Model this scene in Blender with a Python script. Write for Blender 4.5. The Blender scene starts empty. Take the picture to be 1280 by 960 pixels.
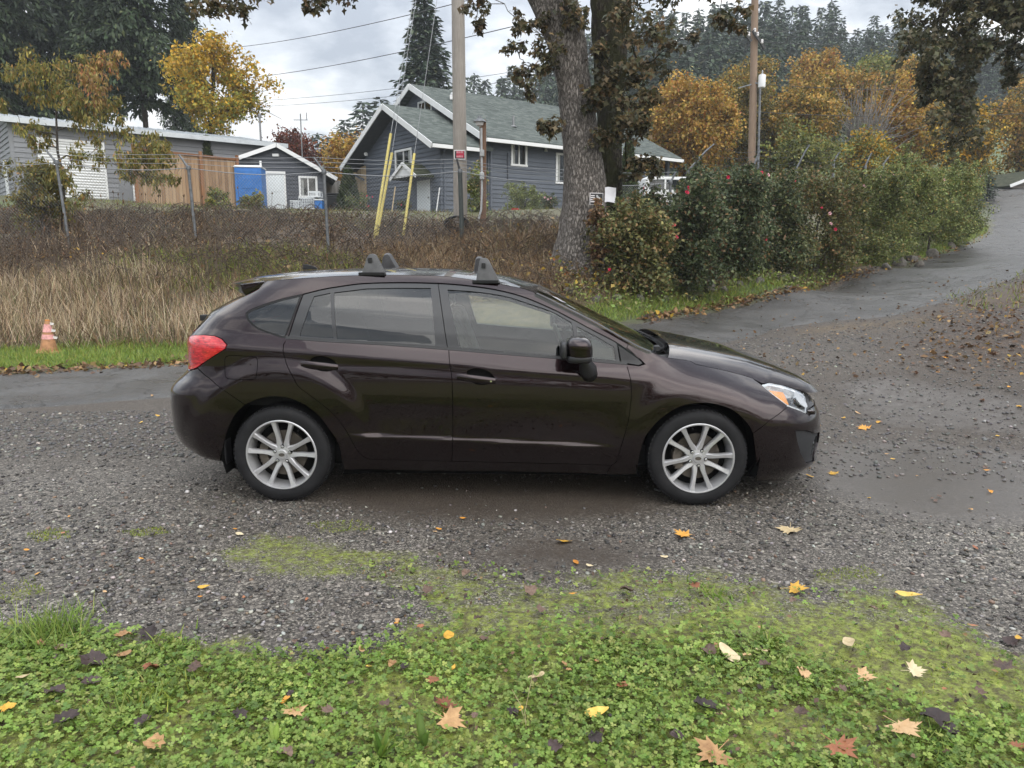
import bpy, bmesh, math, random
import numpy as np
from mathutils import Vector, Matrix
from mathutils.geometry import delaunay_2d_cdt

scene = bpy.context.scene
COL = scene.collection
R = math.radians

# ------------------------------------------------------------------ camera
CAM_H, CAM_P, CAM_R, CAM_F = 1.611, R(10.25), -0.0037, 930.0   # height, pitch down, roll, focal length in photo pixels
_F = np.array([0, math.cos(CAM_P), -math.sin(CAM_P)])
_R0 = np.array([1.0, 0, 0]); _U0 = np.array([0, math.sin(CAM_P), math.cos(CAM_P)])
_R = _R0 * math.cos(CAM_R) - _U0 * math.sin(CAM_R)
_U = _R0 * math.sin(CAM_R) + _U0 * math.cos(CAM_R)
cam_data = bpy.data.cameras.new('camera')
cam_data.sensor_width = 36.0
cam_data.lens = 36.0 * CAM_F / 1280.0
cam_data.clip_start = 0.05
cam_data.clip_end = 2000.0
cam = bpy.data.objects.new('camera', cam_data)
COL.objects.link(cam)
_m = Matrix.Identity(4)
for _i in range(3):
    _m[_i][0], _m[_i][1], _m[_i][2] = _R[_i], _U[_i], -_F[_i]
_m[2][3] = CAM_H
cam.matrix_world = _m
scene.camera = cam

# ------------------------------------------------------------------ overcast sky and sun
scene.view_settings.view_transform = 'Standard'
scene.view_settings.look = 'None'
scene.view_settings.gamma = 1.0
scene.view_settings.exposure = 1.1
SUN_ELEV, SUN_ROT = R(38), R(150)      # behind thin cloud, over the camera's right shoulder
world = bpy.data.worlds.new("World")
scene.world = world
world.use_nodes = True
CLOUD_LEVEL, CLOUD_ZENITH = 2.9, 13.0
def build_world():
    nt = world.node_tree; N = nt.nodes; L = nt.links
    N.clear()
    out = N.new('ShaderNodeOutputWorld'); bg = N.new('ShaderNodeBackground')
    bg.inputs[1].default_value = 0.1
    L.new(bg.outputs[0], out.inputs[0])
    sky = N.new('ShaderNodeTexSky'); sky.sky_type = 'NISHITA'; sky.sun_disc = False
    sky.sun_elevation = SUN_ELEV; sky.sun_rotation = SUN_ROT
    tc = N.new('ShaderNodeTexCoord')
    sep = N.new('ShaderNodeSeparateXYZ'); L.new(tc.outputs['Generated'], sep.inputs[0])
    def math_(op, a, b=None, c=None):
        n = N.new('ShaderNodeMath'); n.operation = op
        for i, v in enumerate((a, b, c)):
            if v is None: continue
            if isinstance(v, (int, float)): n.inputs[i].default_value = v
            else: L.new(v, n.inputs[i])
        return n.outputs[0]
    z = math_('MAXIMUM', sep.outputs[2], 0.0)
    den = math_('ADD', z, 0.22)
    comb = N.new('ShaderNodeCombineXYZ')
    L.new(math_('DIVIDE', sep.outputs[0], den), comb.inputs[0])
    L.new(math_('DIVIDE', sep.outputs[1], den), comb.inputs[1])
    def noise(scale, detail, rough, dist=0.0, off=0.0):
        mp = N.new('ShaderNodeMapping'); mp.inputs['Location'].default_value = (off, off * .7, 0)
        L.new(comb.outputs[0], mp.inputs[0])
        n = N.new('ShaderNodeTexNoise'); n.inputs['Scale'].default_value = scale
        n.inputs['Detail'].default_value = detail; n.inputs['Roughness'].default_value = rough
        n.inputs['Distortion'].default_value = dist
        L.new(mp.outputs[0], n.inputs['Vector'])
        return n.outputs[0]
    n1 = noise(1.6, 7, 0.52, 0.35, 3.1)
    n2 = noise(4.6, 6, 0.55, 0.2, 7.7)
    mix = math_('ADD', math_('MULTIPLY', n1, 0.72), math_('MULTIPLY', n2, 0.28))
    ramp = N.new('ShaderNodeValToRGB'); L.new(mix, ramp.inputs[0])
    e = ramp.color_ramp.elements
    e[0].position = 0.41; e[0].color = (0.42, 0.46, 0.525, 1)
    e[1].position = 0.59; e[1].color = (1.32, 1.30, 1.27, 1)
    m = e.new(0.50); m.color = (0.74, 0.78, 0.83, 1)
    # an overcast sky grows brighter towards the zenith
    grad = math_('ADD', math_('MULTIPLY', z, CLOUD_ZENITH), CLOUD_LEVEL)
    vm = N.new('ShaderNodeVectorMath'); vm.operation = 'SCALE'
    L.new(ramp.outputs[0], vm.inputs[0]); L.new(grad, vm.inputs['Scale'])
    mx = N.new('ShaderNodeMix'); mx.data_type = 'RGBA'; mx.inputs[0].default_value = 0.92
    L.new(sky.outputs[0], mx.inputs[6]); L.new(vm.outputs[0], mx.inputs[7])
    L.new(mx.outputs[2], bg.inputs[0])

build_world()
sun_data = bpy.data.lights.new('sun', 'SUN')
sun_data.energy = 1.0
sun_data.angle = R(75)
sun_data.color = (1.0, 0.95, 0.88)
sun = bpy.data.objects.new('sun', sun_data)
COL.objects.link(sun)
_sd = Vector((math.sin(SUN_ROT) * math.cos(SUN_ELEV), math.cos(SUN_ROT) * math.cos(SUN_ELEV), math.sin(SUN_ELEV)))
sun.rotation_euler = _sd.to_track_quat('Z', 'Y').to_euler()
sun.location = _sd * 60

# ------------------------------------------------------------------ picture geometry to place things where the photograph shows them
def project(P):
    P = np.asarray(P, float) - np.array([0, 0, CAM_H])
    d = P @ _F
    return np.stack([640 + CAM_F * (P @ _R) / d, 480 - CAM_F * (P @ _U) / d], -1)
def ray(px, py):
    d = _F + _R * ((px - 640) / CAM_F) + _U * ((480 - py) / CAM_F)
    return np.array([0, 0, CAM_H]), d
def at(px, py, Y):
    """the point of the world seen at a photo pixel, Y metres ahead"""
    o, d = ray(px, py)
    return o + d * (Y / d[1])
def on_plane(px, py, p0, n):
    o, d = ray(px, py)
    return o + d * (np.dot(np.asarray(p0) - o, n) / np.dot(d, n))

# ------------------------------------------------------------------ object helpers
def link(name, mesh, parent=None):
    o = bpy.data.objects.new(name, mesh); COL.objects.link(o)
    if parent is not None: o.parent = parent
    return o
def empty(name, loc=(0, 0, 0), rz=0.0):
    o = bpy.data.objects.new(name, None); COL.objects.link(o)
    o.location = loc; o.rotation_euler = (0, 0, rz); o.empty_display_size = 0.2
    return o
def tag(o, label=None, cat=None, group=None, kind=None):
    if label: o['label'] = label
    if cat: o['category'] = cat
    if group: o['group'] = group
    if kind: o['kind'] = kind
    return o
def copy_thing(root, loc=None, rz=None, scale=None, label=None):
    def rec(o, parent):
        c = o.copy(); COL.objects.link(c)
        if parent is not None: c.parent = parent
        for ch in list(o.children): rec(ch, c)
        return c
    r = rec(root, None)
    if loc is not None: r.location = loc
    if rz is not None: r.rotation_euler = (0, 0, rz)
    if scale is not None: r.scale = (scale,) * 3 if isinstance(scale, (int, float)) else scale
    if label: r['label'] = label
    return r

def np_mesh(name, V, faces, mats=(), tint=None, smooth=False, mat_index=None):
    """mesh from numpy arrays; faces: one (m,k) array or a list of such arrays"""
    if isinstance(faces, np.ndarray): faces = [faces]
    faces = [np.asarray(f, dtype=np.int32) for f in faces if len(f)]
    me = bpy.data.meshes.new(name)
    V = np.asarray(V, dtype=np.float32)
    loops = np.concatenate([f.ravel() for f in faces])
    counts = np.concatenate([np.full(len(f), f.shape[1], dtype=np.int32) for f in faces])
    starts = np.concatenate([[0], np.cumsum(counts)[:-1]]).astype(np.int32)
    me.vertices.add(len(V)); me.vertices.foreach_set('co', V.ravel())
    me.loops.add(len(loops)); me.loops.foreach_set('vertex_index', loops)
    me.polygons.add(len(counts)); me.polygons.foreach_set('loop_start', starts)
    me.polygons.foreach_set('loop_total', counts)
    if smooth: me.polygons.foreach_set('use_smooth', np.ones(len(counts), dtype=bool))
    if mat_index is not None: me.polygons.foreach_set('material_index', np.asarray(mat_index, dtype=np.int32))
    for m in mats: me.materials.append(m)
    if tint is not None:
        a = me.attributes.new('tint', 'FLOAT_COLOR', 'POINT')
        t = np.ones((len(V), 4), dtype=np.float32); t[:, :3] = tint
        a.data.foreach_set('color', t.ravel())
    me.update(calc_edges=True)
    return me

class MB:
    """collects verts and faces for one mesh object"""
    def __init__(s): s.v = []; s.f = []; s.mi = []; s.n = 0; s.cur = 0
    def add(s, V, F):
        V = [tuple(map(float, p)) for p in V]
        s.v += V
        for f in F:
            s.f.append(tuple(int(i) + s.n for i in f)); s.mi.append(s.cur)
        s.n += len(V)
        return s
    def box(s, c, d, rz=0.0, M=None):
        cx, cy, cz = c; dx, dy, dz = d[0] / 2, d[1] / 2, d[2] / 2
        V = []
        for k in (-1, 1):
            for (i, j) in ((-1, -1), (1, -1), (1, 1), (-1, 1)):
                x, y = i * dx, j * dy
                V.append((cx + x * math.cos(rz) - y * math.sin(rz), cy + x * math.sin(rz) + y * math.cos(rz), cz + k * dz))
        if M is not None: V = [tuple(M @ Vector(p)) for p in V]
        return s.add(V, [(3, 2, 1, 0), (4, 5, 6, 7), (0, 1, 5, 4), (1, 2, 6, 5), (2, 3, 7, 6), (3, 0, 4, 7)])
    def obox(s, o, ax, ay, az):
        """box from a corner and three edge vectors"""
        o, ax, ay, az = map(np.asarray, (o, ax, ay, az))
        V = [o, o + ax, o + ax + ay, o + ay, o + az, o + ax + az, o + ax + ay + az, o + ay + az]
        F = [(3, 2, 1, 0), (4, 5, 6, 7), (0, 1, 5, 4), (1, 2, 6, 5), (2, 3, 7, 6), (3, 0, 4, 7)]
        if np.dot(np.cross(ax, ay), az) < 0: F = [f[::-1] for f in F]
        return s.add(V, F)
    def prism(s, poly, off):
        """polygon (3D points, planar) swept by a vector"""
        poly = [np.asarray(p, float) for p in poly]; off = np.asarray(off, float); n = len(poly)
        nrm = sum((np.cross(poly[i] - poly[0], poly[(i + 1) % n] - poly[0]) for i in range(n)), np.zeros(3))
        if np.dot(nrm, off) > 0: poly = poly[::-1]
        V = poly + [p + off for p in poly]
        F = [tuple(range(n)), tuple(range(2 * n - 1, n - 1, -1))]
        for i in range(n):
            j = (i + 1) % n; F.append((j, i, i + n, j + n))
        return s.add(V, F)
    def tube(s, P, r, k=8, cap=True):
        V, F = tube_np(P, r, k, cap)
        return s.add(V, [tuple(f) for fs in F for f in fs])
    def lathe(s, prof, n=24, c=(0, 0, 0), axis='z', a0=0.0, caps=True):
        """prof: list of (r, h)"""
        V = []; F = []
        for (r, h) in prof:
            for i in range(n):
                a = a0 + 2 * math.pi * i / n
                x, y = r * math.cos(a), r * math.sin(a)
                V.append({'z': (c[0] + x, c[1] + y, c[2] + h), 'y': (c[0] + x, c[1] - h, c[2] + y), 'x': (c[0] + h, c[1] + x, c[2] + y)}[axis])
        m = len(prof)
        for j in range(m - 1):
            for i in range(n):
                a, b = j * n + i, j * n + (i + 1) % n
                F.append((a, b, b + n, a + n))
        if caps and prof[0][0] > 1e-6: F.append(tuple(range(n - 1, -1, -1)))
        if caps and prof[-1][0] > 1e-6: F.append(tuple(range((m - 1) * n, m * n)))
        return s.add(V, F)
    def mesh(s, name, mats, smooth=False, bevel=0, fix=True):
        me = bpy.data.meshes.new(name); me.from_pydata(s.v, [], s.f)
        for m in (mats if isinstance(mats, (list, tuple)) else [mats]): me.materials.append(m)
        for p, i in zip(me.polygons, s.mi): p.material_index = i
        if bevel or fix:
            bm = bmesh.new(); bm.from_mesh(me)
            if fix: bmesh.ops.recalc_face_normals(bm, faces=bm.faces)
            if bevel:
                ed = [e for e in bm.edges if len(e.link_faces) == 2 and e.calc_face_angle(0) > 0.5]
                bmesh.ops.bevel(bm, geom=ed, offset=bevel, segments=2, affect='EDGES', profile=0.6, clamp_overlap=True)
            bm.to_mesh(me); bm.free()
        if smooth:
            me.polygons.foreach_set('use_smooth', [True] * len(me.polygons))
            if smooth is not True: me.set_sharp_from_angle(angle=R(smooth))
        me.update()
        return me
    def build(s, name, mats, parent=None, smooth=False, bevel=0):
        return link(name, s.mesh(name, mats, smooth, bevel), parent)

def tube_np(P, r, k=8, cap=True):
    P = np.asarray(P, float); n = len(P)
    r = np.full(n, r) if np.isscalar(r) else np.asarray(r, float)
    T = np.gradient(P, axis=0); T /= (np.linalg.norm(T, axis=1, keepdims=True) + 1e-9)
    up = np.array([0, 0, 1.0]) if abs(T[0, 2]) < 0.9 else np.array([1.0, 0, 0])
    V = np.zeros((n, k, 3)); a = np.arange(k) * 2 * np.pi / k
    A = np.cross(T[0], up); A /= np.linalg.norm(A)
    for i in range(n):
        A = A - T[i] * np.dot(A, T[i]); A /= (np.linalg.norm(A) + 1e-9)
        B = np.cross(T[i], A)
        V[i] = P[i] + r[i] * (np.cos(a)[:, None] * A + np.sin(a)[:, None] * B)
    i0 = (np.arange(n - 1)[:, None] * k + np.arange(k)[None]).ravel()
    i1 = (np.arange(n - 1)[:, None] * k + (np.arange(k)[None] + 1) % k).ravel()
    F = np.stack([i0, i1, i1 + k, i0 + k], 1)
    out = [F]
    if cap: out.append(np.array([list(range(k))[::-1], list(range((n - 1) * k, n * k))]))
    return V.reshape(-1, 3), out

def rot_from(yaw, pitch, roll):
    cy, sy, cp, sp, cr, sr = np.cos(yaw), np.sin(yaw), np.cos(pitch), np.sin(pitch), np.cos(roll), np.sin(roll)
    M = np.zeros((len(yaw), 3, 3))
    M[:, 0, 0] = cy * cp; M[:, 0, 1] = cy * sp * sr - sy * cr; M[:, 0, 2] = cy * sp * cr + sy * sr
    M[:, 1, 0] = sy * cp; M[:, 1, 1] = sy * sp * sr + cy * cr; M[:, 1, 2] = sy * sp * cr - cy * sr
    M[:, 2, 0] = -sp; M[:, 2, 1] = cp * sr; M[:, 2, 2] = cp * cr
    return M
def scatter(tv, tf, pos, rot, scl):
    """copies of a small template, merged: returns verts, faces, instance index of each vert"""
    tv = np.asarray(tv, float); tf = np.asarray(tf); n = len(pos); k = len(tv)
    scl = np.asarray(scl, float)
    S = scl[:, None, None] if scl.ndim == 1 else scl[:, None, :]
    V = np.einsum('nij,nkj->nki', rot, tv[None] * S) + np.asarray(pos)[:, None, :]
    F = tf[None] + (np.arange(n) * k)[:, None, None]
    return V.reshape(-1, 3), F.reshape(-1, tf.shape[1]), np.repeat(np.arange(n), k)

# ------------------------------------------------------------------ materials
def new_mat(name):
    m = bpy.data.materials.new(name); m.use_nodes = True
    nt = m.node_tree
    return m, nt, nt.nodes['Principled BSDF'], nt.nodes, nt.links
def setp(b, **kw):
    for k, v in kw.items():
        n = {'rough': 'Roughness', 'metal': 'Metallic', 'spec': 'Specular IOR Level', 'coat': 'Coat Weight', 'coat_rough': 'Coat Roughness',
             'trans': 'Transmission Weight', 'ior': 'IOR', 'color': 'Base Color', 'alpha': 'Alpha', 'sheen': 'Sheen Weight', 'sub': 'Subsurface Weight'}[k]
        b.inputs[n].default_value = (*v, 1) if k == 'color' else v
def ramp_node(N, stops):
    r = N.new('ShaderNodeValToRGB'); e = r.color_ramp.elements
    while len(e) < len(stops): e.new(0.5)
    for i, (p, c) in enumerate(stops):
        e[i].position = p; e[i].color = (*c, 1) if len(c) == 3 else c
    return r
def tex_noise(N, L, vec, scale, detail=4, rough=0.5, dist=0.0):
    n = N.new('ShaderNodeTexNoise'); n.inputs['Scale'].default_value = scale; n.inputs['Detail'].default_value = detail
    n.inputs['Roughness'].default_value = rough; n.inputs['Distortion'].default_value = dist
    if vec is not None: L.new(vec, n.inputs['Vector'])
    return n
def coords(N, L, kind='Object', scale=(1, 1, 1)):
    tc = N.new('ShaderNodeTexCoord'); mp = N.new('ShaderNodeMapping'); mp.inputs['Scale'].default_value = scale
    L.new(tc.outputs[kind], mp.inputs[0])
    return mp.outputs[0]
def bump_node(N, L, b, height, strength=0.3, dist=0.01):
    bp = N.new('ShaderNodeBump'); bp.inputs['Strength'].default_value = strength; bp.inputs['Distance'].default_value = dist
    L.new(height, bp.inputs['Height']); L.new(bp.outputs[0], b.inputs['Normal'])
    return bp
def mix_rgb(N, L, fac, a, b, mode='MIX'):
    m = N.new('ShaderNodeMix'); m.data_type = 'RGBA'; m.blend_type = mode
    for i, v in ((0, fac), (6, a), (7, b)):
        if isinstance(v, (int, float)): m.inputs[i].default_value = v
        elif isinstance(v, tuple): m.inputs[i].default_value = (*v, 1)
        else: L.new(v, m.inputs[i])
    return m.outputs[2]
def mathn(N, L, op, a, b=None, clamp=False):
    n = N.new('ShaderNodeMath'); n.operation = op; n.use_clamp = clamp
    for i, v in enumerate((a, b)):
        if v is None: continue
        if isinstance(v, (int, float)): n.inputs[i].default_value = v
        else: L.new(v, n.inputs[i])
    return n.outputs[0]
def simple(name, color, rough=0.6, metal=0.0, spec=0.5, var=0.12, scale=6.0, bump=0.0, bscale=40.0, stretch=(1, 1, 1), dark=None, coat=0.0, kind='Object'):
    """plain surface with some uneven colour and fine relief"""
    m, nt, b, N, L = new_mat(name)
    setp(b, rough=rough, metal=metal, spec=spec, coat=coat)
    v = coords(N, L, kind, stretch)
    n = tex_noise(N, L, v, scale, 6, 0.6)
    lo = dark if dark else tuple(c * (1 - var * 2) for c in color)
    hi = tuple(min(1, c * (1 + var)) for c in color)
    r = ramp_node(N, [(0.3, lo), (0.55, color), (0.75, hi)])
    L.new(n.outputs[0], r.inputs[0]); L.new(r.outputs[0], b.inputs['Base Color'])
    rr = N.new('ShaderNodeMapRange'); rr.inputs[3].default_value = max(0, rough - .08); rr.inputs[4].default_value = min(1, rough + .1)
    L.new(n.outputs[0], rr.inputs[0]); L.new(rr.outputs[0], b.inputs['Roughness'])
    if bump:
        n2 = tex_noise(N, L, v, bscale, 5, 0.6)
        bump_node(N, L, b, n2.outputs[0], bump, 0.01)
    return m
def leaf_mat(name, color, rough=0.55, trans=0.25, var=1.0):
    """leaf surface; each leaf's own tint comes from the mesh"""
    m, nt, b, N, L = new_mat(name)
    at_ = N.new('ShaderNodeAttribute'); at_.attribute_name = 'tint'
    c = mix_rgb(N, L, 1.0, color, at_.outputs['Color'], 'MULTIPLY')
    L.new(c, b.inputs['Base Color']); setp(b, rough=rough, spec=0.35)
    if trans:
        tr = N.new('ShaderNodeBsdfTranslucent'); L.new(c, tr.inputs[0])
        ms = N.new('ShaderNodeMixShader'); ms.inputs[0].default_value = trans
        L.new(b.outputs[0], ms.inputs[1]); L.new(tr.outputs[0], ms.inputs[2])
        L.new(ms.outputs[0], N['Material Output'].inputs[0])
    return m
# ================================================================== terrain
_rs = np.random.RandomState(5)
def vnoise(x, y, scale, seed=0):
    """cheap smooth value noise, -1..1"""
    rs = np.random.RandomState(seed); T = rs.rand(64, 64) * 2 - 1
    fx, fy = x * scale, y * scale; i = np.floor(fx).astype(int); j = np.floor(fy).astype(int); u = fx - i; v = fy - j
    u = u * u * (3 - 2 * u); v = v * v * (3 - 2 * v); g = lambda a, b: T[a % 64, b % 64]
    return g(i, j) * (1 - u) * (1 - v) + g(i + 1, j) * u * (1 - v) + g(i, j + 1) * (1 - u) * v + g(i + 1, j + 1) * u * v
def fnoise(x, y, scale, seed=0, oct=4):
    s = 0; a = 1; t = 0
    for k in range(oct): s = s + a * vnoise(x, y, scale * 2 ** k, seed + k); t += a; a *= 0.5
    return s / t

_ctl = []
for _x in (-30, -16, -9, -5, -2, 1, 4):
    for _y in (-8, 0, 4, 7.5): _ctl.append((_x, _y, 0.0))
_ctl += [(-16, 9.5, 0), (-8, 10, 0), (-3, 10.3, 0.0), (0, 10.3, 0.05), (-20, 12, 0.0), (8, -6, 0), (8, 0, .02), (16, -4, .1), (-8, 12.4, -.02), (-4, 12.4, 0.02), (-1, 12.2, 0.08)]
_px = [(243, 305, 18), (408, 318, 17.2), (80, 312, 18), (330, 310, 17.6), (243, 270, 23.5), (100, 257, 27), (60, 247, 31), (300, 262, 33), (491, 268, 36), (551, 268, 33), (650, 270, 29.5), (702, 270, 31),
       (577, 303, 19), (480, 291, 19.5), (600, 291, 18.6), (600, 335, 16.6), (500, 330, 16.8), (640, 275, 23), (725, 333, 15.5), (740, 385, 13.3), (785, 403, 12.8), (690, 378, 13.6),
       (900, 385, 15), (1000, 362, 18.5), (1100, 338, 23), (1180, 316, 28), (1235, 292, 34), (1225, 254, 46), (1290, 252, 45), (845, 440, 10.3), (925, 424, 11.3), (1065, 400, 12.6), (1195, 374, 14), (1280, 344, 16.5), (1400, 305, 20),
       (1280, 420, 9.2), (1280, 480, 7.3), (1280, 560, 5.5), (1150, 470, 8.5), (1240, 395, 11.0), (1100, 445, 9.6), (1000, 450, 9.3)]
for _a in _px: _ctl.append(tuple(at(*_a)))
_ctl += [(4, 20, 1.8), (8, 26, 2.4), (12, 32, 3.0), (2, 24, 2.8), (0, 28, 2.95), (6, 34, 3.3), (15, 40, 3.9), (25, 62, 6), (0, 50, 3.6), (-20, 50, 4), (-40, 40, 4), (-40, 14, .5), (-25, 20, 1.9), (40, 45, 5.6), (40, 20, 3), (30, 10, 1.6), (18, 7, .7), (22, -5, .2), (-30, 60, 4.5), (5, 16.2, 1.0), (9.5, 21, 1.25)]
_C = np.array(_ctl, float)
def _phi(r2): return 0.5 * r2 * np.log(r2 + 1e-9)
def _fit():
    P = _C[:, :2] / 10; n = len(P)
    K = _phi(((P[:, None] - P[None]) ** 2).sum(-1)) + np.eye(n) * 0.004
    A = np.zeros((n + 3, n + 3)); A[:n, :n] = K; A[:n, n] = 1; A[:n, n + 1:] = P; A[n, :n] = 1; A[n + 1:, :n] = P.T
    b = np.concatenate([_C[:, 2], [0, 0, 0]])
    return np.linalg.solve(A, b)
_W = _fit()
def _rbf(x, y):
    P = _C[:, :2] / 10; Q = np.stack([x, y], -1) / 10; out = np.zeros(len(Q)); n = len(P)
    for k in range(0, len(Q), 4000):
        q = Q[k:k + 4000]
        out[k:k + 4000] = _phi(((q[:, None] - P[None]) ** 2).sum(-1)) @ _W[:n] + _W[n] + q @ _W[n + 1:]
    return out
def _hill(x, y):
    return 4.5 + 33 * np.exp(-((x - 68) / 66) ** 2 - ((y - 195) / 88) ** 2) + 4 * np.exp(-((x + 60) / 60) ** 2 - ((y - 160) / 60) ** 2)
_gx = np.arange(-48, 48.01, 0.3); _gy = np.arange(-12, 66.01, 0.3)
_GX, _GY = np.meshgrid(_gx, _gy)
_Z = _rbf(_GX.ravel(), _GY.ravel()).reshape(_GX.shape)
def smooth01(a, b, x):
    t = np.clip((x - a) / (b - a), 0, 1); return t * t * (3 - 2 * t)
_Z = _Z * smooth01(6.0, 8.5, np.hypot(np.maximum(_GX - 3, 0) * .9, _GY) * (1) + np.maximum(_GX - 3.5, 0) * .6)
_Z = np.where(_GY < 6, np.clip(_Z, 0, 2), _Z)
_t = smooth01(48, 64, _GY); _Z = _Z * (1 - _t) + _hill(_GX, _GY) * _t
_t = smooth01(38, 48, np.abs(_GX)); _Z = _Z * (1 - _t) + (_hill(_GX, _GY) * smooth01(10, 60, _GY)) * _t
def height(x, y, fine=True):
    x = np.atleast_1d(np.asarray(x, float)); y = np.atleast_1d(np.asarray(y, float))
    far = (y > 65.5) | (np.abs(x) > 47.5)
    fx = np.clip((x + 48) / 0.3, 0, len(_gx) - 1.001); fy = np.clip((y + 12) / 0.3, 0, len(_gy) - 1.001)
    i = fx.astype(int); j = fy.astype(int); u = fx - i; v = fy - j
    z = _Z[j, i] * (1 - u) * (1 - v) + _Z[j, i + 1] * u * (1 - v) + _Z[j + 1, i] * (1 - u) * v + _Z[j + 1, i + 1] * u * v
    return np.where(far, _hill(x, y) * smooth01(10, 60, y), z + (relief(x, y) if fine else 0))
def relief(x, y):
    """shallow unevenness of the gravel lot, flat under the tyres"""
    w = smooth01(7.6, 6.6, y) * (np.abs(x) < 14) * smooth01(0.3, 1.0, np.hypot((y - 4.55) * 1.2, np.abs(np.abs(x + .13) - 1.32)))
    return w * (0.012 * fnoise(x, y, 0.9, 11) + 0.006 * fnoise(x, y, 3.1, 17))
def gh(x, y): return float(height(x, y)[0])
def ground_at(px, py, y0=1.5, y1=120):
    """where the line of sight through a photo pixel meets the ground"""
    o, d = ray(px, py); ys = np.concatenate([np.arange(y0, 12, 0.02), np.arange(12, 40, .06), np.arange(40, y1, 0.3)])
    P = o[None] + d[None] * (ys / d[1])[:, None]
    below = P[:, 2] < height(P[:, 0], P[:, 1], False)
    k = int(np.argmax(below)) if below.any() else len(ys) - 1
    p = P[k]; p[2] = gh(p[0], p[1]); return p
def gpoly(pts): return [tuple(ground_at(*p)[:2]) for p in pts]
def pip2(poly, x, y):
    inside = np.zeros(x.shape, bool); P = poly; j = len(P) - 1
    for i in range(len(P)):
        xi, yi = P[i]; xj, yj = P[j]
        inside ^= ((yi > y) != (yj > y)) & (x < (xj - xi) * (y - yi) / (yj - yi + 1e-12) + xi); j = i
    return inside
def dist_poly(poly, x, y):
    """distance to the polygon's edge, negative inside"""
    d = np.full(x.shape, 1e9); n = len(poly)
    for i in range(n):
        ax, ay = poly[i]; bx, by = poly[(i + 1) % n]; dx, dy = bx - ax, by - ay
        t = np.clip(((x - ax) * dx + (y - ay) * dy) / (dx * dx + dy * dy + 1e-12), 0, 1)
        d = np.minimum(d, np.hypot(x - ax - t * dx, y - ay - t * dy))
    return np.where(pip2(poly, x, y), -d, d)
# ---- areas of the ground
far_left = [(-30, 10.4), (-14, 10.3)] + gpoly([(0, 467), (60, 464), (130, 460), (230, 455)])
_fl = far_left[-1]
road_far = far_left + [(_fl[0] + 2, _fl[1] + 0.2), (-1.0, 11.2), (0.9, 12.0)] + gpoly([(785, 404), (830, 397), (900, 385), (950, 374), (1000, 362), (1050, 350), (1100, 338), (1145, 327), (1180, 316), (1215, 303), (1236, 291), (1240, 280), (1234, 268), (1226, 258)])
road_far += [(26.5, 47), (27, 52), (27, 60)]
road_near = [(36, 60), (36, 46), (26, 31), (17, 20.5)] + gpoly([(1278, 344), (1238, 359), (1196, 374), (1160, 384), (1125, 394), (1095, 398), (1064, 400), (1030, 403), (990, 408), (955, 418), (922, 425), (882, 433), (845, 441)]) + [(1.2, 9.0), (-0.5, 8.0), (-3, 7.6)] + gpoly([(214, 497), (120, 505), (60, 509), (0, 513)]) + [(-14, 7.2), (-30, 7.0)]
ROAD = road_far + road_near
def wiggle(poly, step, amp, seed):
    out = []; rs = np.random.RandomState(seed); n = len(poly)
    for i in range(n):
        a = np.array(poly[i]); b = np.array(poly[(i + 1) % n]); L = np.linalg.norm(b - a); k = max(1, int(L / step)) if L < 12 else 1
        for j in range(k):
            p = a + (b - a) * j / k
            out.append((p[0] + fnoise(np.array(p[0]), np.array(p[1]), 1.3, seed) * amp, p[1] + fnoise(np.array(p[1]), np.array(p[0]), 1.7, seed + 9) * amp))
    return out
ROAD_W = wiggle(ROAD, 0.18, 0.16, 3)
LAWN = gpoly([(-60, 800), (0, 786), (60, 778), (120, 783), (200, 796), (270, 812), (330, 820), (430, 812), (480, 792), (505, 770), (480, 740), (440, 712), (470, 702), (540, 702), (640, 712), (760, 718), (850, 716), (900, 722), (1000, 742), (1090, 738), (1150, 752), (1200, 778), (1250, 812), (1300, 850), (1420, 900)]) 
LAWN_NEAR = LAWN + [(4.2, 1.2), (4, -.2), (-4, -.2), (-4.2, 1.5)]
LAWN = LAWN + [(9, 1.5), (16, 0), (16, -14), (-16, -14), (-16, 0), (-9, 2.2)]
MOSS = [gpoly([(272, 694), (300, 676), (340, 664), (400, 672), (470, 690), (480, 715), (430, 728), (350, 726), (285, 712)]), gpoly([(30, 668), (80, 662), (90, 674), (45, 680)]), gpoly([(150, 666), (200, 660), (215, 668), (170, 674)]), gpoly([(0, 735), (40, 722), (60, 740), (20, 756), (-20, 756)]), gpoly([(380, 655), (450, 650), (470, 662), (410, 668)]), gpoly([(1010, 715), (1080, 708), (1110, 722), (1030, 730)])]
VERGE = gpoly([(-80, 470), (0, 467), (60, 464), (130, 460), (232, 454), (236, 432), (170, 428), (90, 431), (0, 437), (-80, 440)])
VERGE_R = gpoly([(740, 400), (785, 404), (830, 397), (900, 385), (960, 371), (985, 362), (960, 352), (900, 364), (840, 372), (770, 378), (735, 385)])
VERGE_T = gpoly([(1150, 325), (1180, 316), (1215, 303), (1236, 291), (1234, 284), (1215, 288), (1190, 300), (1150, 315)])
WET = [gpoly([(1035, 560), (1120, 552), (1290, 570), (1300, 650), (1200, 652), (1110, 640), (1035, 610)]), gpoly([(600, 690), (640, 672), (720, 676), (800, 690), (790, 716), (700, 716), (620, 706)]), gpoly([(420, 600), (800, 600), (830, 640), (700, 655), (520, 650), (400, 630)]), gpoly([(1040, 480), (1120, 470), (1290, 500), (1290, 540), (1100, 530)])]
SOIL_R = gpoly([(1150, 440), (1190, 385), (1290, 350), (1400, 400), (1400, 470), (1290, 470), (1200, 460)])

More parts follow.
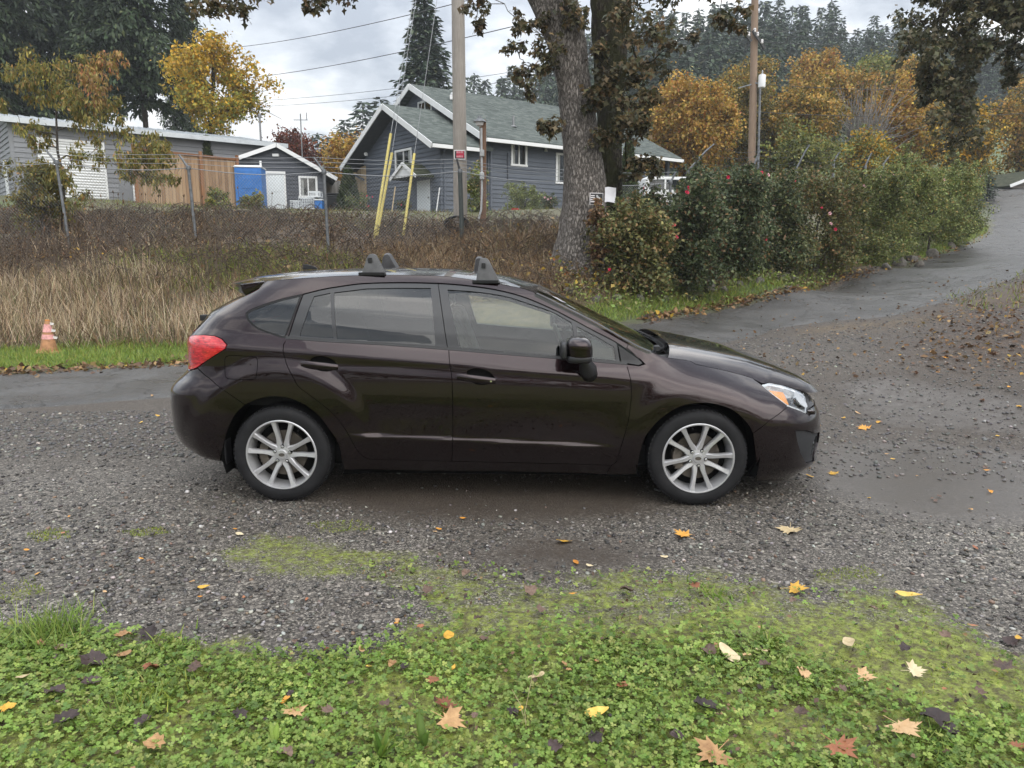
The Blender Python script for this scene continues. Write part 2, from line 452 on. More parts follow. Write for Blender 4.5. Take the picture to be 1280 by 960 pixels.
xs = np.concatenate([[-400, -300, -220, -160, -120, -90, -70, -56, -46], np.arange(-40, -12, 1.0), np.arange(-12, 14, 0.22), np.arange(14, 40, 0.9), [44, 52, 62, 76, 95, 120, 155, 200, 260, 330, 420]])
ys = np.concatenate([[-60, -40, -26, -16], np.arange(-10, 1, 1.0), np.arange(1, 9, 0.12), np.arange(9, 20, 0.22), np.arange(20, 40, 0.5), np.arange(40, 66, 1.5), [70, 76, 84, 94, 106, 120, 136, 154, 175, 200, 235, 280, 350, 450]])
X, Y = np.meshgrid(xs, ys); xr, yr = X.ravel(), Y.ravel()
Zr = height(xr, yr)
dr = dist_poly(ROAD_W, xr, yr)
Zr = Zr - 0.035 * smooth01(-0.02, -0.25, dr)
Zr = Zr + smooth01(13, 16, yr) * (yr < 50) * smooth01(0.1, 1.2, dr) * 0.10 * fnoise(xr, yr, 0.55, 21)
nx, ny = len(xs), len(ys)
i = (np.arange(ny - 1)[:, None] * nx + np.arange(nx - 1)[None]).ravel()
F = np.stack([i, i + 1, i + nx + 1, i + nx], 1)

def ground_material():
    m, nt, b, N, L = new_mat('ground_gravel_moss_soil')
    tc = N.new('ShaderNodeTexCoord'); P = tc.outputs['Object']
    def attr(n):
        a = N.new('ShaderNodeAttribute'); a.attribute_name = n; return a
    a1 = attr('area'); sp = N.new('ShaderNodeSeparateColor'); L.new(a1.outputs['Color'], sp.inputs[0])
    a2 = attr('area2'); sp2 = N.new('ShaderNodeSeparateColor'); L.new(a2.outputs['Color'], sp2.inputs[0])
    moss, wet, dirt = sp.outputs[0], sp.outputs[1], sp.outputs[2]
    bank, green, soil = sp2.outputs[0], sp2.outputs[1], sp2.outputs[2]
    n_big = tex_noise(N, L, P, 0.9, 6, 0.6); n_mid = tex_noise(N, L, P, 6, 6, 0.65); n_fine = tex_noise(N, L, P, 60, 4, 0.6)
    # gravel: crushed stones of two sizes
    def stones(scale):
        v = N.new('ShaderNodeTexVoronoi'); v.inputs['Scale'].default_value = scale; v.inputs['Randomness'].default_value = 1.0
        L.new(P, v.inputs['Vector'])
        sv = N.new('ShaderNodeSeparateColor'); L.new(v.outputs['Color'], sv.inputs[0])
        r = ramp_node(N, [(0.0, (0.017, 0.015, 0.0135)), (0.35, (0.050, 0.046, 0.040)), (0.62, (0.102, 0.093, 0.081)), (0.84, (0.21, 0.187, 0.157)), (0.97, (0.42, 0.38, 0.33))])
        L.new(sv.outputs[0], r.inputs[0])
        return v, r.outputs[0]
    v1, c1 = stones(70.0); v2, c2 = stones(150.0)
    big = ramp_node(N, [(0.42, (0, 0, 0)), (0.58, (1, 1, 1))]); L.new(n_mid.outputs[0], big.inputs[0])
    grav = mix_rgb(N, L, big.outputs[0], c2, c1)
    d1 = N.new('ShaderNodeMapRange'); d1.inputs[1].default_value = 0.0; d1.inputs[2].default_value = 0.55; L.new(v1.outputs['Distance'], d1.inputs[0])
    # fines between the stones, brown and damp
    fines = mix_rgb(N, L, n_mid.outputs[0], (0.031, 0.0235, 0.0175), (0.074, 0.056, 0.041))
    f_edge = mathn(N, L, 'ADD', mathn(N, L, 'MULTIPLY', n_big.outputs[0], 1.4), -0.42, True)
    dirtm = mathn(N, L, 'ADD', mathn(N, L, 'MULTIPLY', dirt, 1.3), mathn(N, L, 'MULTIPLY', mathn(N, L, 'SUBTRACT', n_mid.outputs[0], 0.5), 0.9), True)
    base = mix_rgb(N, L, mathn(N, L, 'MULTIPLY', f_edge, 0.8), grav, fines)
    base = mix_rgb(N, L, mathn(N, L, 'MULTIPLY', dirtm, 0.85), base, fines)
    # thin moss and low weeds
    mr = ramp_node(N, [(0.32, (0.060, 0.044, 0.025)), (0.44, (0.105, 0.105, 0.028)), (0.55, (0.175, 0.205, 0.038)), (0.7, (0.28, 0.315, 0.06))])
    L.new(tex_noise(N, L, P, 22, 6, 0.7).outputs[0], mr.inputs[0])
    mm = mathn(N, L, 'ADD', moss, mathn(N, L, 'MULTIPLY', mathn(N, L, 'SUBTRACT', mathn(N, L, 'ADD', mathn(N, L, 'MULTIPLY', n_mid.outputs[0], .6), mathn(N, L, 'MULTIPLY', n_fine.outputs[0], .4)), 0.5), 2.2))
    mk = N.new('ShaderNodeMapRange'); mk.inputs[1].default_value = 0.36; mk.inputs[2].default_value = 0.78; L.new(mm, mk.inputs[0])
    mk2 = mathn(N, L, 'MULTIPLY', mk.outputs[0], mathn(N, L, 'GREATER_THAN', moss, 0.02))
    base = mix_rgb(N, L, mk2, base, mr.outputs[0])
    # bank: dead leaves and matted stalks
    br = ramp_node(N, [(0.28, (0.034, 0.024, 0.015)), (0.45, (0.085, 0.060, 0.036)), (0.6, (0.14, 0.10, 0.056)), (0.74, (0.20, 0.15, 0.085))])
    L.new(tex_noise(N, L, P, 7, 8, 0.72).outputs[0], br.inputs[0])
    base = mix_rgb(N, L, bank, base, br.outputs[0])
    gr = ramp_node(N, [(0.3, (0.035, 0.055, 0.012)), (0.5, (0.07, 0.115, 0.022)), (0.7, (0.11, 0.16, 0.035))])
    L.new(tex_noise(N, L, P, 5, 7, 0.7).outputs[0], gr.inputs[0])
    base = mix_rgb(N, L, green, base, gr.outputs[0])
    so = ramp_node(N, [(0.3, (0.028, 0.018, 0.012)), (0.55, (0.070, 0.045, 0.029)), (0.75, (0.13, 0.09, 0.06))])
    L.new(tex_noise(N, L, P, 9, 8, 0.7).outputs[0], so.inputs[0])
    base = mix_rgb(N, L, mathn(N, L, 'MULTIPLY', soil, 0.92), base, so.outputs[0])
    wm = mathn(N, L, 'ADD', mathn(N, L, 'MULTIPLY', wet, 1.2), mathn(N, L, 'MULTIPLY', mathn(N, L, 'SUBTRACT', n_mid.outputs[0], 0.55), 1.6), True)
    wm = mathn(N, L, 'MULTIPLY', wm, mathn(N, L, 'MINIMUM', mathn(N, L, 'MULTIPLY', wet, 4.0), 1.0))
    base = mix_rgb(N, L, mathn(N, L, 'MULTIPLY', wm, 0.2), base, (0.036, 0.032, 0.028))
    L.new(base, b.inputs['Base Color'])
    ro = N.new('ShaderNodeMapRange'); ro.inputs[3].default_value = 0.62; ro.inputs[4].default_value = 0.33; L.new(wm, ro.inputs[0]); L.new(ro.outputs[0], b.inputs['Roughness'])
    L.new(mathn(N, L, 'ADD', mathn(N, L, 'MULTIPLY', wm, 0.6), 0.4), b.inputs['Specular IOR Level'])
    h = mathn(N, L, 'ADD', mathn(N, L, 'MULTIPLY', mathn(N, L, 'SUBTRACT', 1.0, d1.outputs[0]), 0.6), mathn(N, L, 'MULTIPLY', n_fine.outputs[0], 0.6))
    h = mathn(N, L, 'MULTIPLY', h, mathn(N, L, 'SUBTRACT', 1.0, mathn(N, L, 'MULTIPLY', wm, 0.85)))
    bump_node(N, L, b, h, 0.9, 0.010)
    return m
M_GROUND = ground_material()
gme = np_mesh('ground', np.stack([xr, yr, Zr], 1), F, [M_GROUND], smooth=True)
def attr_color(me, name, r, g, b):
    a = me.attributes.new(name, 'FLOAT_COLOR', 'POINT'); c = np.ones((len(r), 4), dtype=np.float32); c[:, 0], c[:, 1], c[:, 2] = r, g, b
    a.data.foreach_set('color', c.ravel())
def soft(poly, x, y, w): return smooth01(w, -w, dist_poly(poly, x, y))
def moss_mask(x, y):
    m = smooth01(.2, -.2, dist_poly(LAWN, x, y) + .22 * fnoise(x, y, 1.5, 14) + .10 * fnoise(x, y, 6, 15)) * (0.66 + 0.34 * smooth01(3.15, 2.7, y)) * (.96 + .34 * fnoise(x, y, 1.9, 6))
    for p in MOSS: m = np.maximum(m, 0.62 * soft(p, x, y, 0.15))
    return m
nearm = (yr < 30) & (np.abs(xr) < 30)
def masked(f):
    o = np.zeros(len(xr)); o[nearm] = f(xr[nearm], yr[nearm]); return o
moss_v = masked(moss_mask)
wet_v = masked(lambda x, y: np.max([soft(p, x, y, 0.25) * w for p, w in zip(WET, (1.0, .75, .45, .6))], axis=0))
dirt_v = masked(lambda x, y: np.clip(smooth01(4.9, 6.2, y) * 0.55 + np.max([soft(p, x, y, 0.3) for p in WET], axis=0) * .9, 0, 1))
bank_v = smooth01(0.1, 0.9, dr) * smooth01(11.0, 12.5, yr + 0.12 * np.maximum(xr - 2, 0)) * (xr < 60)
bank_v = np.where((xr > 4) & (yr < 40) & (yr < 0.9 * xr + 4) & ~pip2(road_far + [(60, 60), (-30, 60)], xr, yr), 0, bank_v)
green_v = masked(lambda x, y: np.max([soft(VERGE, x, y, .3), .6 * soft(VERGE_R, x, y, .3), soft(VERGE_T, x, y, .4)], axis=0))
green_v = np.maximum(green_v, 0.55 * smooth01(20, 26, yr) * (0.5 + 0.5 * fnoise(xr, yr, .4, 40)) * (xr < 30))
green_v = np.maximum(green_v, 0.8 * smooth01(50, 60, yr))
green_v = np.maximum(green_v, np.clip(.62 + .6 * fnoise(xr, yr, .5, 43), 0, 1) * smooth01(13, 20, np.abs(xr - 1)) * (yr > 9) * smooth01(.2, 1.5, dr))
soil_v = masked(lambda x, y: soft(SOIL_R, x, y, 1.0))
attr_color(gme, 'area', moss_v, wet_v, dirt_v)
attr_color(gme, 'area2', bank_v, green_v, soil_v)
tag(link('ground', gme), kind='structure')

# ---- asphalt road, a thin sheet with a broken edge
def asphalt_material():
    m, nt, b, N, L = new_mat('worn_wet_asphalt')
    P = coords(N, L, 'Object')
    n1 = tex_noise(N, L, P, 1.1, 7, 0.6, 0.3); n2 = tex_noise(N, L, P, 9, 6, 0.65); n3 = tex_noise(N, L, P, 130, 3, 0.6)
    r = ramp_node(N, [(0.3, (0.030, 0.029, 0.028)), (0.5, (0.060, 0.058, 0.056)), (0.72, (0.112, 0.108, 0.103))])
    L.new(mathn(N, L, 'ADD', mathn(N, L, 'MULTIPLY', n1.outputs[0], .6), mathn(N, L, 'MULTIPLY', n3.outputs[0], .4)), r.inputs[0])
    v = N.new('ShaderNodeTexVoronoi'); v.inputs['Scale'].default_value = 110; L.new(P, v.inputs['Vector'])
    sv = N.new('ShaderNodeSeparateColor'); L.new(v.outputs['Color'], sv.inputs[0])
    ag = ramp_node(N, [(0.86, (0, 0, 0)), (0.95, (1, 1, 1))]); L.new(sv.outputs[0], ag.inputs[0])
    c = mix_rgb(N, L, mathn(N, L, 'MULTIPLY', ag.outputs[0], 0.6), r.outputs[0], (0.20, 0.195, 0.185))
    # cracks
    vc = N.new('ShaderNodeTexVoronoi'); vc.feature = 'DISTANCE_TO_EDGE'; vc.inputs['Scale'].default_value = 0.9
    ms = N.new('ShaderNodeVectorMath'); ms.operation = 'ADD'; nn = tex_noise(N, L, P, 2.2, 5, 0.7)
    L.new(P, ms.inputs[0]); L.new(nn.outputs[1], ms.inputs[1]); L.new(ms.outputs[0], vc.inputs['Vector'])
    cr = ramp_node(N, [(0.0, (1, 1, 1)), (0.014, (0, 0, 0))]); L.new(vc.outputs['Distance'], cr.inputs[0])
    c = mix_rgb(N, L, mathn(N, L, 'MULTIPLY', cr.outputs[0], 0.55), c, (0.014, 0.013, 0.012))
    # washed-on dirt
    dm = ramp_node(N, [(0.5, (0, 0, 0)), (0.68, (1, 1, 1))]); L.new(n2.outputs[0], dm.inputs[0])
    c = mix_rgb(N, L, mathn(N, L, 'MULTIPLY', dm.outputs[0], 0.7), c, (0.060, 0.048, 0.036))
    L.new(c, b.inputs['Base Color'])
    ro = N.new('ShaderNodeMapRange'); ro.inputs[1].default_value = 0.35; ro.inputs[2].default_value = 0.65; ro.inputs[3].default_value = 0.26; ro.inputs[4].default_value = 0.50
    L.new(n1.outputs[0], ro.inputs[0]); L.new(ro.outputs[0], b.inputs['Roughness'])
    bump_node(N, L, b, mathn(N, L, 'SUBTRACT', mathn(N, L, 'ADD', n3.outputs[0], mathn(N, L, 'MULTIPLY', n2.outputs[0], .6)), mathn(N, L, 'MULTIPLY', cr.outputs[0], 1.2)), 0.9, 0.010)
    return m
M_ASPHALT = asphalt_material()
def sheet(name, poly, step, lift, mat, thick=0.03):
    P = np.array(poly); x0, y0 = P.min(0); x1, y1 = P.max(0)
    gx = np.concatenate([np.arange(x0, -14, 1.5), np.arange(max(x0, -14), min(14, x1), step), np.arange(14, x1, 1.2)]); gy = np.concatenate([np.arange(y0, min(14, y1), step), np.arange(14, y1, 0.8)])
    GX, GY = np.meshgrid(gx, gy); g = np.stack([GX.ravel(), GY.ravel()], 1)
    d = dist_poly(poly, g[:, 0], g[:, 1]); g = g[d < -step * 0.4]
    pts = np.concatenate([P, g]); n = len(P)
    r = delaunay_2d_cdt([Vector((float(a), float(b))) for a, b in pts], [(i, (i + 1) % n) for i in range(n)], [], 0, 1e-5)
    vv = np.array([(p.x, p.y) for p in r[0]]); tri = np.array([list(f) for f in r[2] if len(f) == 3])
    c = vv[tri].mean(1); tri = tri[pip2(poly, c[:, 0], c[:, 1])]
    a, b, cc = vv[tri[:, 0]], vv[tri[:, 1]], vv[tri[:, 2]]
    cr = (b[:, 0] - a[:, 0]) * (cc[:, 1] - a[:, 1]) - (b[:, 1] - a[:, 1]) * (cc[:, 0] - a[:, 0])
    tri = np.where((cr < 0)[:, None], tri[:, ::-1], tri)
    dd = dist_poly(poly, vv[:, 0], vv[:, 1])
    z = height(vv[:, 0], vv[:, 1]) + lift * smooth01(0.02, -0.12, dd) - 0.02 * smooth01(-0.06, 0.0, dd) + 0.006 * fnoise(vv[:, 0], vv[:, 1], 1.5, 4)
    return link(name, np_mesh(name, np.column_stack([vv, z]), tri, [mat], smooth=True))
tag(sheet('asphalt_road', ROAD_W, 0.25, 0.012, M_ASPHALT), kind='structure')
# ================================================================== the car
CAR_X, CAR_Y, CAR_YAW = -0.129, 5.425, -0.0185
car = empty('car', (CAR_X, CAR_Y, 0), CAR_YAW)
tag(car, 'dark brown metallic hatchback car parked side-on on the wet gravel', 'car')

def car_paint():
    m, nt, b, N, L = new_mat('car_paint')
    setp(b, color=(0.03, 0.018, 0.02), metal=0.9, rough=0.26, spec=0.5, coat=1.0, coat_rough=0.02); b.inputs['Coat IOR'].default_value = 1.47
    v = coords(N, L, 'Object')
    n = tex_noise(N, L, v, 900, 2, 0.5)                              # metallic flake
    r = ramp_node(N, [(0.35, (0.0085, 0.0036, 0.0043)), (0.7, (0.025, 0.0110, 0.0130))])
    L.new(n.outputs[0], r.inputs[0])
    n2 = tex_noise(N, L, coords(N, L, 'Object', (1.2, 1, 5)), 3.5, 8, 0.62)   # road film
    sep = N.new('ShaderNodeSeparateXYZ'); L.new(coords(N, L, 'Object'), sep.inputs[0])
    hm = N.new('ShaderNodeMapRange'); hm.inputs[1].default_value = 0.75; hm.inputs[2].default_value = 0.15
    L.new(sep.outputs[2], hm.inputs[0])
    film = mathn(N, L, 'MULTIPLY', mathn(N, L, 'MULTIPLY', n2.outputs[0], hm.outputs[0]), 0.07)
    c = mix_rgb(N, L, film, r.outputs[0], (0.09, 0.075, 0.06))
    L.new(c, b.inputs['Base Color'])
    cr = N.new('ShaderNodeMapRange'); cr.inputs[1].default_value = 0.0; cr.inputs[2].default_value = 0.07
    cr.inputs[3].default_value = 0.015; cr.inputs[4].default_value = 0.09
    L.new(film, cr.inputs[0]); L.new(cr.outputs[0], b.inputs['Coat Roughness'])
    # rain drops standing on the lacquer
    vo = N.new('ShaderNodeTexVoronoi'); vo.inputs['Scale'].default_value = 52; L.new(v, vo.inputs['Vector'])
    d = N.new('ShaderNodeMapRange'); d.inputs[1].default_value = 0.0; d.inputs[2].default_value = 0.19
    d.inputs[3].default_value = 1.0; d.inputs[4].default_value = 0.0; d.interpolation_type = 'SMOOTHSTEP'
    L.new(vo.outputs['Distance'], d.inputs[0])
    keep = mathn(N, L, 'GREATER_THAN', vo.outputs['Color'], 0.62)
    h = mathn(N, L, 'MULTIPLY', d.outputs[0], keep)
    bp = N.new('ShaderNodeBump'); bp.inputs['Strength'].default_value = 0.55; bp.inputs['Distance'].default_value = 0.0016
    L.new(h, bp.inputs['Height']); L.new(bp.outputs[0], b.inputs['Coat Normal'])
    return m
def glass_mat(name, tint, refl=1.0, droplets=True, rough=0.0):
    m, nt, b, N, L = new_mat(name)
    N.remove(b)
    tr = N.new('ShaderNodeBsdfTransparent'); tr.inputs[0].default_value = (*tint, 1)
    gl = N.new('ShaderNodeBsdfGlossy'); gl.inputs['Roughness'].default_value = rough; gl.inputs[0].default_value = (0.97, 0.99, 1.0, 1)
    fr = N.new('ShaderNodeFresnel'); fr.inputs[0].default_value = 1.52
    f = mathn(N, L, 'MULTIPLY', fr.outputs[0], 1.9 * refl, True)
    if droplets:
        v = coords(N, L, 'Object')
        vo = N.new('ShaderNodeTexVoronoi'); vo.inputs['Scale'].default_value = 48; L.new(v, vo.inputs['Vector'])
        d = N.new('ShaderNodeMapRange'); d.inputs[2].default_value = 0.17; d.inputs[3].default_value = 1.0; d.inputs[4].default_value = 0.0
        L.new(vo.outputs['Distance'], d.inputs[0])
        keep = mathn(N, L, 'GREATER_THAN', vo.outputs['Color'], 0.78)
        bp = N.new('ShaderNodeBump'); bp.inputs['Strength'].default_value = 0.35; bp.inputs['Distance'].default_value = 0.001
        L.new(mathn(N, L, 'MULTIPLY', d.outputs[0], keep), bp.inputs['Height'])
        L.new(bp.outputs[0], gl.inputs['Normal'])
    ms = N.new('ShaderNodeMixShader')
    L.new(f, ms.inputs[0]); L.new(tr.outputs[0], ms.inputs[1]); L.new(gl.outputs[0], ms.inputs[2])
    L.new(ms.outputs[0], N['Material Output'].inputs[0])
    return m
M_PAINT = car_paint()
M_BLACK = simple('black_trim', (0.018, 0.018, 0.02), 0.42, spec=0.4, var=0.2)
M_FRAME = simple('window_frame_black', (0.022, 0.023, 0.026), 0.35, spec=0.5, var=0.1)
M_DARK = simple('underside_and_recess_shade', (0.006, 0.006, 0.006), 0.9, spec=0.1)
M_RUBBER = simple('rubber_seal', (0.008, 0.008, 0.009), 0.6, spec=0.3)
M_GLASS_D = glass_mat('privacy_glass', (0.06, 0.068, 0.072), 0.72)
M_GLASS_F = glass_mat('green_glass', (0.80, 0.90, 0.83), 0.60, False)
M_GLASS_W = glass_mat('windshield_glass', (0.55, 0.66, 0.60), 1.0)
M_GLASS_C = glass_mat('clear_lens', (0.93, 0.95, 0.96), 0.9, False)
def tyre_mat():
    m, nt, b, N, L = new_mat('tyre_rubber')
    v = coords(N, L, 'Object'); n = tex_noise(N, L, v, 9, 6, 0.65)
    r = ramp_node(N, [(0.3, (0.008, 0.008, 0.009)), (0.6, (0.015, 0.015, 0.0165)), (0.9, (0.036, 0.033, 0.029))])
    L.new(n.outputs[0], r.inputs[0]); L.new(r.outputs[0], b.inputs['Base Color']); setp(b, rough=0.7, spec=0.25)
    n2 = tex_noise(N, L, v, 160, 3, 0.6); bump_node(N, L, b, n2.outputs[0], 0.25, 0.002)
    return m
M_TYRE = tyre_mat()
M_ALLOY = simple('silver_alloy', (0.50, 0.50, 0.51), 0.30, metal=0.5, var=0.06, scale=14)
M_BRAKE = simple('brake_iron', (0.12, 0.105, 0.09), 0.5, metal=0.7, var=0.3)
M_SEAT = simple('seat_cloth', (0.035, 0.035, 0.036), 0.9, var=0.15, scale=60)
M_CABIN = simple('cabin_plastic', (0.022, 0.022, 0.022), 0.7, var=0.1)
M_RACK = simple('rack_grey', (0.075, 0.075, 0.078), 0.55, var=0.18, scale=20, bump=0.1)
def lamp_red():
    m, nt, b, N, L = new_mat('red_lens')
    setp(b, rough=0.08, spec=0.6, coat=1.0, coat_rough=0.02)
    v = coords(N, L, 'Object', (9, 9, 30)); n = tex_noise(N, L, v, 3.0, 5, 0.6, 0.6)
    r = ramp_node(N, [(0.32, (0.16, 0.002, 0.004)), (0.5, (0.48, 0.004, 0.010)), (0.74, (0.70, 0.03, 0.035))])
    L.new(n.outputs[0], r.inputs[0]); L.new(r.outputs[0], b.inputs['Base Color'])
    w = N.new('ShaderNodeTexWave'); w.inputs['Scale'].default_value = 30; w.bands_direction = 'Z'
    L.new(coords(N, L, 'Object'), w.inputs['Vector']); bump_node(N, L, b, w.outputs['Fac'], 0.15, 0.002)
    return m
M_RED = lamp_red()
M_AMBER = simple('amber_lens', (0.90, 0.34, 0.02), 0.12, spec=0.6, var=0.12, scale=18, coat=1.0)
M_CHROME = simple('chrome', (0.78, 0.79, 0.80), 0.12, metal=1.0, var=0.05)
M_LAMPBODY = simple('lamp_reflector', (0.72, 0.74, 0.76), 0.25, metal=0.15, var=0.12, scale=20)

def interp(x, xs, ys): return np.interp(x, xs, ys)
def sstep(a, b, x):
    t = np.clip((x - a) / (b - a), 0, 1); return t * t * (3 - 2 * t)
def smooth_table(pts, n=400, w=0.06):
    pts = np.array(pts, float); xs = np.linspace(pts[0, 0], pts[-1, 0], n); ys = np.interp(xs, pts[:, 0], pts[:, 1])
    k = max(1, int(w / (xs[1] - xs[0]))); ker = np.hanning(2 * k + 3)[1:-1]; ker /= ker.sum()
    pad = len(ker) // 2
    yp = np.concatenate([ys[0] + (ys[0] - ys[1:pad + 1])[::-1], ys, ys[-1] + (ys[-1] - ys[-pad - 1:-1])[::-1]])
    return xs, np.convolve(yp, ker, 'valid')
TIP_F = smooth_table([(0.0, 2.05), (0.08, 2.14), (0.13, 2.20), (0.19, 2.275), (0.225, 2.295), (0.26, 2.272), (0.30, 2.275), (0.40, 2.287), (0.48, 2.282), (0.54, 2.27), (0.60, 2.24), (0.66, 2.20), (0.70, 2.165), (0.76, 2.10), (0.85, 1.98), (1.5, 1.2)], 800, 0.03)
TIP_R = smooth_table([(0.0, -1.85), (0.2, -1.98), (0.28, -2.10), (0.34, -2.16), (0.43, -2.188), (0.60, -2.192), (0.70, -2.185), (0.75, -2.14), (0.80, -2.075), (0.86, -2.05), (0.95, -2.055), (1.03, -2.05), (1.1, -1.995), (1.2, -1.90), (1.3, -1.76), (1.4, -1.62), (1.5, -1.5)], 800, 0.035)
G_UP = smooth_table([(-0.6, 0.87), (-0.10, 0.87), (-0.075, 0.867), (0.0, 0.834), (0.012, 0.826), (0.10, 0.806), (0.20, 0.766), (0.30, 0.708), (0.38, 0.648), (0.43, 0.600), (0.48, 0.54), (0.6, 0.38)], 800, 0.025)
ZTOP = smooth_table([(0.6, 1.19), (0.9, 1.02), (1.05, 0.960), (1.275, 0.918), (1.466, 0.868), (1.606, 0.833), (1.75, 0.79), (2.0, 0.735), (2.4, 0.64)], 600, 0.08)
def arc_table(Lx, W, n):
    u = np.sin(np.linspace(0, np.pi / 2, 1500)) ; y = (1 - u ** n) ** (1 / n)
    s = np.concatenate([[0], np.cumsum(np.hypot(np.diff(u) * Lx, np.diff(y) * W))])
    return s, u
LF, NF, LR, NR = 0.735, 2.8, 0.59, 3.4
AF, UF = arc_table(LF, 0.87, NF); AR, UR = arc_table(LR, 0.87, NR)
WHEEL_R, WHEEL_F = (-1.3225, 0.317), (1.3225, 0.317)

def half_width(s, z):
    zb = 0.971 - 0.0693 * s
    u = z - zb
    g = interp(u, *G_UP)
    v = interp(s, *ZTOP) - z
    h = 0.87 - 0.165 * np.clip(1 - v / 0.27, 0, 1.35) ** 2.6
    y = g + (h - g) * sstep(0.85, 1.30, s)
    low = np.clip(0.70 - z, 0, 1)
    y = y - 0.36 * np.clip(z - 0.70, 0, 0.19) ** 2 * sstep(1.3, 0.9, s) - 0.20 * low ** 2
    # lower door crease
    zc = 0.403 - 0.040 * s; d = z - zc
    A = sstep(-1.0, -0.75, s) * sstep(0.86, 0.62, s)
    y = y + A * (-0.012 * sstep(0.0, 0.034, d) * (1 - sstep(0.034, 0.30, d)))
    y = y - 0.17 * np.clip(-d, 0, 1) * (0.35 + 0.65 * A)
    y = y - 0.30 * np.clip(0.275 - z, 0, 1)
    # small undercut below the shoulder
    y = y - 0.004 * np.exp(-((u + 0.125) / 0.03) ** 2) * sstep(1.0, 0.7, s) * sstep(-1.7, -1.2, s)
    # wheel arch flares
    r = np.hypot(s - WHEEL_R[0], z - WHEEL_R[1]); y = y + 0.020 * (1 - sstep(0.53, 0.66, r)) * sstep(0.15, 0.5, z)
    r = np.hypot(s - WHEEL_F[0], z - WHEEL_F[1]); y = y + 0.016 * (1 - sstep(0.42, 0.58, r)) * sstep(0.15, 0.5, z)
    return y
def surf(q, z):
    """body side: q runs along the length and round both ends, z is height; returns s, half width, z"""
    q = np.asarray(q, float); z = np.asarray(z, float)
    tf = interp(z, *TIP_F); tr = interp(z, *TIP_R)
    s0f = tf - LF; s0r = tr + LR
    uf = interp(np.clip(q - s0f, 0, None), AF, UF); ur = interp(np.clip(s0r - q, 0, None), AR, UR)
    s = np.where(q > s0f, s0f + LF * uf, np.where(q < s0r, s0r - LR * ur, q))
    plan = np.where(q > s0f, np.clip(1 - uf ** NF, 0, 1) ** (1 / NF), np.where(q < s0r, np.clip(1 - ur ** NR, 0, 1) ** (1 / NR), 1.0))
    return np.stack([s, half_width(np.clip(s, -2.0, 2.1), z) * plan, z], -1)
QF_END = lambda z: float(interp(z, *TIP_F)) - LF + AF[-1]
QR_END = lambda z: float(interp(z, *TIP_R)) + LR - AR[-1]
def surf_n(q, z):
    e = 1e-3
    a = surf(q + e, z) - surf(q - e, z); b = surf(q, z + e) - surf(q, z - e)
    n = np.cross(b, a); n /= (np.linalg.norm(n, axis=-1, keepdims=True) + 1e-12)
    return n
_cy, _sy = math.cos(CAR_YAW), math.sin(CAR_YAW)
def car_to_world(P):
    P = np.asarray(P, float)
    return np.stack([CAR_X + P[..., 0] * _cy - P[..., 1] * _sy, CAR_Y + P[..., 0] * _sy + P[..., 1] * _cy, P[..., 2]], -1)
def near_px(q, z):
    P = surf(q, z) * np.array([1, -1, 1]); return project(car_to_world(P))
def unp(px, py, t):
    """photo pixel to car coordinates on the plane at lateral offset t"""
    o, d = ray(px, py); o = o - np.array([CAR_X, CAR_Y, 0])
    ol = np.array([o[0] * _cy + o[1] * _sy, -o[0] * _sy + o[1] * _cy, o[2]]); dl = np.array([d[0] * _cy + d[1] * _sy, -d[0] * _sy + d[1] * _cy, d[2]])
    return ol + dl * ((t - ol[1]) / dl[1])
def qz(px, py):
    """photo pixel to body side parameters"""
    P = unp(px, py, -0.8); x = np.array([P[0], P[2]]); x[0] = np.clip(x[0], -2.2, 2.3)
    for _ in range(40):
        f0 = near_px(x[0], x[1]) - np.array([px, py])
        if np.abs(f0).max() < 0.02: break
        e = 1e-4
        J = np.stack([(near_px(x[0] + e, x[1]) - near_px(x[0] - e, x[1])) / (2 * e), (near_px(x[0], x[1] + e) - near_px(x[0], x[1] - e)) / (2 * e)], 1)
        st = np.linalg.lstsq(J + np.eye(2) * 1e-6, -f0, rcond=None)[0]
        m = np.abs(st).max(); x = x + st * min(1, 0.08 / (m + 1e-9)) 
    return (float(x[0]), float(x[1]))
def QZ(*pts): return [qz(*p) for p in pts]

def densify(poly, step, corner=True):
    out = []
    n = len(poly)
    for i in range(n):
        a = np.array(poly[i]); b = np.array(poly[(i + 1) % n]); k = max(1, int(round(np.linalg.norm(b - a) / step)))
        for j in range(k): out.append(tuple(a + (b - a) * j / k))
    return out
def curve(pts, step=0.02):
    """smooth open curve through points (Catmull-Rom)"""
    P = [np.array(p, float) for p in pts]; P = [2 * P[0] - P[1]] + P + [2 * P[-1] - P[-2]]; out = []
    for i in range(1, len(P) - 2):
        p0, p1, p2, p3 = P[i - 1:i + 3]; k = max(1, int(np.linalg.norm(p2 - p1) / step))
        for j in range(k):
            t = j / k
            out.append(tuple(0.5 * (2 * p1 + (p2 - p0) * t + (2 * p0 - 5 * p1 + 4 * p2 - p3) * t * t + (3 * p1 - p0 - 3 * p2 + p3) * t ** 3)))
    out.append(tuple(P[-2]))
    return out
def inset_poly(poly, d):
    P = np.array(poly); n = len(P)
    area = 0.5 * np.sum(P[:, 0] * np.roll(P[:, 1], -1) - np.roll(P[:, 0], -1) * P[:, 1])
    if area < 0: P = P[::-1]
    e = np.roll(P, -1, 0) - P; e /= (np.linalg.norm(e, axis=1, keepdims=True) + 1e-9)
    nn = np.stack([-e[:, 1], e[:, 0]], 1)
    v = nn + np.roll(nn, 1, 0); l2 = np.maximum((v ** 2).sum(1, keepdims=True), 0.35)
    return [tuple(p) for p in P + d * 2 * v / l2]
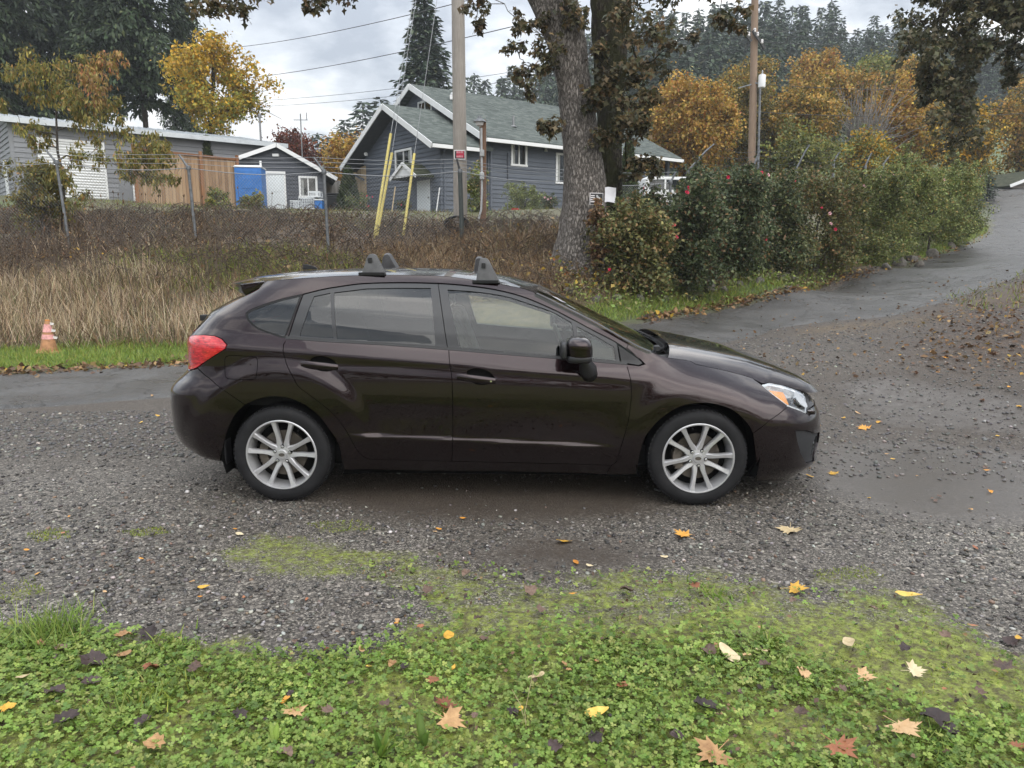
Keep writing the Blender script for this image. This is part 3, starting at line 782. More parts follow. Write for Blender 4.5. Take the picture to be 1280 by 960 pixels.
def pip(poly, pts):
    P = np.array(poly); x, y = pts[:, 0], pts[:, 1]; inside = np.zeros(len(pts), bool)
    j = len(P) - 1
    for i in range(len(P)):
        yi, yj, xi, xj = P[i, 1], P[j, 1], P[i, 0], P[j, 0]
        c = ((yi > y) != (yj > y)) & (x < (xj - xi) * (y - yi) / (yj - yi + 1e-15) + xi)
        inside ^= c; j = i
    return inside
def panel_arrays(poly, holes=(), off=0.0, grid=0.017, rim=0.014, gap=0.0022, edge=0.016):
    poly = densify(inset_poly(densify(poly, edge), gap), 10)
    holes = [inset_poly(densify(h, edge), -gap) for h in holes]
    loops = [poly] + [list(h) for h in holes]
    pts = []; edges = []; base = 0
    for lp in loops:
        n = len(lp); pts += lp; edges += [(base + i, base + (i + 1) % n) for i in range(n)]; base += n
    B = np.array(pts)
    x0, z0 = np.array(poly).min(0); x1, z1 = np.array(poly).max(0)
    gx, gz = np.meshgrid(np.arange(x0, x1, grid), np.arange(z0, z1, grid))
    gx = gx + (np.arange(gx.shape[0])[:, None] % 2) * grid / 2
    G = np.stack([gx.ravel(), gz.ravel()], 1)
    ins = pip(poly, G)
    for h in holes: ins &= ~pip(h, G)
    G = G[ins]
    if len(G):
        keep = np.ones(len(G), bool)
        for k in range(0, len(B), 200):
            d = np.sqrt(((G[:, None] - B[None, k:k + 200]) ** 2).sum(-1)).min(1); keep &= d > grid * 0.45
        G = G[keep]
    allp = np.concatenate([B, G]) if len(G) else B
    r = delaunay_2d_cdt([Vector((float(a), float(b))) for a, b in allp], edges, [], 0, 1e-6)
    vv = np.array([(p.x, p.y) for p in r[0]]); tri = np.array([list(f) for f in r[2] if len(f) == 3])
    c = vv[tri].mean(1); ok = pip(poly, c)
    for h in holes: ok &= ~pip(h, c)
    tri = tri[ok]
    q, z = vv[:, 0], vv[:, 1]
    nrm = surf_n(q, z); P = surf(q, z) + nrm * off
    # rim turned inwards
    e = {}
    for t in tri:
        for a, b in ((t[0], t[1]), (t[1], t[2]), (t[2], t[0])):
            if (b, a) in e: del e[(b, a)]
            else: e[(a, b)] = 1
    # orientation: outward on the +y side
    fa, fb, fc = P[tri[:, 0]], P[tri[:, 1]], P[tri[:, 2]]
    sgn = np.sum(np.cross(fb - fa, fc - fa) * nrm[tri].mean(1), 1)
    be = list(e)
    V = [P]; Nn = [nrm]; F = [np.where((sgn < 0)[:, None], tri[:, ::-1], tri)]
    if rim and be:
        fl = sgn.mean() < 0
        ba = np.array(be); n0 = len(P)
        pa, pb = P[ba[:, 0]], P[ba[:, 1]]; na, nb = nrm[ba[:, 0]], nrm[ba[:, 1]]
        rn = np.cross(pb - pa, na); rn /= (np.linalg.norm(rn, axis=1, keepdims=True) + 1e-9)
        if fl: rn = -rn
        k = len(ba); RV = np.concatenate([pa, pb, pb - nb * rim, pa - na * rim])
        i = np.arange(k); RF = np.stack([i, i + 3 * k, i + 2 * k, i + k], 1) + n0
        if fl: RF = RF[:, ::-1]
        V.append(RV); Nn.append(np.concatenate([rn] * 4)); F.append(RF)
    return np.concatenate(V), np.concatenate(Nn), F
def panel(name, poly, mat, parent=None, both=True, **kw):
    V, Nn, F = panel_arrays(poly, **kw)
    out = []
    for sd in ((-1, 1) if both else (-1,)):
        m = np.array([1, sd, 1]); Vs = V * m; Ns = Nn * m
        Fs = F if sd == 1 else [f[:, ::-1] for f in F]
        me = np_mesh(name, Vs, Fs, [mat], smooth=True)
        me.normals_split_custom_set_from_vertices([tuple(n) for n in Ns])
        par = parent[len(out)] if isinstance(parent, (list, tuple)) else parent
        out.append(link(name, me, par or car))
    return out

# ---- outlines read off the photograph
rail_px = [(334, 351), (352, 349.4), (372, 348), (420, 345), (450, 344), (482, 343.5), (520, 343.9), (556, 345.2), (597, 350.4), (630, 356), (663, 363.6), (706, 383.9), (740, 401), (766, 415.7), (787, 427.7)]
frame_px = [(378.8, 367.6), (402.8, 361.6), (420, 358.6), (453, 354.3), (500, 353), (547.5, 354), (582, 356.6), (620, 362), (654.4, 371), (688.8, 385.4), (716.3, 399.4), (740.3, 412.3), (771.3, 428.6), (799.6, 448.4), (806.5, 455)]
rgap_px = [(378.8, 367.6), (370, 392), (359.8, 421.7), (354.6, 430.3), (353.7, 438), (358, 454.4), (366.7, 472), (373, 483), (383, 491), (404.5, 507), (416, 517), (426, 528.5), (437, 546), (446, 562), (454.5, 570.8), (463.3, 574.3)]
bgap_px = [(547.8, 354), (553, 393), (559.5, 436.5), (562.6, 457), (565, 476), (566, 520), (565.6, 554), (564.8, 576.6)]
fgap_px = [(764.4, 581.7), (770.4, 577.4), (774.7, 563.7), (780.7, 543.9), (785.9, 523.3), (789, 497), (788.6, 478), (785.6, 464), (782.6, 455.5)]
belt_px = [(359.8, 423.5), (410, 427.3), (480, 431.3), (559.5, 437.2), (620, 442.3), (706, 449.2), (782.6, 455.8)]
archr_px = [(275.8, 577), (279.5, 556), (284.4, 538), (293, 520), (306.6, 506.3), (324, 498.6), (346, 495.6), (372, 501.5), (397.7, 519), (411.4, 537), (420.5, 550), (425.5, 564), (428.9, 587)]
archf_px = [(795.3, 593), (798.8, 573), (804, 552), (810.8, 540.3), (822.8, 526.5), (840, 513.6), (858, 506), (881.6, 503.8), (899, 506.5), (916, 513), (932, 527), (940.9, 541.8), (943.6, 562), (945.5, 601)]
rail = curve(QZ(*rail_px)); frame = curve(QZ(*frame_px)); rgap = curve(QZ(*rgap_px)); bgap = curve(QZ(*bgap_px), 0.03); fgap = curve(QZ(*fgap_px))
archr = curve(QZ(*archr_px)); archf = curve(QZ(*archf_px)); belt = curve(QZ(*belt_px), 0.05)
tail_top = QZ((236, 421.5), (244, 419), (256, 418.8), (268.7, 420), (277.5, 423.6), (283.9, 431), (281.5, 436.5))
tail_low = QZ((281.5, 436.5), (262, 449), (247, 459.5))
bump_gap = QZ((247, 459.5), (262, 473), (283, 490), (304.9, 507))
dpill = QZ((249.8, 408.5), (262, 395), (282.5, 382), (306.5, 370))
spoil = QZ((306.5, 370), (316, 365.5), (323.7, 361.2), (330, 354.5), (334, 351))
def upto(c, f): return c[:f] if f < 0 else c[:f + 1]
i_ar = int(np.argmin([abs(p[0] - bump_gap[-1][0]) + abs(p[1] - bump_gap[-1][1]) for p in archr]))
door_low = QZ((463.3, 574.3), (564.8, 576.6), (764.4, 581.7))
quarter_glass = curve(QZ((307.4, 392), (311, 388.4), (328.9, 381), (352, 373.6), (377.6, 367.8)), 0.02) + curve(QZ((377, 369.5), (367, 396), (356.4, 422.3)), 0.02) + curve(QZ((354.5, 422.4), (342.7, 418.8), (331, 415), (320.3, 410.2), (312.5, 404), (308, 398)), 0.02)
fuel = curve(QZ((280.8, 450), (282, 446.5), (286, 444.7), (300, 444.9), (316.5, 445.8), (320.6, 447), (321.9, 451), (321.4, 460), (320.4, 470), (318.5, 473.6), (314.5, 474.4), (300, 474), (285, 473.4), (282, 471), (281, 462)), 0.012)
side_poly = (rail[::-1] + spoil[::-1][1:] + dpill[::-1][1:] + tail_top + tail_low[1:] + bump_gap[1:-1] + archr[i_ar:] +
             QZ((520, 588.4), (620, 589), (700, 591), (757.5, 593)) + door_low[::-1] + rgap[::-1][1:] + frame[1:-2] + QZ((783.3, 434.5)))
body_side = panel('body_side', side_poly, M_PAINT, holes=[quarter_glass, fuel])
panel('fuel_door', fuel, M_PAINT, both=False, gap=0.0016)
qg = panel('quarter_window', quarter_glass, M_GLASS_D, rim=0, off=-0.004, gap=-0.004)
qring = panel('window_seal', inset_poly(quarter_glass, -0.001), M_RUBBER, parent=qg, off=-0.0015, holes=[inset_poly(quarter_glass, 0.010)], gap=0, grid=0.05)

# doors
i_f = int(np.argmin([abs(p[0] - bgap[0][0]) for p in frame]))
b_at = int(np.argmin([abs(p[1] - belt[len(belt) // 2][1]) for p in bgap]))
bz = lambda q: np.interp(q, [p[0] for p in belt], [p[1] for p in belt])
split = lambda c: ([p for p in c if p[1] >= bz(p[0])], [p for p in c if p[1] < bz(p[0])])
r_hi, r_lo = split(rgap); b_hi, b_lo = split(bgap); f_lo = [p for p in fgap if p[1] < bz(p[0])]
qb = b_lo[0][0]; qr = r_lo[0][0]; qf = f_lo[-1][0]
belt_r = [(q, float(bz(q))) for q in np.linspace(qr, qb, 24)]; belt_f = [(q, float(bz(q))) for q in np.linspace(qb, qf, 24)]
handle_r = curve(QZ((388.5, 449), (395, 446), (404, 445.8), (413, 448.6), (419.5, 453.8), (422, 458.5), (417, 462), (409, 464), (399, 462.8), (391.5, 458), (388.5, 453)), 0.008)
handle_f = curve(QZ((584, 464), (591, 461.2), (600, 461.2), (609, 463.8), (615.5, 469), (618.5, 474.2), (613, 478.6), (604, 480.6), (594, 479.4), (587, 474.5), (584, 469)), 0.008)
rear_door = panel('rear_door', belt_r + b_lo[1:] + QZ((463.3, 574.3)) + r_lo[::-1][1:], M_PAINT, holes=[handle_r])
front_door = panel('front_door', belt_f + f_lo[::-1] + b_lo[::-1][:-1], M_PAINT, holes=[handle_f])
small_r = QZ((392.4, 370.2), (412.2, 366), (416.4, 422.6), (374.5, 419.6))
main_r = QZ((417.6, 365.4), (458, 360.4), (500, 359.5), (538, 359.8), (541, 394), (543.8, 431.6), (479, 427.4), (421, 423.2))
main_f = curve(QZ((559.8, 361.8), (595, 364.3), (630, 369.6), (654.4, 377), (688.8, 389), (714, 402.8)), 0.04) + QZ((717, 418), (718.5, 446), (662, 441.7), (620, 438.5), (575, 434.2))
small_f = QZ((721.6, 408.2), (745, 420.5), (767, 433.5), (769.4, 450), (722.8, 446))
frame_r = frame[:i_f + 1] + b_hi + belt_r[::-1][1:-1] + r_hi[::-1][:-1]
i_s = int(np.argmin([abs(p[0] - qz(771.3, 428.6)[0]) for p in frame]))
frame_f = frame[i_f:i_s + 1] + QZ((775.5, 452.3)) + [(q, float(bz(q))) for q in np.linspace(qz(775, 452)[0], qb, 24)] + b_hi[::-1][:-1]
fr = panel('window_frame', frame_r, M_FRAME, parent=rear_door, holes=[small_r, main_r], off=-0.006, edge=0.03)
ff = panel('window_frame', frame_f, M_FRAME, parent=front_door, holes=[main_f, small_f], off=-0.006, edge=0.03)
panel('mirror_base', QZ((772.3, 430.6), (799, 449), (804, 454), (798.6, 456.6), (776.4, 452.6)), M_BLACK, parent=front_door, off=-0.003)
panel('vent_pane', small_r, M_GLASS_D, parent=rear_door, rim=0, off=-0.012, gap=-0.006)
panel('window_pane', main_r, M_GLASS_D, parent=rear_door, rim=0, off=-0.012, gap=-0.006)
panel('window_pane', main_f, M_GLASS_F, parent=front_door, rim=0, off=-0.012, gap=-0.006)
panel('vent_pane', small_f, M_GLASS_F, parent=front_door, rim=0, off=-0.012, gap=-0.006)
for pr, b in ((rear_door, belt_r), (front_door, belt_f)):
    strip = [(q, z + 0.016) for q, z in b] + [(q, z - 0.001) for q, z in b[::-1]]
    panel('belt_strip', strip, M_BLACK, parent=pr, off=0.003, gap=0, edge=0.04, rim=0.01)
    for hd in ((handle_r,) if pr is rear_door else (handle_f,)):
        panel('handle_recess', inset_poly(hd, -0.004), M_DARK, parent=pr, off=-0.030, gap=0, rim=0)  # near-black instead of body paint: the recess shade is put into the colour
def door_handle(p0, p1, parent):
    """grab bar standing proud over the recess"""
    a, b = qz(*p0), qz(*p1)
    for k, sd in enumerate((-1, 1)):
        n = 14; V = []; F = []
        for i in range(n + 1):
            t = i / n; q = a[0] + (b[0] - a[0]) * t; z = a[1] + (b[1] - a[1]) * t
            P = surf(q, z); lift = 0.030 * math.sin(math.pi * min(1, max(0, t * 0.94 + 0.03))) ** 0.45
            h = 0.023 * (0.55 + 0.45 * math.sin(math.pi * (0.1 + 0.8 * t)) ** 0.6)
            for j in range(8):
                an = 2 * math.pi * j / 8
                V.append((P[0], sd * (P[1] + lift - 0.008 + 0.011 * math.cos(an)), P[2] + h * math.sin(an)))
        for i in range(n):
            for j in range(8):
                q0, q1 = i * 8 + j, i * 8 + (j + 1) % 8; F.append((q0, q1, q1 + 8, q0 + 8))
        F += [tuple(range(8)), tuple(range(n * 8, n * 8 + 8))]
        m = MB(); m.add(V, F); m.build('door_handle', M_PAINT, parent[k], smooth=50)
door_handle((376.5, 454.5), (423, 459), rear_door); door_handle((571.5, 470.5), (619.5, 476), front_door)
for k, sd in enumerate((-1, 1)):                                      # keyhole on the front handle
    c = surf(*qz(614, 475.6)); m = MB(); m.lathe([(0.006, 0.0), (0.006, 0.006)], 12, (c[0], sd * (c[1] + 0.028), c[2]), 'y'); m.build('key_cylinder', M_CHROME, front_door[k], smooth=50)

# front fender, bumpers, lamps
hood_px = [(787, 427.7), (800, 434.5), (814, 440), (835, 447), (861.8, 450.5), (869.5, 455), (899, 461.3), (926, 468), (940, 472.5), (951.2, 480.3)]
fender_top = QZ(*hood_px)
hl_low = QZ((951.2, 480.8), (966, 493), (984.7, 507.2))
fb_gap = QZ((984.7, 507.2), (962, 525.5), (940.9, 541.8))
i_af = int(np.argmin([abs(p[0] - fb_gap[-1][0]) + abs(p[1] - fb_gap[-1][1]) for p in archf]))
fend_poly = QZ((783.3, 434.5)) + fender_top[:1] + fender_top[1:] + hl_low[1:] + fb_gap[1:-1] + archf[:i_af + 1][::-1] + QZ((757.5, 593)) + fgap + QZ((799, 457.4), (806.5, 455.2), (799.6, 448.4))
panel('front_fender', fend_poly, M_PAINT)
hl_bot = hl_low + QZ((990, 509.5), (1000, 513), (1008.5, 517))
hl_q = hl_bot[-1][0]
hl_top = QZ((951.2, 480.8), (960.6, 478.2), (979.5, 482), (995, 487.5))
hl_end = [(hl_top[-1][0] + 0.10, hl_top[-1][1] - 0.03), (hl_q + 0.05, hl_bot[-1][1] + 0.06)]
hl_poly = hl_top + hl_end + hl_bot[::-1][:-1]
headlight = panel('headlight', hl_poly, M_GLASS_C, gap=0.003, rim=0.004, off=0.002)
panel('lamp_housing', hl_poly, M_LAMPBODY, parent=headlight, off=-0.05, gap=-0.002, rim=0)
panel('lamp_rim', hl_poly, M_LAMPBODY, parent=headlight, off=-0.008, gap=0.001, rim=0.045, holes=[inset_poly(densify(hl_poly, .02), 0.012)])
panel('turn_signal', QZ((957.5, 485.6), (980.2, 488.7), (987.6, 505.4), (970, 493.6)), M_AMBER, parent=headlight, off=-0.012, gap=0, rim=0.02)
for k, sd in enumerate((-1, 1)):
    c = surf(*qz(999, 501)); n = surf_n(*qz(999, 501)); c = c - n * 0.035
    m = MB(); m.lathe([(0.006, -0.02), (0.045, 0.02), (0.062, 0.045)], 24, (0, 0, 0), 'z')
    Mx = Vector((n[0] * 0.8 + 0.2, n[1] * 0.8, n[2])).to_track_quat('Z', 'Y').to_matrix().to_4x4()
    mm = MB(); V = [Mx @ Vector(v) for v in m.v]
    mm.add([(c[0] + v.x, sd * (c[1] + v.y), c[2] + v.z) for v in V], [f for f in m.f]); mm.build('projector_bowl', M_CHROME, headlight[k], smooth=40)
    m = MB(); m.lathe([(0.0, 0.030), (0.02, 0.026), (0.033, 0.010), (0.036, -0.01)][::-1], 20, (0, 0, 0), 'z')
    V = [Mx @ Vector(v) for v in m.v]; mm = MB(); mm.add([(c[0] + v.x, sd * (c[1] + v.y), c[2] + v.z) for v in V], m.f); mm.build('projector_lens', M_GLASS_C, headlight[k], smooth=60)
fog_poly = curve(QZ((994.7, 538.6), (1004, 538.6), (1012.2, 539.5), (1019, 542)), 0.02)
fq, fz = fog_poly[-1]
fog_poly = fog_poly + [(fq + 0.10, fz - 0.01), (fq + 0.13, fz - 0.09), (fq + 0.06, fz - 0.205)] + QZ((1008, 578.6), (1001, 566), (997, 552))
zs = np.linspace(0, 1, 14)
nb = QZ((984.7, 507.2)) + hl_bot[2:] + [(hl_q + 0.05, hl_bot[-1][1] + 0.02)]
zt = nb[-1][1]
low_px = QZ((945.5, 601), (970, 601.2), (994, 600.4))
nose_end = [(QF_END(z) - 0.001, float(z)) for z in np.linspace(zt, 0.15, 18)]
lowq = low_px[-1][0]
low_front = [(lowq + (QF_END(0.15) - lowq) * t, 0.09 + 0.06 * t) for t in (0.3, 0.6, 0.85)]
bump_poly = nb + nose_end + low_front[::-1] + low_px[::-1] + archf[i_af:][::-1][1:] + fb_gap[::-1][1:-1]
mouth = [(QF_END(z) - 0.32 - 0.05 * (z > .3), z) for z in (0.20, 0.40)] + [(QF_END(0.40) - 0.02, 0.40), (QF_END(0.2) - 0.02, 0.20)]
fbump = panel('front_bumper', bump_poly, M_PAINT, holes=[fog_poly, mouth])
panel('air_intake', inset_poly(mouth, -0.01), M_DARK, parent=fbump, off=-0.04, gap=0, rim=0)
M_BEZEL = simple('bezel_grey_plastic', (0.024, 0.025, 0.028), 0.55, var=.1)
fog = panel('fog_lamp_bezel', fog_poly, M_BEZEL, parent=fbump, off=-0.012, rim=0.02, gap=0.001, holes=[curve([(fq + 0.055, fz - 0.03), (fq + 0.095, fz - 0.04), (fq + 0.10, fz - 0.09), (fq + 0.06, fz - 0.16), (fq + 0.025, fz - 0.15), (fq + 0.02, fz - 0.08), (fq + .05, fz - .032)], 0.01)[:-1]])
panel('fog_pocket', inset_poly(fog_poly, -0.004), M_BLACK, parent=fbump, off=-0.05, rim=0, gap=0)
for k, sd in enumerate((-1, 1)):
    c = surf(fq + 0.06, fz - 0.09); m = MB(); m.lathe([(0.0, 0.012), (0.03, 0.006), (0.036, -0.01)][::-1], 20, (0, 0, 0), 'x')
    m.v = [(c[0] - 0.02 + v[0], sd * (c[1] - 0.03 + v[1]), c[2] + v[2]) for v in m.v]; m.build('fog_lens', M_GLASS_C, fbump[k], smooth=50)
grq = hl_end[1][0]
gr_poly = [(hl_end[0][0] + 0.01, hl_end[0][1]), (QF_END(0.68) - 0.001, 0.68), (QF_END(zt) - 0.001, zt), (hl_q + 0.055, zt + 0.002), (hl_end[1][0] + 0.01, hl_end[1][1])]
gr = panel('grille', gr_poly, M_BLACK, off=-0.02, gap=0, edge=0.03)
panel('grille_bar', [(gr_poly[0][0] + 0.1, 0.625), (QF_END(.625) - .001, 0.625), (QF_END(.6) - .001, 0.60), (gr_poly[0][0] + 0.1, 0.60)], M_CHROME, parent=gr, off=-0.004, gap=0)
for k, sd in enumerate((-1, 1)):                                      # lamp washer cover below the headlight
    c = surf(*qz(1011, 514.5)); m = MB(); m.box((c[0] + 0.012, sd * (c[1] - 0.01), c[2] - 0.004), (0.05, 0.05, 0.028)); m.build('washer_cover', M_PAINT, fbump[k], bevel=0.008, smooth=40)

tq = tail_top[0][0]
tail_poly = tail_top + tail_low[1:] + QZ((240, 462.3), (236, 462)) + [(tq - 0.16, 0.87), (tq - 0.17, 0.97), (tq - 0.10, tail_top[0][1] - 0.01)]
tl = panel('taillight', tail_poly, M_RED, off=0.004, gap=0.003, rim=0.02)
panel('reverse_lens', [(tq - 0.135, 0.875), (tq - 0.08, 0.875), (tq - 0.08, 0.955), (tq - 0.14, 0.955)], M_GLASS_C, parent=tl, off=0.006, gap=0, rim=0.002)
tz = tail_poly[-2][1]
bl = QZ((275.8, 577.3), (255, 572), (234.4, 567))
rear_end = [(QR_END(z) + 0.001, float(z)) for z in np.linspace(0.27, 0.76, 18)]
rb_poly = bl + [(bl[-1][0] + (QR_END(0.27) - bl[-1][0]) * t, bl[-1][1]) for t in (0.35, 0.7)] + rear_end + [(tail_poly[-3][0] - 0.02, 0.80), (tail_poly[-3][0] + 0.03, 0.845)] + QZ((236, 463), (240.5, 463.2), (247, 460.4)) + bump_gap[1:-1] + archr[:i_ar + 1][::-1][:-1]
panel('rear_bumper', rb_poly, M_PAINT)
dp0 = dpill[0]
tg_poly = [(QR_END(0.77) + 0.001, 0.77)] + [(QR_END(z) + 0.001, float(z)) for z in (0.85, 0.95, 1.02, 1.06, 1.11)] + [(dp0[0], dp0[1] - 0.002), (tail_poly[-1][0] + 0.0, tail_poly[-1][1] + 0.012), (tail_poly[-2][0] - 0.008, tz), (tail_poly[-3][0] - 0.008, 0.86), (tail_poly[-3][0] - 0.02, 0.81)]
tailgate = panel('tailgate', tg_poly, M_PAINT)

# dark inner shell behind every gap
arch_cut_r = [(WHEEL_R[0] + 0.40 * math.cos(a), WHEEL_R[1] + 0.40 * math.sin(a)) for a in np.linspace(R(-30), R(210), 30)]
arch_cut_f = [(WHEEL_F[0] + 0.385 * math.cos(a), WHEEL_F[1] + 0.385 * math.sin(a)) for a in np.linspace(R(-30), R(210), 30)]
shell = [(-2.3, 0.26)] + arch_cut_r[::-1] + arch_cut_f[::-1] + [(2.3, 0.14), (2.5, 0.3), (2.35, 0.68), (1.9, 0.70), (1.75, 0.75), (1.45, 0.83), (1.25, 0.88), (1.04, 0.915), (0.88, 0.97), (0.75, 1.05), (0.50, 1.17), (0.25, 1.32), (0.08, 1.37), (-0.1, 1.39), (-0.4, 1.415), (-0.9, 1.415), (-1.35, 1.38), (-1.5, 1.33), (-1.7, 1.20), (-1.86, 1.08), (-2.2, 1.0), (-2.55, 0.9), (-2.6, 0.4)]
grow = lambda c, d: inset_poly(densify(c, 0.03), -d)
panel('inner_shell', shell, M_DARK, off=-0.045, gap=0, rim=0, grid=0.06, edge=0.05, holes=[grow(quarter_glass, -0.006), grow(small_r, -0.004), grow(main_r, -0.004), grow(main_f, -0.004), grow(small_f, -0.004)])

# crowned surfaces between the two sides
def crown_loft(name, edge, centre, mat, parent=None, n=17, flat=1.9, lift=0.0, thick=True):
    """edge: points (s, y, z) on the near side; centre: (s, z) on the middle line; same count"""
    E = np.array(edge); Cn = np.array([(c[0], 0, c[1]) for c in centre]); V = []
    ts = np.linspace(-1, 1, 2 * n - 1)
    for t in ts:
        a = 1 - np.abs(t) ** flat
        P = E.copy(); P[:, 1] = E[:, 1] * t; P[:, 0] = E[:, 0] + (Cn[:, 0] - E[:, 0]) * a; P[:, 2] = E[:, 2] + (Cn[:, 2] - E[:, 2]) * a + lift
        V.append(P)
    V = np.array(V); m = len(E); k = len(ts)
    i = (np.arange(k - 1)[:, None] * m + np.arange(m - 1)[None]).ravel()
    F = np.stack([i, i + 1, i + m + 1, i + m], 1)
    me = np_mesh(name, V.reshape(-1, 3), F, [mat], smooth=True)
    bm = bmesh.new(); bm.from_mesh(me); bmesh.ops.recalc_face_normals(bm, faces=bm.faces)
    if sum(f.normal.z for f in bm.faces) < 0: bmesh.ops.reverse_faces(bm, faces=bm.faces)
    bm.to_mesh(me); bm.free()
    return link(name, me, parent or car)
def resample(P, n):
    P = np.array(P); d = np.concatenate([[0], np.cumsum(np.linalg.norm(np.diff(P, axis=0), axis=1))]); t = np.linspace(0, d[-1], n)
    return np.stack([np.interp(t, d, P[:, i]) for i in range(P.shape[1])], 1)
def edge3(c): return [surf(*p) for p in c]
cen = lambda pts: [(unp(px, py, 0)[0], unp(px, py, 0)[2]) for px, py in pts]
iw = int(np.argmin([abs(p[0] - qz(670, 366.5)[0]) for p in rail]))
roof_e = resample(edge3(rail[:iw + 1]), 40)
roof_c = resample(cen([(328, 344.4), (340, 342.6), (385.6, 337.5), (451, 335.2), (520, 334.6), (564, 336), (596, 339.2), (637, 345), (672, 354.5)]), 40)
roof_c[:, 0] = roof_c[:, 0]
roof = crown_loft('roof', roof_e, roof_c, M_PAINT, flat=2.3)
ws_e = resample(edge3(rail[iw:] + fender_top[1:3]), 26)
ws_c = resample(cen([(672, 354.5), (697, 368.5), (730, 386), (768, 406), (800, 424)]), 26)
ws_c[:, 0] += np.linspace(0.0, 0.20, 26)
ws_c[:, 1] -= np.linspace(0.0, 0.06, 26)
ws = crown_loft('windshield', ws_e - np.array([0.01, -0.022, 0.002]), ws_c, M_GLASS_W, flat=2.2)
def strip3(name, A, B, mat, parent):
    """ribbon between two rows of points, on both sides"""
    for sd in (1, -1):
        P = np.concatenate([np.array(A), np.array(B)]) * np.array([1, sd, 1]); n = len(A); i = np.arange(n - 1)
        F = np.stack([i, i + 1, i + n + 1, i + n], 1)
        link(name, np_mesh(name, P, F if sd > 0 else F[:, ::-1], [mat], smooth=True), parent)
strip3('pillar_trim', ws_e + (0, 0.0, -0.001), ws_e + (0.004, -0.034, 0.004), M_FRAME, ws)
# hood
hood_e = resample(edge3(fender_top[3:-1] + QZ((946, 475.8), (953, 479.4), (961, 477.8), (979, 481.4), (996, 486.6)) + [(hl_end[0][0] + 0.01, hl_end[0][1] + 0.004)]), 34)
hc = cen([(832, 424.5), (845.5, 426.3), (890, 435.2), (921, 442.3), (960.6, 456), (988, 468), (1003.6, 477.5), (1013, 487)])
hood_c = [(unp(px, py, -0.30)[0] , unp(px, py, -0.30)[2]) for px, py in ((830, 424.4), (845.5, 426.3), (890, 435.2), (921, 442.3), (960.6, 456), (988, 468), (1003.6, 477.5), (1014, 488))]
hood_c = resample(hood_c, 34); hood_c[:, 0] += np.linspace(0.0, 0.06, 34)
hood = crown_loft('hood', hood_e, hood_c, M_PAINT, flat=5.0, n=24)
cowl_e = np.array([surf(*p) for p in fender_top[2:5]]); 
cowl = crown_loft('cowl', resample(cowl_e - (0, 0.03, 0.012), 6), resample([(ws_c[-1][0] - 0.02, ws_c[-1][1] - 0.005), (hood_c[2][0], hood_c[2][1] - 0.025)], 6), M_BLACK, flat=2.2)
for k, (y0, y1) in enumerate(((-0.62, -0.02), (-0.12, 0.50))):         # wipers parked at the foot of the windshield
    def wpt(t, y): 
        a = 1 - abs(y / 0.74) ** 2.2
        return np.array([ws_e[-1][0] + (ws_c[-1][0] - ws_e[-1][0]) * a - 0.02 - 0.05 * t, y, ws_e[-1][2] + (ws_c[-1][1] - ws_e[-1][2]) * a + 0.022 + 0.03 * t])
    m = MB(); m.tube([wpt(t, y0 + (y1 - y0) * t) for t in np.linspace(0, 1, 9)], [0.011, 0.009, 0.008, 0.007, 0.006, 0.006, 0.005, 0.005, 0.004], 6)
    m.lathe([(0.022, -0.01), (0.022, 0.018), (0.012, 0.026)], 12, tuple(wpt(0, y0))); m.build('wiper', M_BLACK, ws, smooth=50)
# rear glass
rg_e = resample(edge3(dpill), 18)
rg_c = rg_e[:, [0, 2]] + np.stack([np.linspace(-0.13, -0.06, 18), np.linspace(0.03, 0.03, 18)], 1)
rg = crown_loft('rear_window', rg_e - (0.0, 0.012, 0), rg_c, M_GLASS_D, parent=tailgate[0], flat=2.4)
pw = unp(255.5, 397, -0.30); m = MB(); m.box((pw[0], -0.30, pw[2]), (0.045, 0.05, 0.04)); m.tube([pw + (0, 0, 0.0), pw + (-0.03, 0.10, -0.03), pw + (-0.045, 0.34, -0.05)], 0.008, 6); m.build('rear_wiper', M_BLACK, tailgate[0], bevel=0.006, smooth=50)
# spoiler: a wing over the rear window
def spoiler():
    yn = surf(*qz(320, 358))[1] - 0.006
    E = [unp(px, py, -yn) for px, py in ((301, 355.4), (331.5, 351.6), (329, 355), (323.7, 361.2), (316, 365.3), (307, 369.6), (303.5, 364))]
    a0, a1 = unp(303.8, 350.4, 0), unp(341, 342.9, 0)
    Cn = [a0, a1, a1 - (.01, 0, .03), a1 - (.06, 0, .05), a0 + (.09, 0, -.055), a0 + (.05, 0, -.06), a0 + (.012, 0, -.035)]
    V = []; F = []; pr = E
    for f in (-1, -.97, -.88, -.7, -.45, -.2, 0, .2, .45, .7, .88, .97, 1):
        a = 1 - abs(f) ** 2.6
        for p, c in zip(E, Cn): V.append((p[0] + (c[0] - p[0]) * a, f * yn, p[2] + (c[2] - p[2]) * a))
    ys = [0] * 13
    n = len(pr)
    for j in range(len(ys) - 1):
        for i in range(n): F.append((j * n + i, j * n + (i + 1) % n, (j + 1) * n + (i + 1) % n, (j + 1) * n + i))
    F += [tuple(range(n)), tuple(range(len(V) - 1, len(V) - n - 1, -1))]
    m = MB(); m.add(V, F); return m.build('spoiler', M_PAINT, tailgate[0], smooth=32, bevel=0.006)
spoiler()
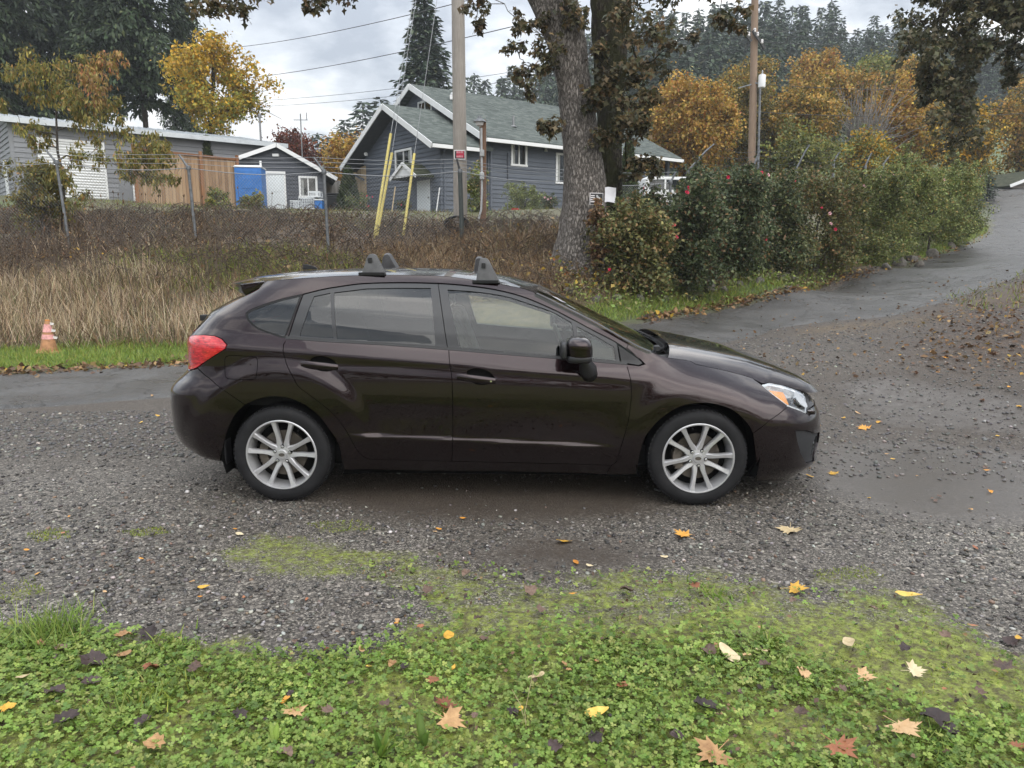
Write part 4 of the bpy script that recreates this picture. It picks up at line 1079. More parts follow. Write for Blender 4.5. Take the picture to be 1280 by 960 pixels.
# roof rack feet
def rack_foot(poly, t0, sd, parent, ds=0.0):
    """fairing shaped foot; poly traced on its outer face"""
    V = []; n = len(poly)
    for dy, sc in ((0.0, 1.0), (0.045, 0.96), (0.085, 0.80)):
        P = [unp(px, py, t0) for px, py in poly]; zb = min(p[2] for p in P); c = sum(p[0] for p in P) / n
        for p in P:
            up = (p[2] - zb) / 0.14
            V.append((c + ds + (p[0] - c) * sc, sd * -1 * (t0 + dy + 0.035 * up), zb + (p[2] - zb) * (0.6 + 0.4 * sc)))
    F = [tuple(range(n)), tuple(range(3 * n - 1, 2 * n - 1, -1))]
    for j in range(2):
        for i in range(n): F.append((j * n + i, j * n + (i + 1) % n, (j + 1) * n + (i + 1) % n, (j + 1) * n + i))
    m = MB(); m.add(V, F); ft = m.build('rack_foot', M_RACK, parent, bevel=0.007, smooth=35)
    P = [unp(px, py, t0) for px, py in poly]; c = sum(P) / n; zt = max(p[2] for p in P); zb = min(p[2] for p in P)
    m = MB(); m.box((c[0] + ds - 0.012, sd * -1 * (t0 + 0.02), zb + (zt - zb) * 0.70), (0.026, 0.016, 0.032)); m.build('lock_cover', M_BLACK, ft, bevel=0.003)
    m = MB(); m.box((c[0] + ds, sd * -1 * (t0 + 0.002), zb + 0.008), (max(p[0] for p in P) - min(p[0] for p in P) + 0.006, 0.02, 0.022)); m.build('foot_pad', M_RUBBER, ft, bevel=0.005)
    return ft
rack = empty('roof_rack'); rack.parent = car
ty = surf(*qz(466, 344.5))[1]
for sd in (1, -1):
    rack_foot([(451.3, 344), (457.2, 321.5), (459.5, 318), (465, 317), (468.5, 319), (482.8, 343.5)], -ty + 0.0, -sd, rack, 0.0 if sd > 0 else -0.10)
    rack_foot([(594.8, 350.8), (599, 325), (602, 322.6), (607, 322.4), (610.5, 325), (626, 354)], -ty + 0.0, -sd, rack, 0.0 if sd > 0 else -0.10)
a = unp(387, 334.5, 0); m = MB(); m.prism([(a[0] - 0.05, -0.006, a[2] - 0.012), (a[0] + 0.06, -0.006, a[2] - 0.012), (a[0] + 0.045, -0.006, a[2] + 0.006), (a[0] - 0.02, -0.006, a[2] + 0.024), (a[0] - 0.045, -0.006, a[2] + 0.022)], (0, 0.012, 0)); m.build('antenna_fin', M_BLACK, roof, bevel=0.003)

# mirrors
def superell(c, r, e=0.5, n=20, m=14, shear=None):
    V = []; F = []
    sp = lambda v, p: math.copysign(abs(v) ** p, v)
    for j in range(m + 1):
        v = -math.pi / 2 + math.pi * j / m
        for i in range(n):
            u = 2 * math.pi * i / n
            V.append((c[0] + r[0] * sp(math.cos(v), e) * sp(math.cos(u), e), c[1] + r[1] * sp(math.cos(v), e) * sp(math.sin(u), e), c[2] + r[2] * sp(math.sin(v), e)))
    for j in range(m):
        for i in range(n): F.append((j * n + i, j * n + (i + 1) % n, (j + 1) * n + (i + 1) % n, (j + 1) * n + i))
    return V, F
for k, sd in enumerate((-1, 1)):
    t = -0.99; c = unp(724, 436.5, t); s0 = unp(707, 436, t)[0]; s1 = unp(741, 436, t)[0]; zz = (unp(724, 420.5, t)[2], unp(724, 452.5, t)[2])
    V, F = superell((0, 0, 0), ((s1 - s0) / 2, 0.098, (zz[0] - zz[1]) / 2), 0.72)
    out = []
    for v in V:
        x, y, z = v; x = x - 0.02 * z / 0.08 * 0.3; y2 = y * (1 + 0.12 * (z > 0))
        out.append((c[0] + x, sd * (-(t) + y2), c[2] + z))
    m = MB(); m.add(out, F); mr = m.build('side_mirror', M_PAINT, front_door[k], smooth=True)
    m = MB(); V, F = superell((c[0], sd * -t, c[2] - 0.052), ((s1 - s0) / 2 * 0.97, 0.092, 0.030), 0.6); m.add(V, F); m.build('mirror_lower_shell', M_BLACK, mr, smooth=True)
    a0, a1 = unp(705, 431, t), unp(700, 445, t)
    m = MB(); V, F = superell((s0 - 0.012, sd * -(t + 0.01), c[2] - 0.008), (0.022, 0.085, 0.055), 0.5); m.add(V, F); m.build('mirror_glass', M_BLACK, mr, smooth=True)
    b0, b1, b2 = unp(732, 452, -0.97), unp(735, 462, -0.93), unp(737, 471, -0.88)
    P = [np.array((b0[0] - 0.005, sd * 0.965, b0[2] + 0.02)), np.array((b0[0], sd * 0.955, b0[2] - 0.01)), np.array((b1[0], sd * 0.93, b1[2])), np.array((b2[0] + 0.0, sd * 0.885, b2[2] + 0.012))]
    m = MB(); m.tube(P, [0.030, 0.038, 0.055, 0.05], 14); m.build('mirror_stalk', M_BLACK, mr, smooth=True)

# underbody, wheel wells, cabin
m = MB(); m.box((0, 0, 0.30), (2.1, 1.50, 0.14)); m.box((-1.72, 0, 0.40), (0.40, 1.1, 0.16)); m.box((1.82, 0, 0.33), (0.40, 1.1, 0.18)); m.box((0, 0, 0.24), (3.4, 0.5, 0.12)); m.build('underbody', M_DARK, car, bevel=0.02)
for (ws_, wz) in (WHEEL_R, WHEEL_F):
    for sd in (-1, 1):
        V = []; F = []; n = 26
        for i in range(n + 1):
            a = R(-20) + R(220) * i / n
            for y in (0.845, 0.56): V.append((ws_ + 0.393 * math.cos(a), sd * y, wz + 0.393 * math.sin(a)))
        for i in range(n): F.append((2 * i, 2 * i + 1, 2 * i + 3, 2 * i + 2))
        V += [(ws_ + 0.40 * math.cos(R(-20) + R(220) * i / n), sd * 0.57, wz + 0.40 * math.sin(R(-20) + R(220) * i / n)) for i in range(n + 1)]
        F.append(tuple(range(2 * n + 2, 3 * n + 3)))
        m = MB(); m.add(V, F); m.build('wheel_well', M_DARK, car)
for sd in (-1, 1):                                                    # mud flap edge behind the rear wheel
    m = MB(); m.box((-1.715, sd * 0.755, 0.31), (0.02, 0.10, 0.16)); m.build('mud_flap', M_BLACK, car, bevel=0.004)
def seat(s, y):
    m = MB()
    m.box((s + 0.02, y, 0.56), (0.52, 0.50, 0.16)); 
    Mx = Matrix.Translation((s - 0.25, y, 0.60)) @ Matrix.Rotation(R(-20), 4, 'Y')
    m.box((0, 0, 0.30), (0.13, 0.48, 0.60), M=Mx)
    st = m.build('seat', M_SEAT, car, bevel=0.05, smooth=60)
    m = MB(); m.box((-0.02, 0, 0.72), (0.10, 0.27, 0.19), M=Mx); m.build('headrest', M_SEAT, st, bevel=0.04, smooth=60)
seat(0.12, -0.37); seat(0.12, 0.37)
m = MB(); m.box((-0.72, 0, 0.58), (0.5, 1.3, 0.16)); Mx = Matrix.Translation((-1.0, 0, 0.62)) @ Matrix.Rotation(R(-22), 4, 'Y'); m.box((0, 0, 0.28), (0.14, 1.3, 0.56), M=Mx); rs = m.build('rear_seat', M_SEAT, car, bevel=0.05, smooth=60)
for y in (-0.38, 0, 0.38):
    m = MB(); m.box((-0.01, y, 0.62), (0.09, 0.25, 0.15), M=Mx); m.build('headrest', M_SEAT, rs, bevel=0.035, smooth=60)
m = MB(); m.box((0.93, 0, 0.80), (0.50, 1.40, 0.18)); m.box((0.70, 0.0, 0.68), (0.10, 1.3, 0.25)); dash = m.build('dashboard', M_CABIN, car, bevel=0.05, smooth=50)
m = MB(); Mx = Matrix.Translation((0.52, 0.37, 0.86)) @ Matrix.Rotation(R(68), 4, 'Y')
n = 28; V = []; F = []
for i in range(n):
    a = 2 * math.pi * i / n
    for j in range(8):
        b = 2 * math.pi * j / 8; rr = 0.185 + 0.016 * math.cos(b); V.append(tuple(Mx @ Vector((rr * math.cos(a), rr * math.sin(a), 0.016 * math.sin(b)))))
for i in range(n):
    for j in range(8): F.append((i * 8 + j, i * 8 + (j + 1) % 8, ((i + 1) % n) * 8 + (j + 1) % 8, ((i + 1) % n) * 8 + j))
m.add(V, F); m.box((0, 0, 0), (0.10, 0.34, 0.03), M=Mx); m.box((0.05, 0, 0), (0.2, 0.06, 0.03), M=Mx); m.build('steering_wheel', M_CABIN, car, smooth=60)
m = MB(); m.box((-0.2, 0, 0.33), (2.4, 1.45, 0.03)); m.box((-1.5, 0, 0.62), (0.75, 1.3, 0.05)); m.build('cabin_floor', M_CABIN, car)
m = MB(); m.box((0.42, 0.0, 1.20), (0.03, 0.22, 0.07)); m.build('rear_view_mirror', M_BLACK, ws, bevel=0.01)

# wheels
def make_wheel(name_loc, rot, sd):
    w = empty('wheel', name_loc); w.parent = car
    # outside face towards -y
    m = MB(); Rt = 0.317
    prof = [(0.218, -0.004), (0.226, 0.004), (0.240, 0.009), (0.262, 0.0115), (0.282, 0.009), (0.296, 0.002), (0.3045, -0.008), (0.310, -0.022), (0.3145, -0.045), (Rt, -0.075), (Rt, -0.14), (0.3145, -0.17), (0.306, -0.198), (0.28, -0.21), (0.225, -0.20), (0.21, -0.19)]
    m.lathe(prof, 72, (0, 0, 0), 'y', caps=False); ty_ = m.build('tyre', M_TYRE, w, smooth=38)
    m = MB()                                                          # shoulder blocks of the tread
    for i in range(66):
        a = 2 * math.pi * i / 66
        Mx = Matrix.Rotation(a, 4, 'Y')
        m.box((0.3105, 0.030, 0), (0.008, 0.030, 0.017), M=Mx)
    m.build('tread_block', M_TYRE, ty_)
    m = MB()
    m.lathe([(0.2275, -0.006), (0.2285, 0.006), (0.224, 0.0105), (0.217, 0.009), (0.213, -0.004), (0.205, -0.03), (0.198, -0.09), (0.196, -0.17), (0.212, -0.19), (0.2275, -0.19)], 64, (0, 0, 0), 'y', caps=False)
    rim = m.build('rim', M_ALLOY, w, smooth=35)
    # ten spokes in five pairs
    m = MB()
    for k in range(5):
        ac = rot + R(72) * k
        for sg in (-1, 1):
            st = []
            for (r, ta, wd, dep, th) in ((0.035, 0.012, 0.0435, -0.018, 0.03), (0.062, 0.0225, 0.0384, -0.014, 0.036), (0.09, 0.0255, 0.0320, -0.011, 0.038), (0.12, 0.032, 0.0288, -0.008, 0.04), (0.155, 0.0415, 0.0294, -0.003, 0.042), (0.185, 0.05, 0.0314, 0.0005, 0.044), (0.207, 0.056, 0.0371, 0.003, 0.05), (0.22, 0.059, 0.0461, 0.004, 0.05)):
                st.append((r, sg * ta, wd, dep, th))
            V = []
            for (r, ta, wd, dep, th) in st:
                rr = math.sqrt(max(r * r - ta * ta, 1e-6))
                ridge = 0.28 * sg * wd
                for (o, y) in ((-wd / 2, dep - 0.010), (-wd / 2 * 0.78, dep - 0.002), (ridge, dep + 0.002), (wd / 2 * 0.78, dep - 0.002), (wd / 2, dep - 0.010), (wd / 2 * 0.8, dep - th), (-wd / 2 * 0.8, dep - th)):
                    x, z = rr, ta + o
                    X = x * math.cos(ac) - z * math.sin(ac); Z = x * math.sin(ac) + z * math.cos(ac)
                    V.append((X, -y, Z))
            n = 7; F = []
            for i in range(len(st) - 1):
                for j in range(n): F.append((i * n + j, i * n + (j + 1) % n, (i + 1) * n + (j + 1) % n, (i + 1) * n + j))
            F += [tuple(range(n)), tuple(range(len(V) - 1, len(V) - n - 1, -1))]
            sm = MB(); sm.add(V, F); sm.build('spoke', M_ALLOY, rim, smooth=28)
    m = MB(); m.lathe([(0.062, -0.05), (0.062, -0.018), (0.05, -0.0145), (0.033, -0.013), (0.0305, -0.008), (0.026, -0.0045), (0.0, -0.003)], 40, (0, 0, 0), 'y'); m.build('hub', M_ALLOY, rim, smooth=30)
    m = MB(); m.lathe([(0.0285, -0.006), (0.027, -0.002), (0.0, -0.0005)], 32, (0, 0, 0), 'y')
    cap = m.build('centre_cap', M_ALLOY, w, smooth=40)
    m = MB()                                                          # oval emblem with its stars
    V = [(0.019 * math.cos(a), -0.0012, 0.011 * math.sin(a)) for a in np.linspace(0, 2 * math.pi, 24, endpoint=False)]
    m.prism(V, (0, -0.0012, 0))
    m.build('emblem', M_BRAKE, cap)
    m = MB()
    for (x, z, s_) in ((-0.009, 0.002, 0.004), (0.001, 0.0045, 0.0022), (0.007, 0.004, 0.0022), (0.001, -0.003, 0.0022), (0.007, -0.003, 0.0022), (0.012, 0.0, 0.0022)):
        P = [(x + (s_ if i % 2 == 0 else s_ * .35) * math.cos(math.pi * i / 4), -0.0024, z + (s_ if i % 2 == 0 else s_ * .35) * math.sin(math.pi * i / 4)) for i in range(8)]
        m.prism(P, (0, -0.0008, 0))
    m.build('emblem_star', M_CHROME, cap)
    for k in range(5):
        a = rot + R(72) * k; c = (0.052 * math.cos(a), 0, 0.052 * math.sin(a))
        m = MB(); m.lathe([(0.0125, -0.03), (0.0125, -0.0135)], 16, c, 'y'); m.build('nut_pocket', M_DARK, rim)
        m = MB(); m.lathe([(0.0095, -0.02), (0.0095, -0.006), (0.006, -0.001), (0.0, 0.0)], 6, c, 'y'); m.build('lug_nut', M_CHROME, rim, smooth=40)
    a = rot + R(36 + 4); m = MB(); m.tube([(0.200 * math.cos(a), 0.02, 0.200 * math.sin(a)), (0.19 * math.cos(a), 0.002, 0.19 * math.sin(a))], 0.005, 8); m.build('valve', M_RUBBER, rim)
    m = MB(); m.lathe([(0.148, -0.075), (0.148, -0.06), (0.085, -0.06), (0.08, -0.045), (0.0, -0.045)], 40, (0, 0, 0), 'y'); m.build('brake_disc', M_BRAKE, w, smooth=40)
    m = MB(); m.lathe([(0.196, -0.10), (0.196, -0.095), (0.0, -0.095)], 24, (0, 0, 0), 'y'); m.build('brake_shield', M_DARK, w)
    m = MB()
    for i in range(7):
        a = R(150) + R(60) * i / 6; m.box((0.128 * math.cos(a), 0.064, 0.128 * math.sin(a)), (0.055, 0.07, 0.03))
    m.build('brake_caliper', M_BRAKE, w, bevel=0.006)
    if sd > 0: w.rotation_euler = (0, 0, math.pi)
    return w
for (wx, rot) in ((WHEEL_R[0], R(14.5)), (WHEEL_F[0], R(62))):
    make_wheel((wx, -0.862, 0.317), rot, -1); make_wheel((wx, 0.862, 0.317), rot, 1)
# ================================================================== buildings
def painted_boards(name, color, rough=0.6, var=0.12):
    m, nt, b, N, L = new_mat(name)
    P = coords(N, L, 'Object', (1, 1, 1)); n = tex_noise(N, L, P, 1.6, 7, 0.65); n2 = tex_noise(N, L, coords(N, L, 'Object', (3, 3, 18)), 3, 6, 0.7)
    oi = N.new('ShaderNodeObjectInfo')
    f = mathn(N, L, 'ADD', mathn(N, L, 'MULTIPLY', n.outputs[0], .5), mathn(N, L, 'ADD', mathn(N, L, 'MULTIPLY', n2.outputs[0], .3), mathn(N, L, 'MULTIPLY', oi.outputs['Random'], .3)))
    r = ramp_node(N, [(0.3, tuple(c * (1 - 1.8 * var) for c in color)), (0.55, color), (0.85, tuple(c * (1 + 1.5 * var) for c in color))])
    L.new(f, r.inputs[0]); L.new(r.outputs[0], b.inputs['Base Color']); setp(b, rough=rough, spec=0.35)
    bump_node(N, L, b, n2.outputs[0], 0.15, 0.01)
    return m
M_SIDING = painted_boards('blue_grey_siding', (0.10, 0.115, 0.14))
M_SIDING2 = painted_boards('dark_grey_siding', (0.066, 0.073, 0.088))
M_SIDING3 = painted_boards('pale_grey_siding', (0.215, 0.222, 0.235))
M_WHITE = painted_boards('white_trim_paint', (0.70, 0.71, 0.71), 0.5, 0.06)
M_DOORW = painted_boards('white_door_paint', (0.66, 0.70, 0.72), 0.45, 0.05)
M_SOFFIT = simple('dark_soffit_boards', (0.07, 0.078, 0.09), 0.8)  # dark blue-grey boards for soffits and eave brace
def glass_window():
    m, nt, b, N, L = new_mat('house_window_glass')
    setp(b, color=(0.018, 0.021, 0.022), rough=0.04, spec=0.7)
    n = tex_noise(N, L, coords(N, L, 'Object'), 1.5, 2, 0.5); bump_node(N, L, b, n.outputs[0], 0.08, 0.02)
    return m
M_WGLASS = glass_window()
M_CURTAIN = simple('curtain_cloth', (0.34, 0.35, 0.34), 0.9, var=0.2, scale=8)
def shingle_mat(name, cols, sc=1.0):
    m, nt, b, N, L = new_mat(name)
    P = coords(N, L, 'Object')
    br = N.new('ShaderNodeTexBrick'); br.offset = 0.37; br.squash = 1.0
    br.inputs['Color1'].default_value = (0, 0, 0, 1); br.inputs['Color2'].default_value = (1, 1, 1, 1); br.inputs['Mortar'].default_value = (0.2, 0.2, 0.2, 1)
    br.inputs['Scale'].default_value = 1.0; br.inputs['Mortar Size'].default_value = 0.006; br.inputs['Brick Width'].default_value = 0.28 * sc; br.inputs['Row Height'].default_value = 0.145 * sc
    L.new(P, br.inputs['Vector'])
    n = tex_noise(N, L, P, 0.7, 7, 0.65); n2 = tex_noise(N, L, P, 26, 4, 0.6)
    f = mathn(N, L, 'ADD', mathn(N, L, 'MULTIPLY', br.outputs['Color'], 0.42), mathn(N, L, 'ADD', mathn(N, L, 'MULTIPLY', n.outputs[0], 0.42), mathn(N, L, 'MULTIPLY', n2.outputs[0], .25)))
    r = ramp_node(N, [(0.22, cols[0]), (0.5, cols[1]), (0.8, cols[2])]); L.new(f, r.inputs[0]); L.new(r.outputs[0], b.inputs['Base Color']); setp(b, rough=0.85, spec=0.25)
    bump_node(N, L, b, mathn(N, L, 'SUBTRACT', n2.outputs[0], br.outputs['Fac']), 0.5, 0.012)
    return m
M_SHINGLE = shingle_mat('grey_green_shingles', [(0.055, 0.066, 0.062), (0.098, 0.115, 0.106), (0.16, 0.18, 0.165)])
M_SHINGLE_M = shingle_mat('mossy_shingles', [(0.035, 0.042, 0.024), (0.075, 0.085, 0.055), (0.12, 0.12, 0.085)])
M_METALROOF = simple('pale_metal_roofing', (0.50, 0.53, 0.55), 0.38, metal=0.3, var=0.1, scale=2)
M_PIPE = simple('grey_metal_pipe', (0.22, 0.225, 0.23), 0.45, metal=0.6, var=0.15)
M_GALV = simple('galvanised_steel', (0.17, 0.18, 0.19), 0.5, metal=0.5, var=0.25, scale=9)

class Face:
    """a vertical face: O at its lower corner, u along it, n out of it"""
    def __init__(s, O, u, n):
        s.O = np.array(O, float); s.u = np.array(u, float); s.n = np.array(n, float); s.O[2] = 0
    def pt(s, u, z, o=0.0): p = s.O + s.u * u + s.n * o; return np.array([p[0], p[1], z])
    def px(s, px, py):
        p = on_plane(px, py, s.O, s.n); return float(np.dot(p - s.O, s.u)), float(p[2])
    def rect(s, *q):
        """u0,u1,z0,z1 of a rectangle from its four corners seen in the photograph"""
        P = [s.px(*p) for p in q]; return (sum(sorted(p[0] for p in P)[:2]) / 2, sum(sorted(p[0] for p in P)[2:]) / 2, sum(sorted(p[1] for p in P)[:2]) / 2, sum(sorted(p[1] for p in P)[2:]) / 2)
    def slab(s, m, u0, u1, z0, z1, o0, o1):
        m.obox(s.pt(u0, z0, o0), s.u * (u1 - u0), s.n * (o1 - o0), np.array([0, 0, z1 - z0])); return m
def span(outline, z):
    us = []
    n = len(outline)
    for i in range(n):
        (ua, za), (ub, zb) = outline[i], outline[(i + 1) % n]
        if (za > z) != (zb > z): us.append(ua + (ub - ua) * (z - za) / (zb - za))
    return (min(us), max(us)) if len(us) >= 2 else None
def clad(parent, f, outline, openings, mat, h=0.19, name='wall', thick=0.16, z_from=None):
    m = MB(); m.prism([f.pt(u, z, -0.02) for u, z in outline], -f.n * thick); w = m.build(name, mat, parent)
    z0 = min(z for u, z in outline) if z_from is None else z_from; z1 = max(z for u, z in outline); z = z0
    rs = random.Random(int(z0 * 100) + len(outline))
    while z < z1 - 0.02:
        zt = min(z + h, z1); a, b = span(outline, z + 0.004), span(outline, zt - 0.004)
        if a is None or b is None: z = zt; continue
        segs = [(a[0], a[1], b[0], b[1])]
        for (ua, ub, za, zb) in openings:
            if min(zt, zb) - max(z, za) > h * 0.35:
                new = []
                for (p, q, r, s_) in segs:
                    if ub <= min(p, r) or ua >= max(q, s_): new.append((p, q, r, s_)); continue
                    if ua > p + .02: new.append((p, ua, min(r, ua), ua))
                    if ub < q - .02: new.append((ub, q, ub, max(s_, ub)))
                segs = new
        for (p, q, r, s_) in segs:
            w_ = rs.uniform(-.003, .003)
            V = [f.pt(p, z + w_, -0.018), f.pt(q, z + w_, -0.018), f.pt(q, z + w_, 0.03), f.pt(p, z + w_, 0.03), f.pt(r, zt + .012, -0.018), f.pt(s_, zt + .012, -0.018), f.pt(s_, zt + .012, -0.006), f.pt(r, zt + .012, -0.006)]
            bm = MB(); bm.add(V, [(0, 1, 2, 3), (7, 6, 5, 4), (0, 4, 5, 1), (1, 5, 6, 2), (2, 6, 7, 3), (3, 7, 4, 0)]); bm.build('siding_board', mat, w)
        z = zt
    return w
def window(parent, f, r, mull='v', fw=0.10, mat=None, curtain=True):
    u0, u1, z0, z1 = r; m = MB()
    f.slab(m, u0, u1, z1 - fw, z1, -0.01, 0.045); f.slab(m, u0 - 0.03, u1 + 0.03, z0, z0 + fw * .9, -0.01, 0.06)
    f.slab(m, u0, u0 + fw, z0 + fw * .9, z1 - fw, -0.01, 0.045); f.slab(m, u1 - fw, u1, z0 + fw * .9, z1 - fw, -0.01, 0.045)
    w = m.build('window', mat or M_WHITE, parent, bevel=0.006)
    m = MB(); f.slab(m, u0 + fw, u1 - fw, z0 + fw * .9, z1 - fw, -0.03, -0.012); m.build('pane', M_WGLASS, w)
    if curtain:
        m = MB(); f.slab(m, u0 + fw + .02, u0 + fw + (u1 - u0 - 2 * fw) * .2, z0 + fw, z1 - fw, -0.012, -0.009); m.build('curtain', M_CURTAIN, w)
    m = MB(); uc = (u0 + u1) / 2; zc = (z0 + z1) / 2
    if 'v' in mull: f.slab(m, uc - 0.03, uc + 0.03, z0 + fw * .9, z1 - fw, -0.012, 0.03)
    if 'h' in mull: f.slab(m, u0 + fw, u1 - fw, zc - 0.025, zc + 0.025, -0.012, 0.028)
    if mull: m.build('mullion', mat or M_WHITE, w)
    return w
def roof_plane(parent, e0, e1, r1, r0, mat, thick=0.13, name='roof', course=0.145, rows=True):
    """sloping roof from two eave corners and two ridge corners, laid in overlapping courses"""
    e0, e1, r1, r0 = map(lambda p: np.array(p, float), (e0, e1, r1, r0))
    x = e1 - e0; lx = np.linalg.norm(x); x /= lx; y = r0 - e0; y -= x * np.dot(y, x); ly = np.linalg.norm(y); y /= ly; z = np.cross(x, y)
    if z[2] < 0: x = -x; e0, e1, r0, r1 = e1, e0, r1, r0; z = np.cross(x, y)
    Mx = Matrix(((x[0], y[0], z[0], e0[0]), (x[1], y[1], z[1], e0[1]), (x[2], y[2], z[2], e0[2]), (0, 0, 0, 1)))
    loc = lambda p: np.array(Mx.inverted() @ Vector(p))
    a, b, c, d = loc(e0), loc(e1), loc(r1), loc(r0)
    m = MB(); m.prism([a, b, c, d], (0, 0, -thick)); rf = m.build(name, mat, parent); rf.matrix_local = Mx
    if rows:
        m = MB(); n = int(ly / course)
        for i in range(n):
            t0, t1 = i / n, (i + 1.12) / n; t1 = min(t1, 1)
            p0, p1 = a + (d - a) * t0, b + (c - b) * t0; q0, q1 = a + (d - a) * t1, b + (c - b) * t1
            up = np.array([0, 0, 0.016]); lo = np.array([0, 0, 0.004])
            m.add([p0, p1, p1 + up, p0 + up, q0 + lo, q1 + lo], [(0, 1, 2, 3), (3, 2, 5, 4), (0, 3, 4), (1, 5, 2)])
        sh = m.build('shingle_course', mat, rf); sh['kind'] = 'stuff'
    return rf
def bar(m, a, b, w, h, up=(0, 0, 1)):
    """rectangular bar between two points"""
    a, b = np.array(a, float), np.array(b, float); d = b - a; L = np.linalg.norm(d); d /= L
    s_ = np.cross(d, up); s_ /= np.linalg.norm(s_); t = np.cross(s_, d)
    m.obox(a - s_ * w / 2 - t * h / 2, d * L, s_ * w, t * h); return m
def fascia(parent, a, b, mat=None, w=0.04, h=0.2, name='fascia_board'):
    return bar(MB(), a, b, w, h).build(name, mat or M_WHITE, parent)

# ---- the blue-grey house
A_ = np.array([-.6, .8, 0]); B_ = np.array([.8, .6, 0])
C0 = at(551.5, 268, 33); HB = 2.95
house = empty('house', (C0[0], C0[1], 0)); hz0 = Matrix.Translation((-C0[0], -C0[1], 0))
tag(house, 'blue-grey clapboard house with white trim and grey-green shingle roof behind the fence', 'house')
class HRoot: pass
# parts are built in world coordinates under a root at the origin, then shifted
house.location = (0, 0, 0)
fg = Face(C0, A_, -B_)                    # gable wall of the front wing
fs = Face(C0, B_, -A_)                    # side wall of the wing
M0 = C0 + B_ * 2.4 - A_ * 0.12
fm = Face(M0, A_, -B_); fms = Face(M0, B_, -A_)
ap = 3.75; WW = 7.35
rise = lambda u: 8.02 - 0.50 * abs(u - ap)
wing_out = [(0, HB), (WW, HB), (WW, rise(WW)), (ap, rise(ap)), (0, rise(0))]
rw = fg.rect((493.7, 184), (518, 184), (518, 219.5), (493.7, 219.5)); dr_ = (0.82, 2.02, 2.95, 4.62)
rw = (2.42, 4.02, fg.px(506, 219)[1] - 0.05, fg.px(506, 186)[1])
gw = clad(house, fg, wing_out, [rw, dr_], M_SIDING, name='gable_wall')
window(house, fg, rw)
m = MB(); fg.slab(m, dr_[0], dr_[1], dr_[2], dr_[3], -0.01, 0.03); d = m.build('door', M_DOORW, house, bevel=0.005)
m = MB(); fg.slab(m, dr_[0] - .07, dr_[0], dr_[2], dr_[3] + .08, -0.01, .05); fg.slab(m, dr_[1], dr_[1] + .07, dr_[2], dr_[3] + .08, -0.01, .05); fg.slab(m, dr_[0], dr_[1], dr_[3], dr_[3] + .08, -0.01, .05); m.build('door_frame', M_SIDING, d)
m = MB(); m.lathe([(0.035, 0), (0.04, .03), (0.02, .05)], 10, tuple(fg.pt(dr_[0] + .12, 3.85, .07)), 'y'); m.build('door_handle', M_PIPE, d)
# little gabled hood over that door
hu0, hu1, hz = dr_[0] - 0.35, dr_[1] + 0.75, dr_[3] + 0.10
hc_ = (hu0 + hu1) / 2
hood_r = empty('door_hood'); hood_r.parent = house
e = lambda u, z, o: fg.pt(u, z, o)
roof_plane(hood_r, e(hu0, hz, 0.0), e(hu0, hz, 0.95), e(hc_, hz + .62, 0.95), e(hc_, hz + .62, 0.0), M_SHINGLE_M, 0.07, 'hood_roof')
roof_plane(hood_r, e(hu1, hz, 0.95), e(hu1, hz, 0.0), e(hc_, hz + .62, 0.0), e(hc_, hz + .62, 0.95), M_SHINGLE_M, 0.07, 'hood_roof')
fascia(hood_r, e(hu0 - .02, hz - .05, .97), e(hc_, hz + .57, .97), h=.13, name='barge_board'); fascia(hood_r, e(hu1 + .02, hz - .05, .97), e(hc_, hz + .57, .97), h=.13, name='barge_board')
m = MB(); m.prism([e(hu0 + .1, hz, .9), e(hu1 - .1, hz, .9), e(hc_, hz + .5, .9)], -fg.n * 0.05); m.build('hood_gable', M_WHITE, hood_r)
# wing side wall and roof
sd_out = [(0, HB), (2.45, HB), (2.45, rise(0) - 0.02), (0, rise(0) - 0.02)]
clad(house, fs, sd_out, [], M_SIDING, name='side_wall')
fo = 0.75; eo = 0.55
def wr(u, o, lift=0.10): p = fg.pt(u, rise(u) + lift, o); return p
roof_plane(house, wr(-eo, fo), wr(-eo, -2.38), wr(ap, -2.38), wr(ap, fo), M_SHINGLE)
roof_plane(house, wr(WW + 1.15, -2.38), wr(WW + 1.15, fo), wr(ap, fo), wr(ap, -2.38), M_SHINGLE)
for (ua, ub) in ((-eo, ap), (WW + 1.15, ap)):
    fascia(house, wr(ua, fo + .025, -.02), wr(ub, fo + .025, -.02), h=.24, name='barge_board')
fascia(house, wr(-eo - .05, fo, .0), wr(-eo - .05, -1.8, .0), h=.15, name='gutter', w=.11)
m = MB(); m.prism([wr(ap, fo - .02, -.16), wr(WW + 1.1, fo - .02, -.16), wr(WW + 1.1, -2.36, -.16), wr(ap, -2.36, -.16)], (0, 0, -.02)); m.build('soffit', M_SOFFIT, house)
for ub in (WW - 0.05,):                                               # eave brace on the left
    bar(MB(), fg.pt(ub, rise(ub) - 1.2, .05), wr(WW + 1.0, .4, -.25), .09, .09).build('eave_brace', M_SOFFIT, house)
# downpipe at the corner
m = MB(); p = [wr(-eo - .02, 0.1, -.1), fs.pt(0.15, rise(0) - .45, .06), fs.pt(0.15, 3.0, .06)]; m.tube(p, .045, 8); m.build('downpipe', M_SIDING, house)
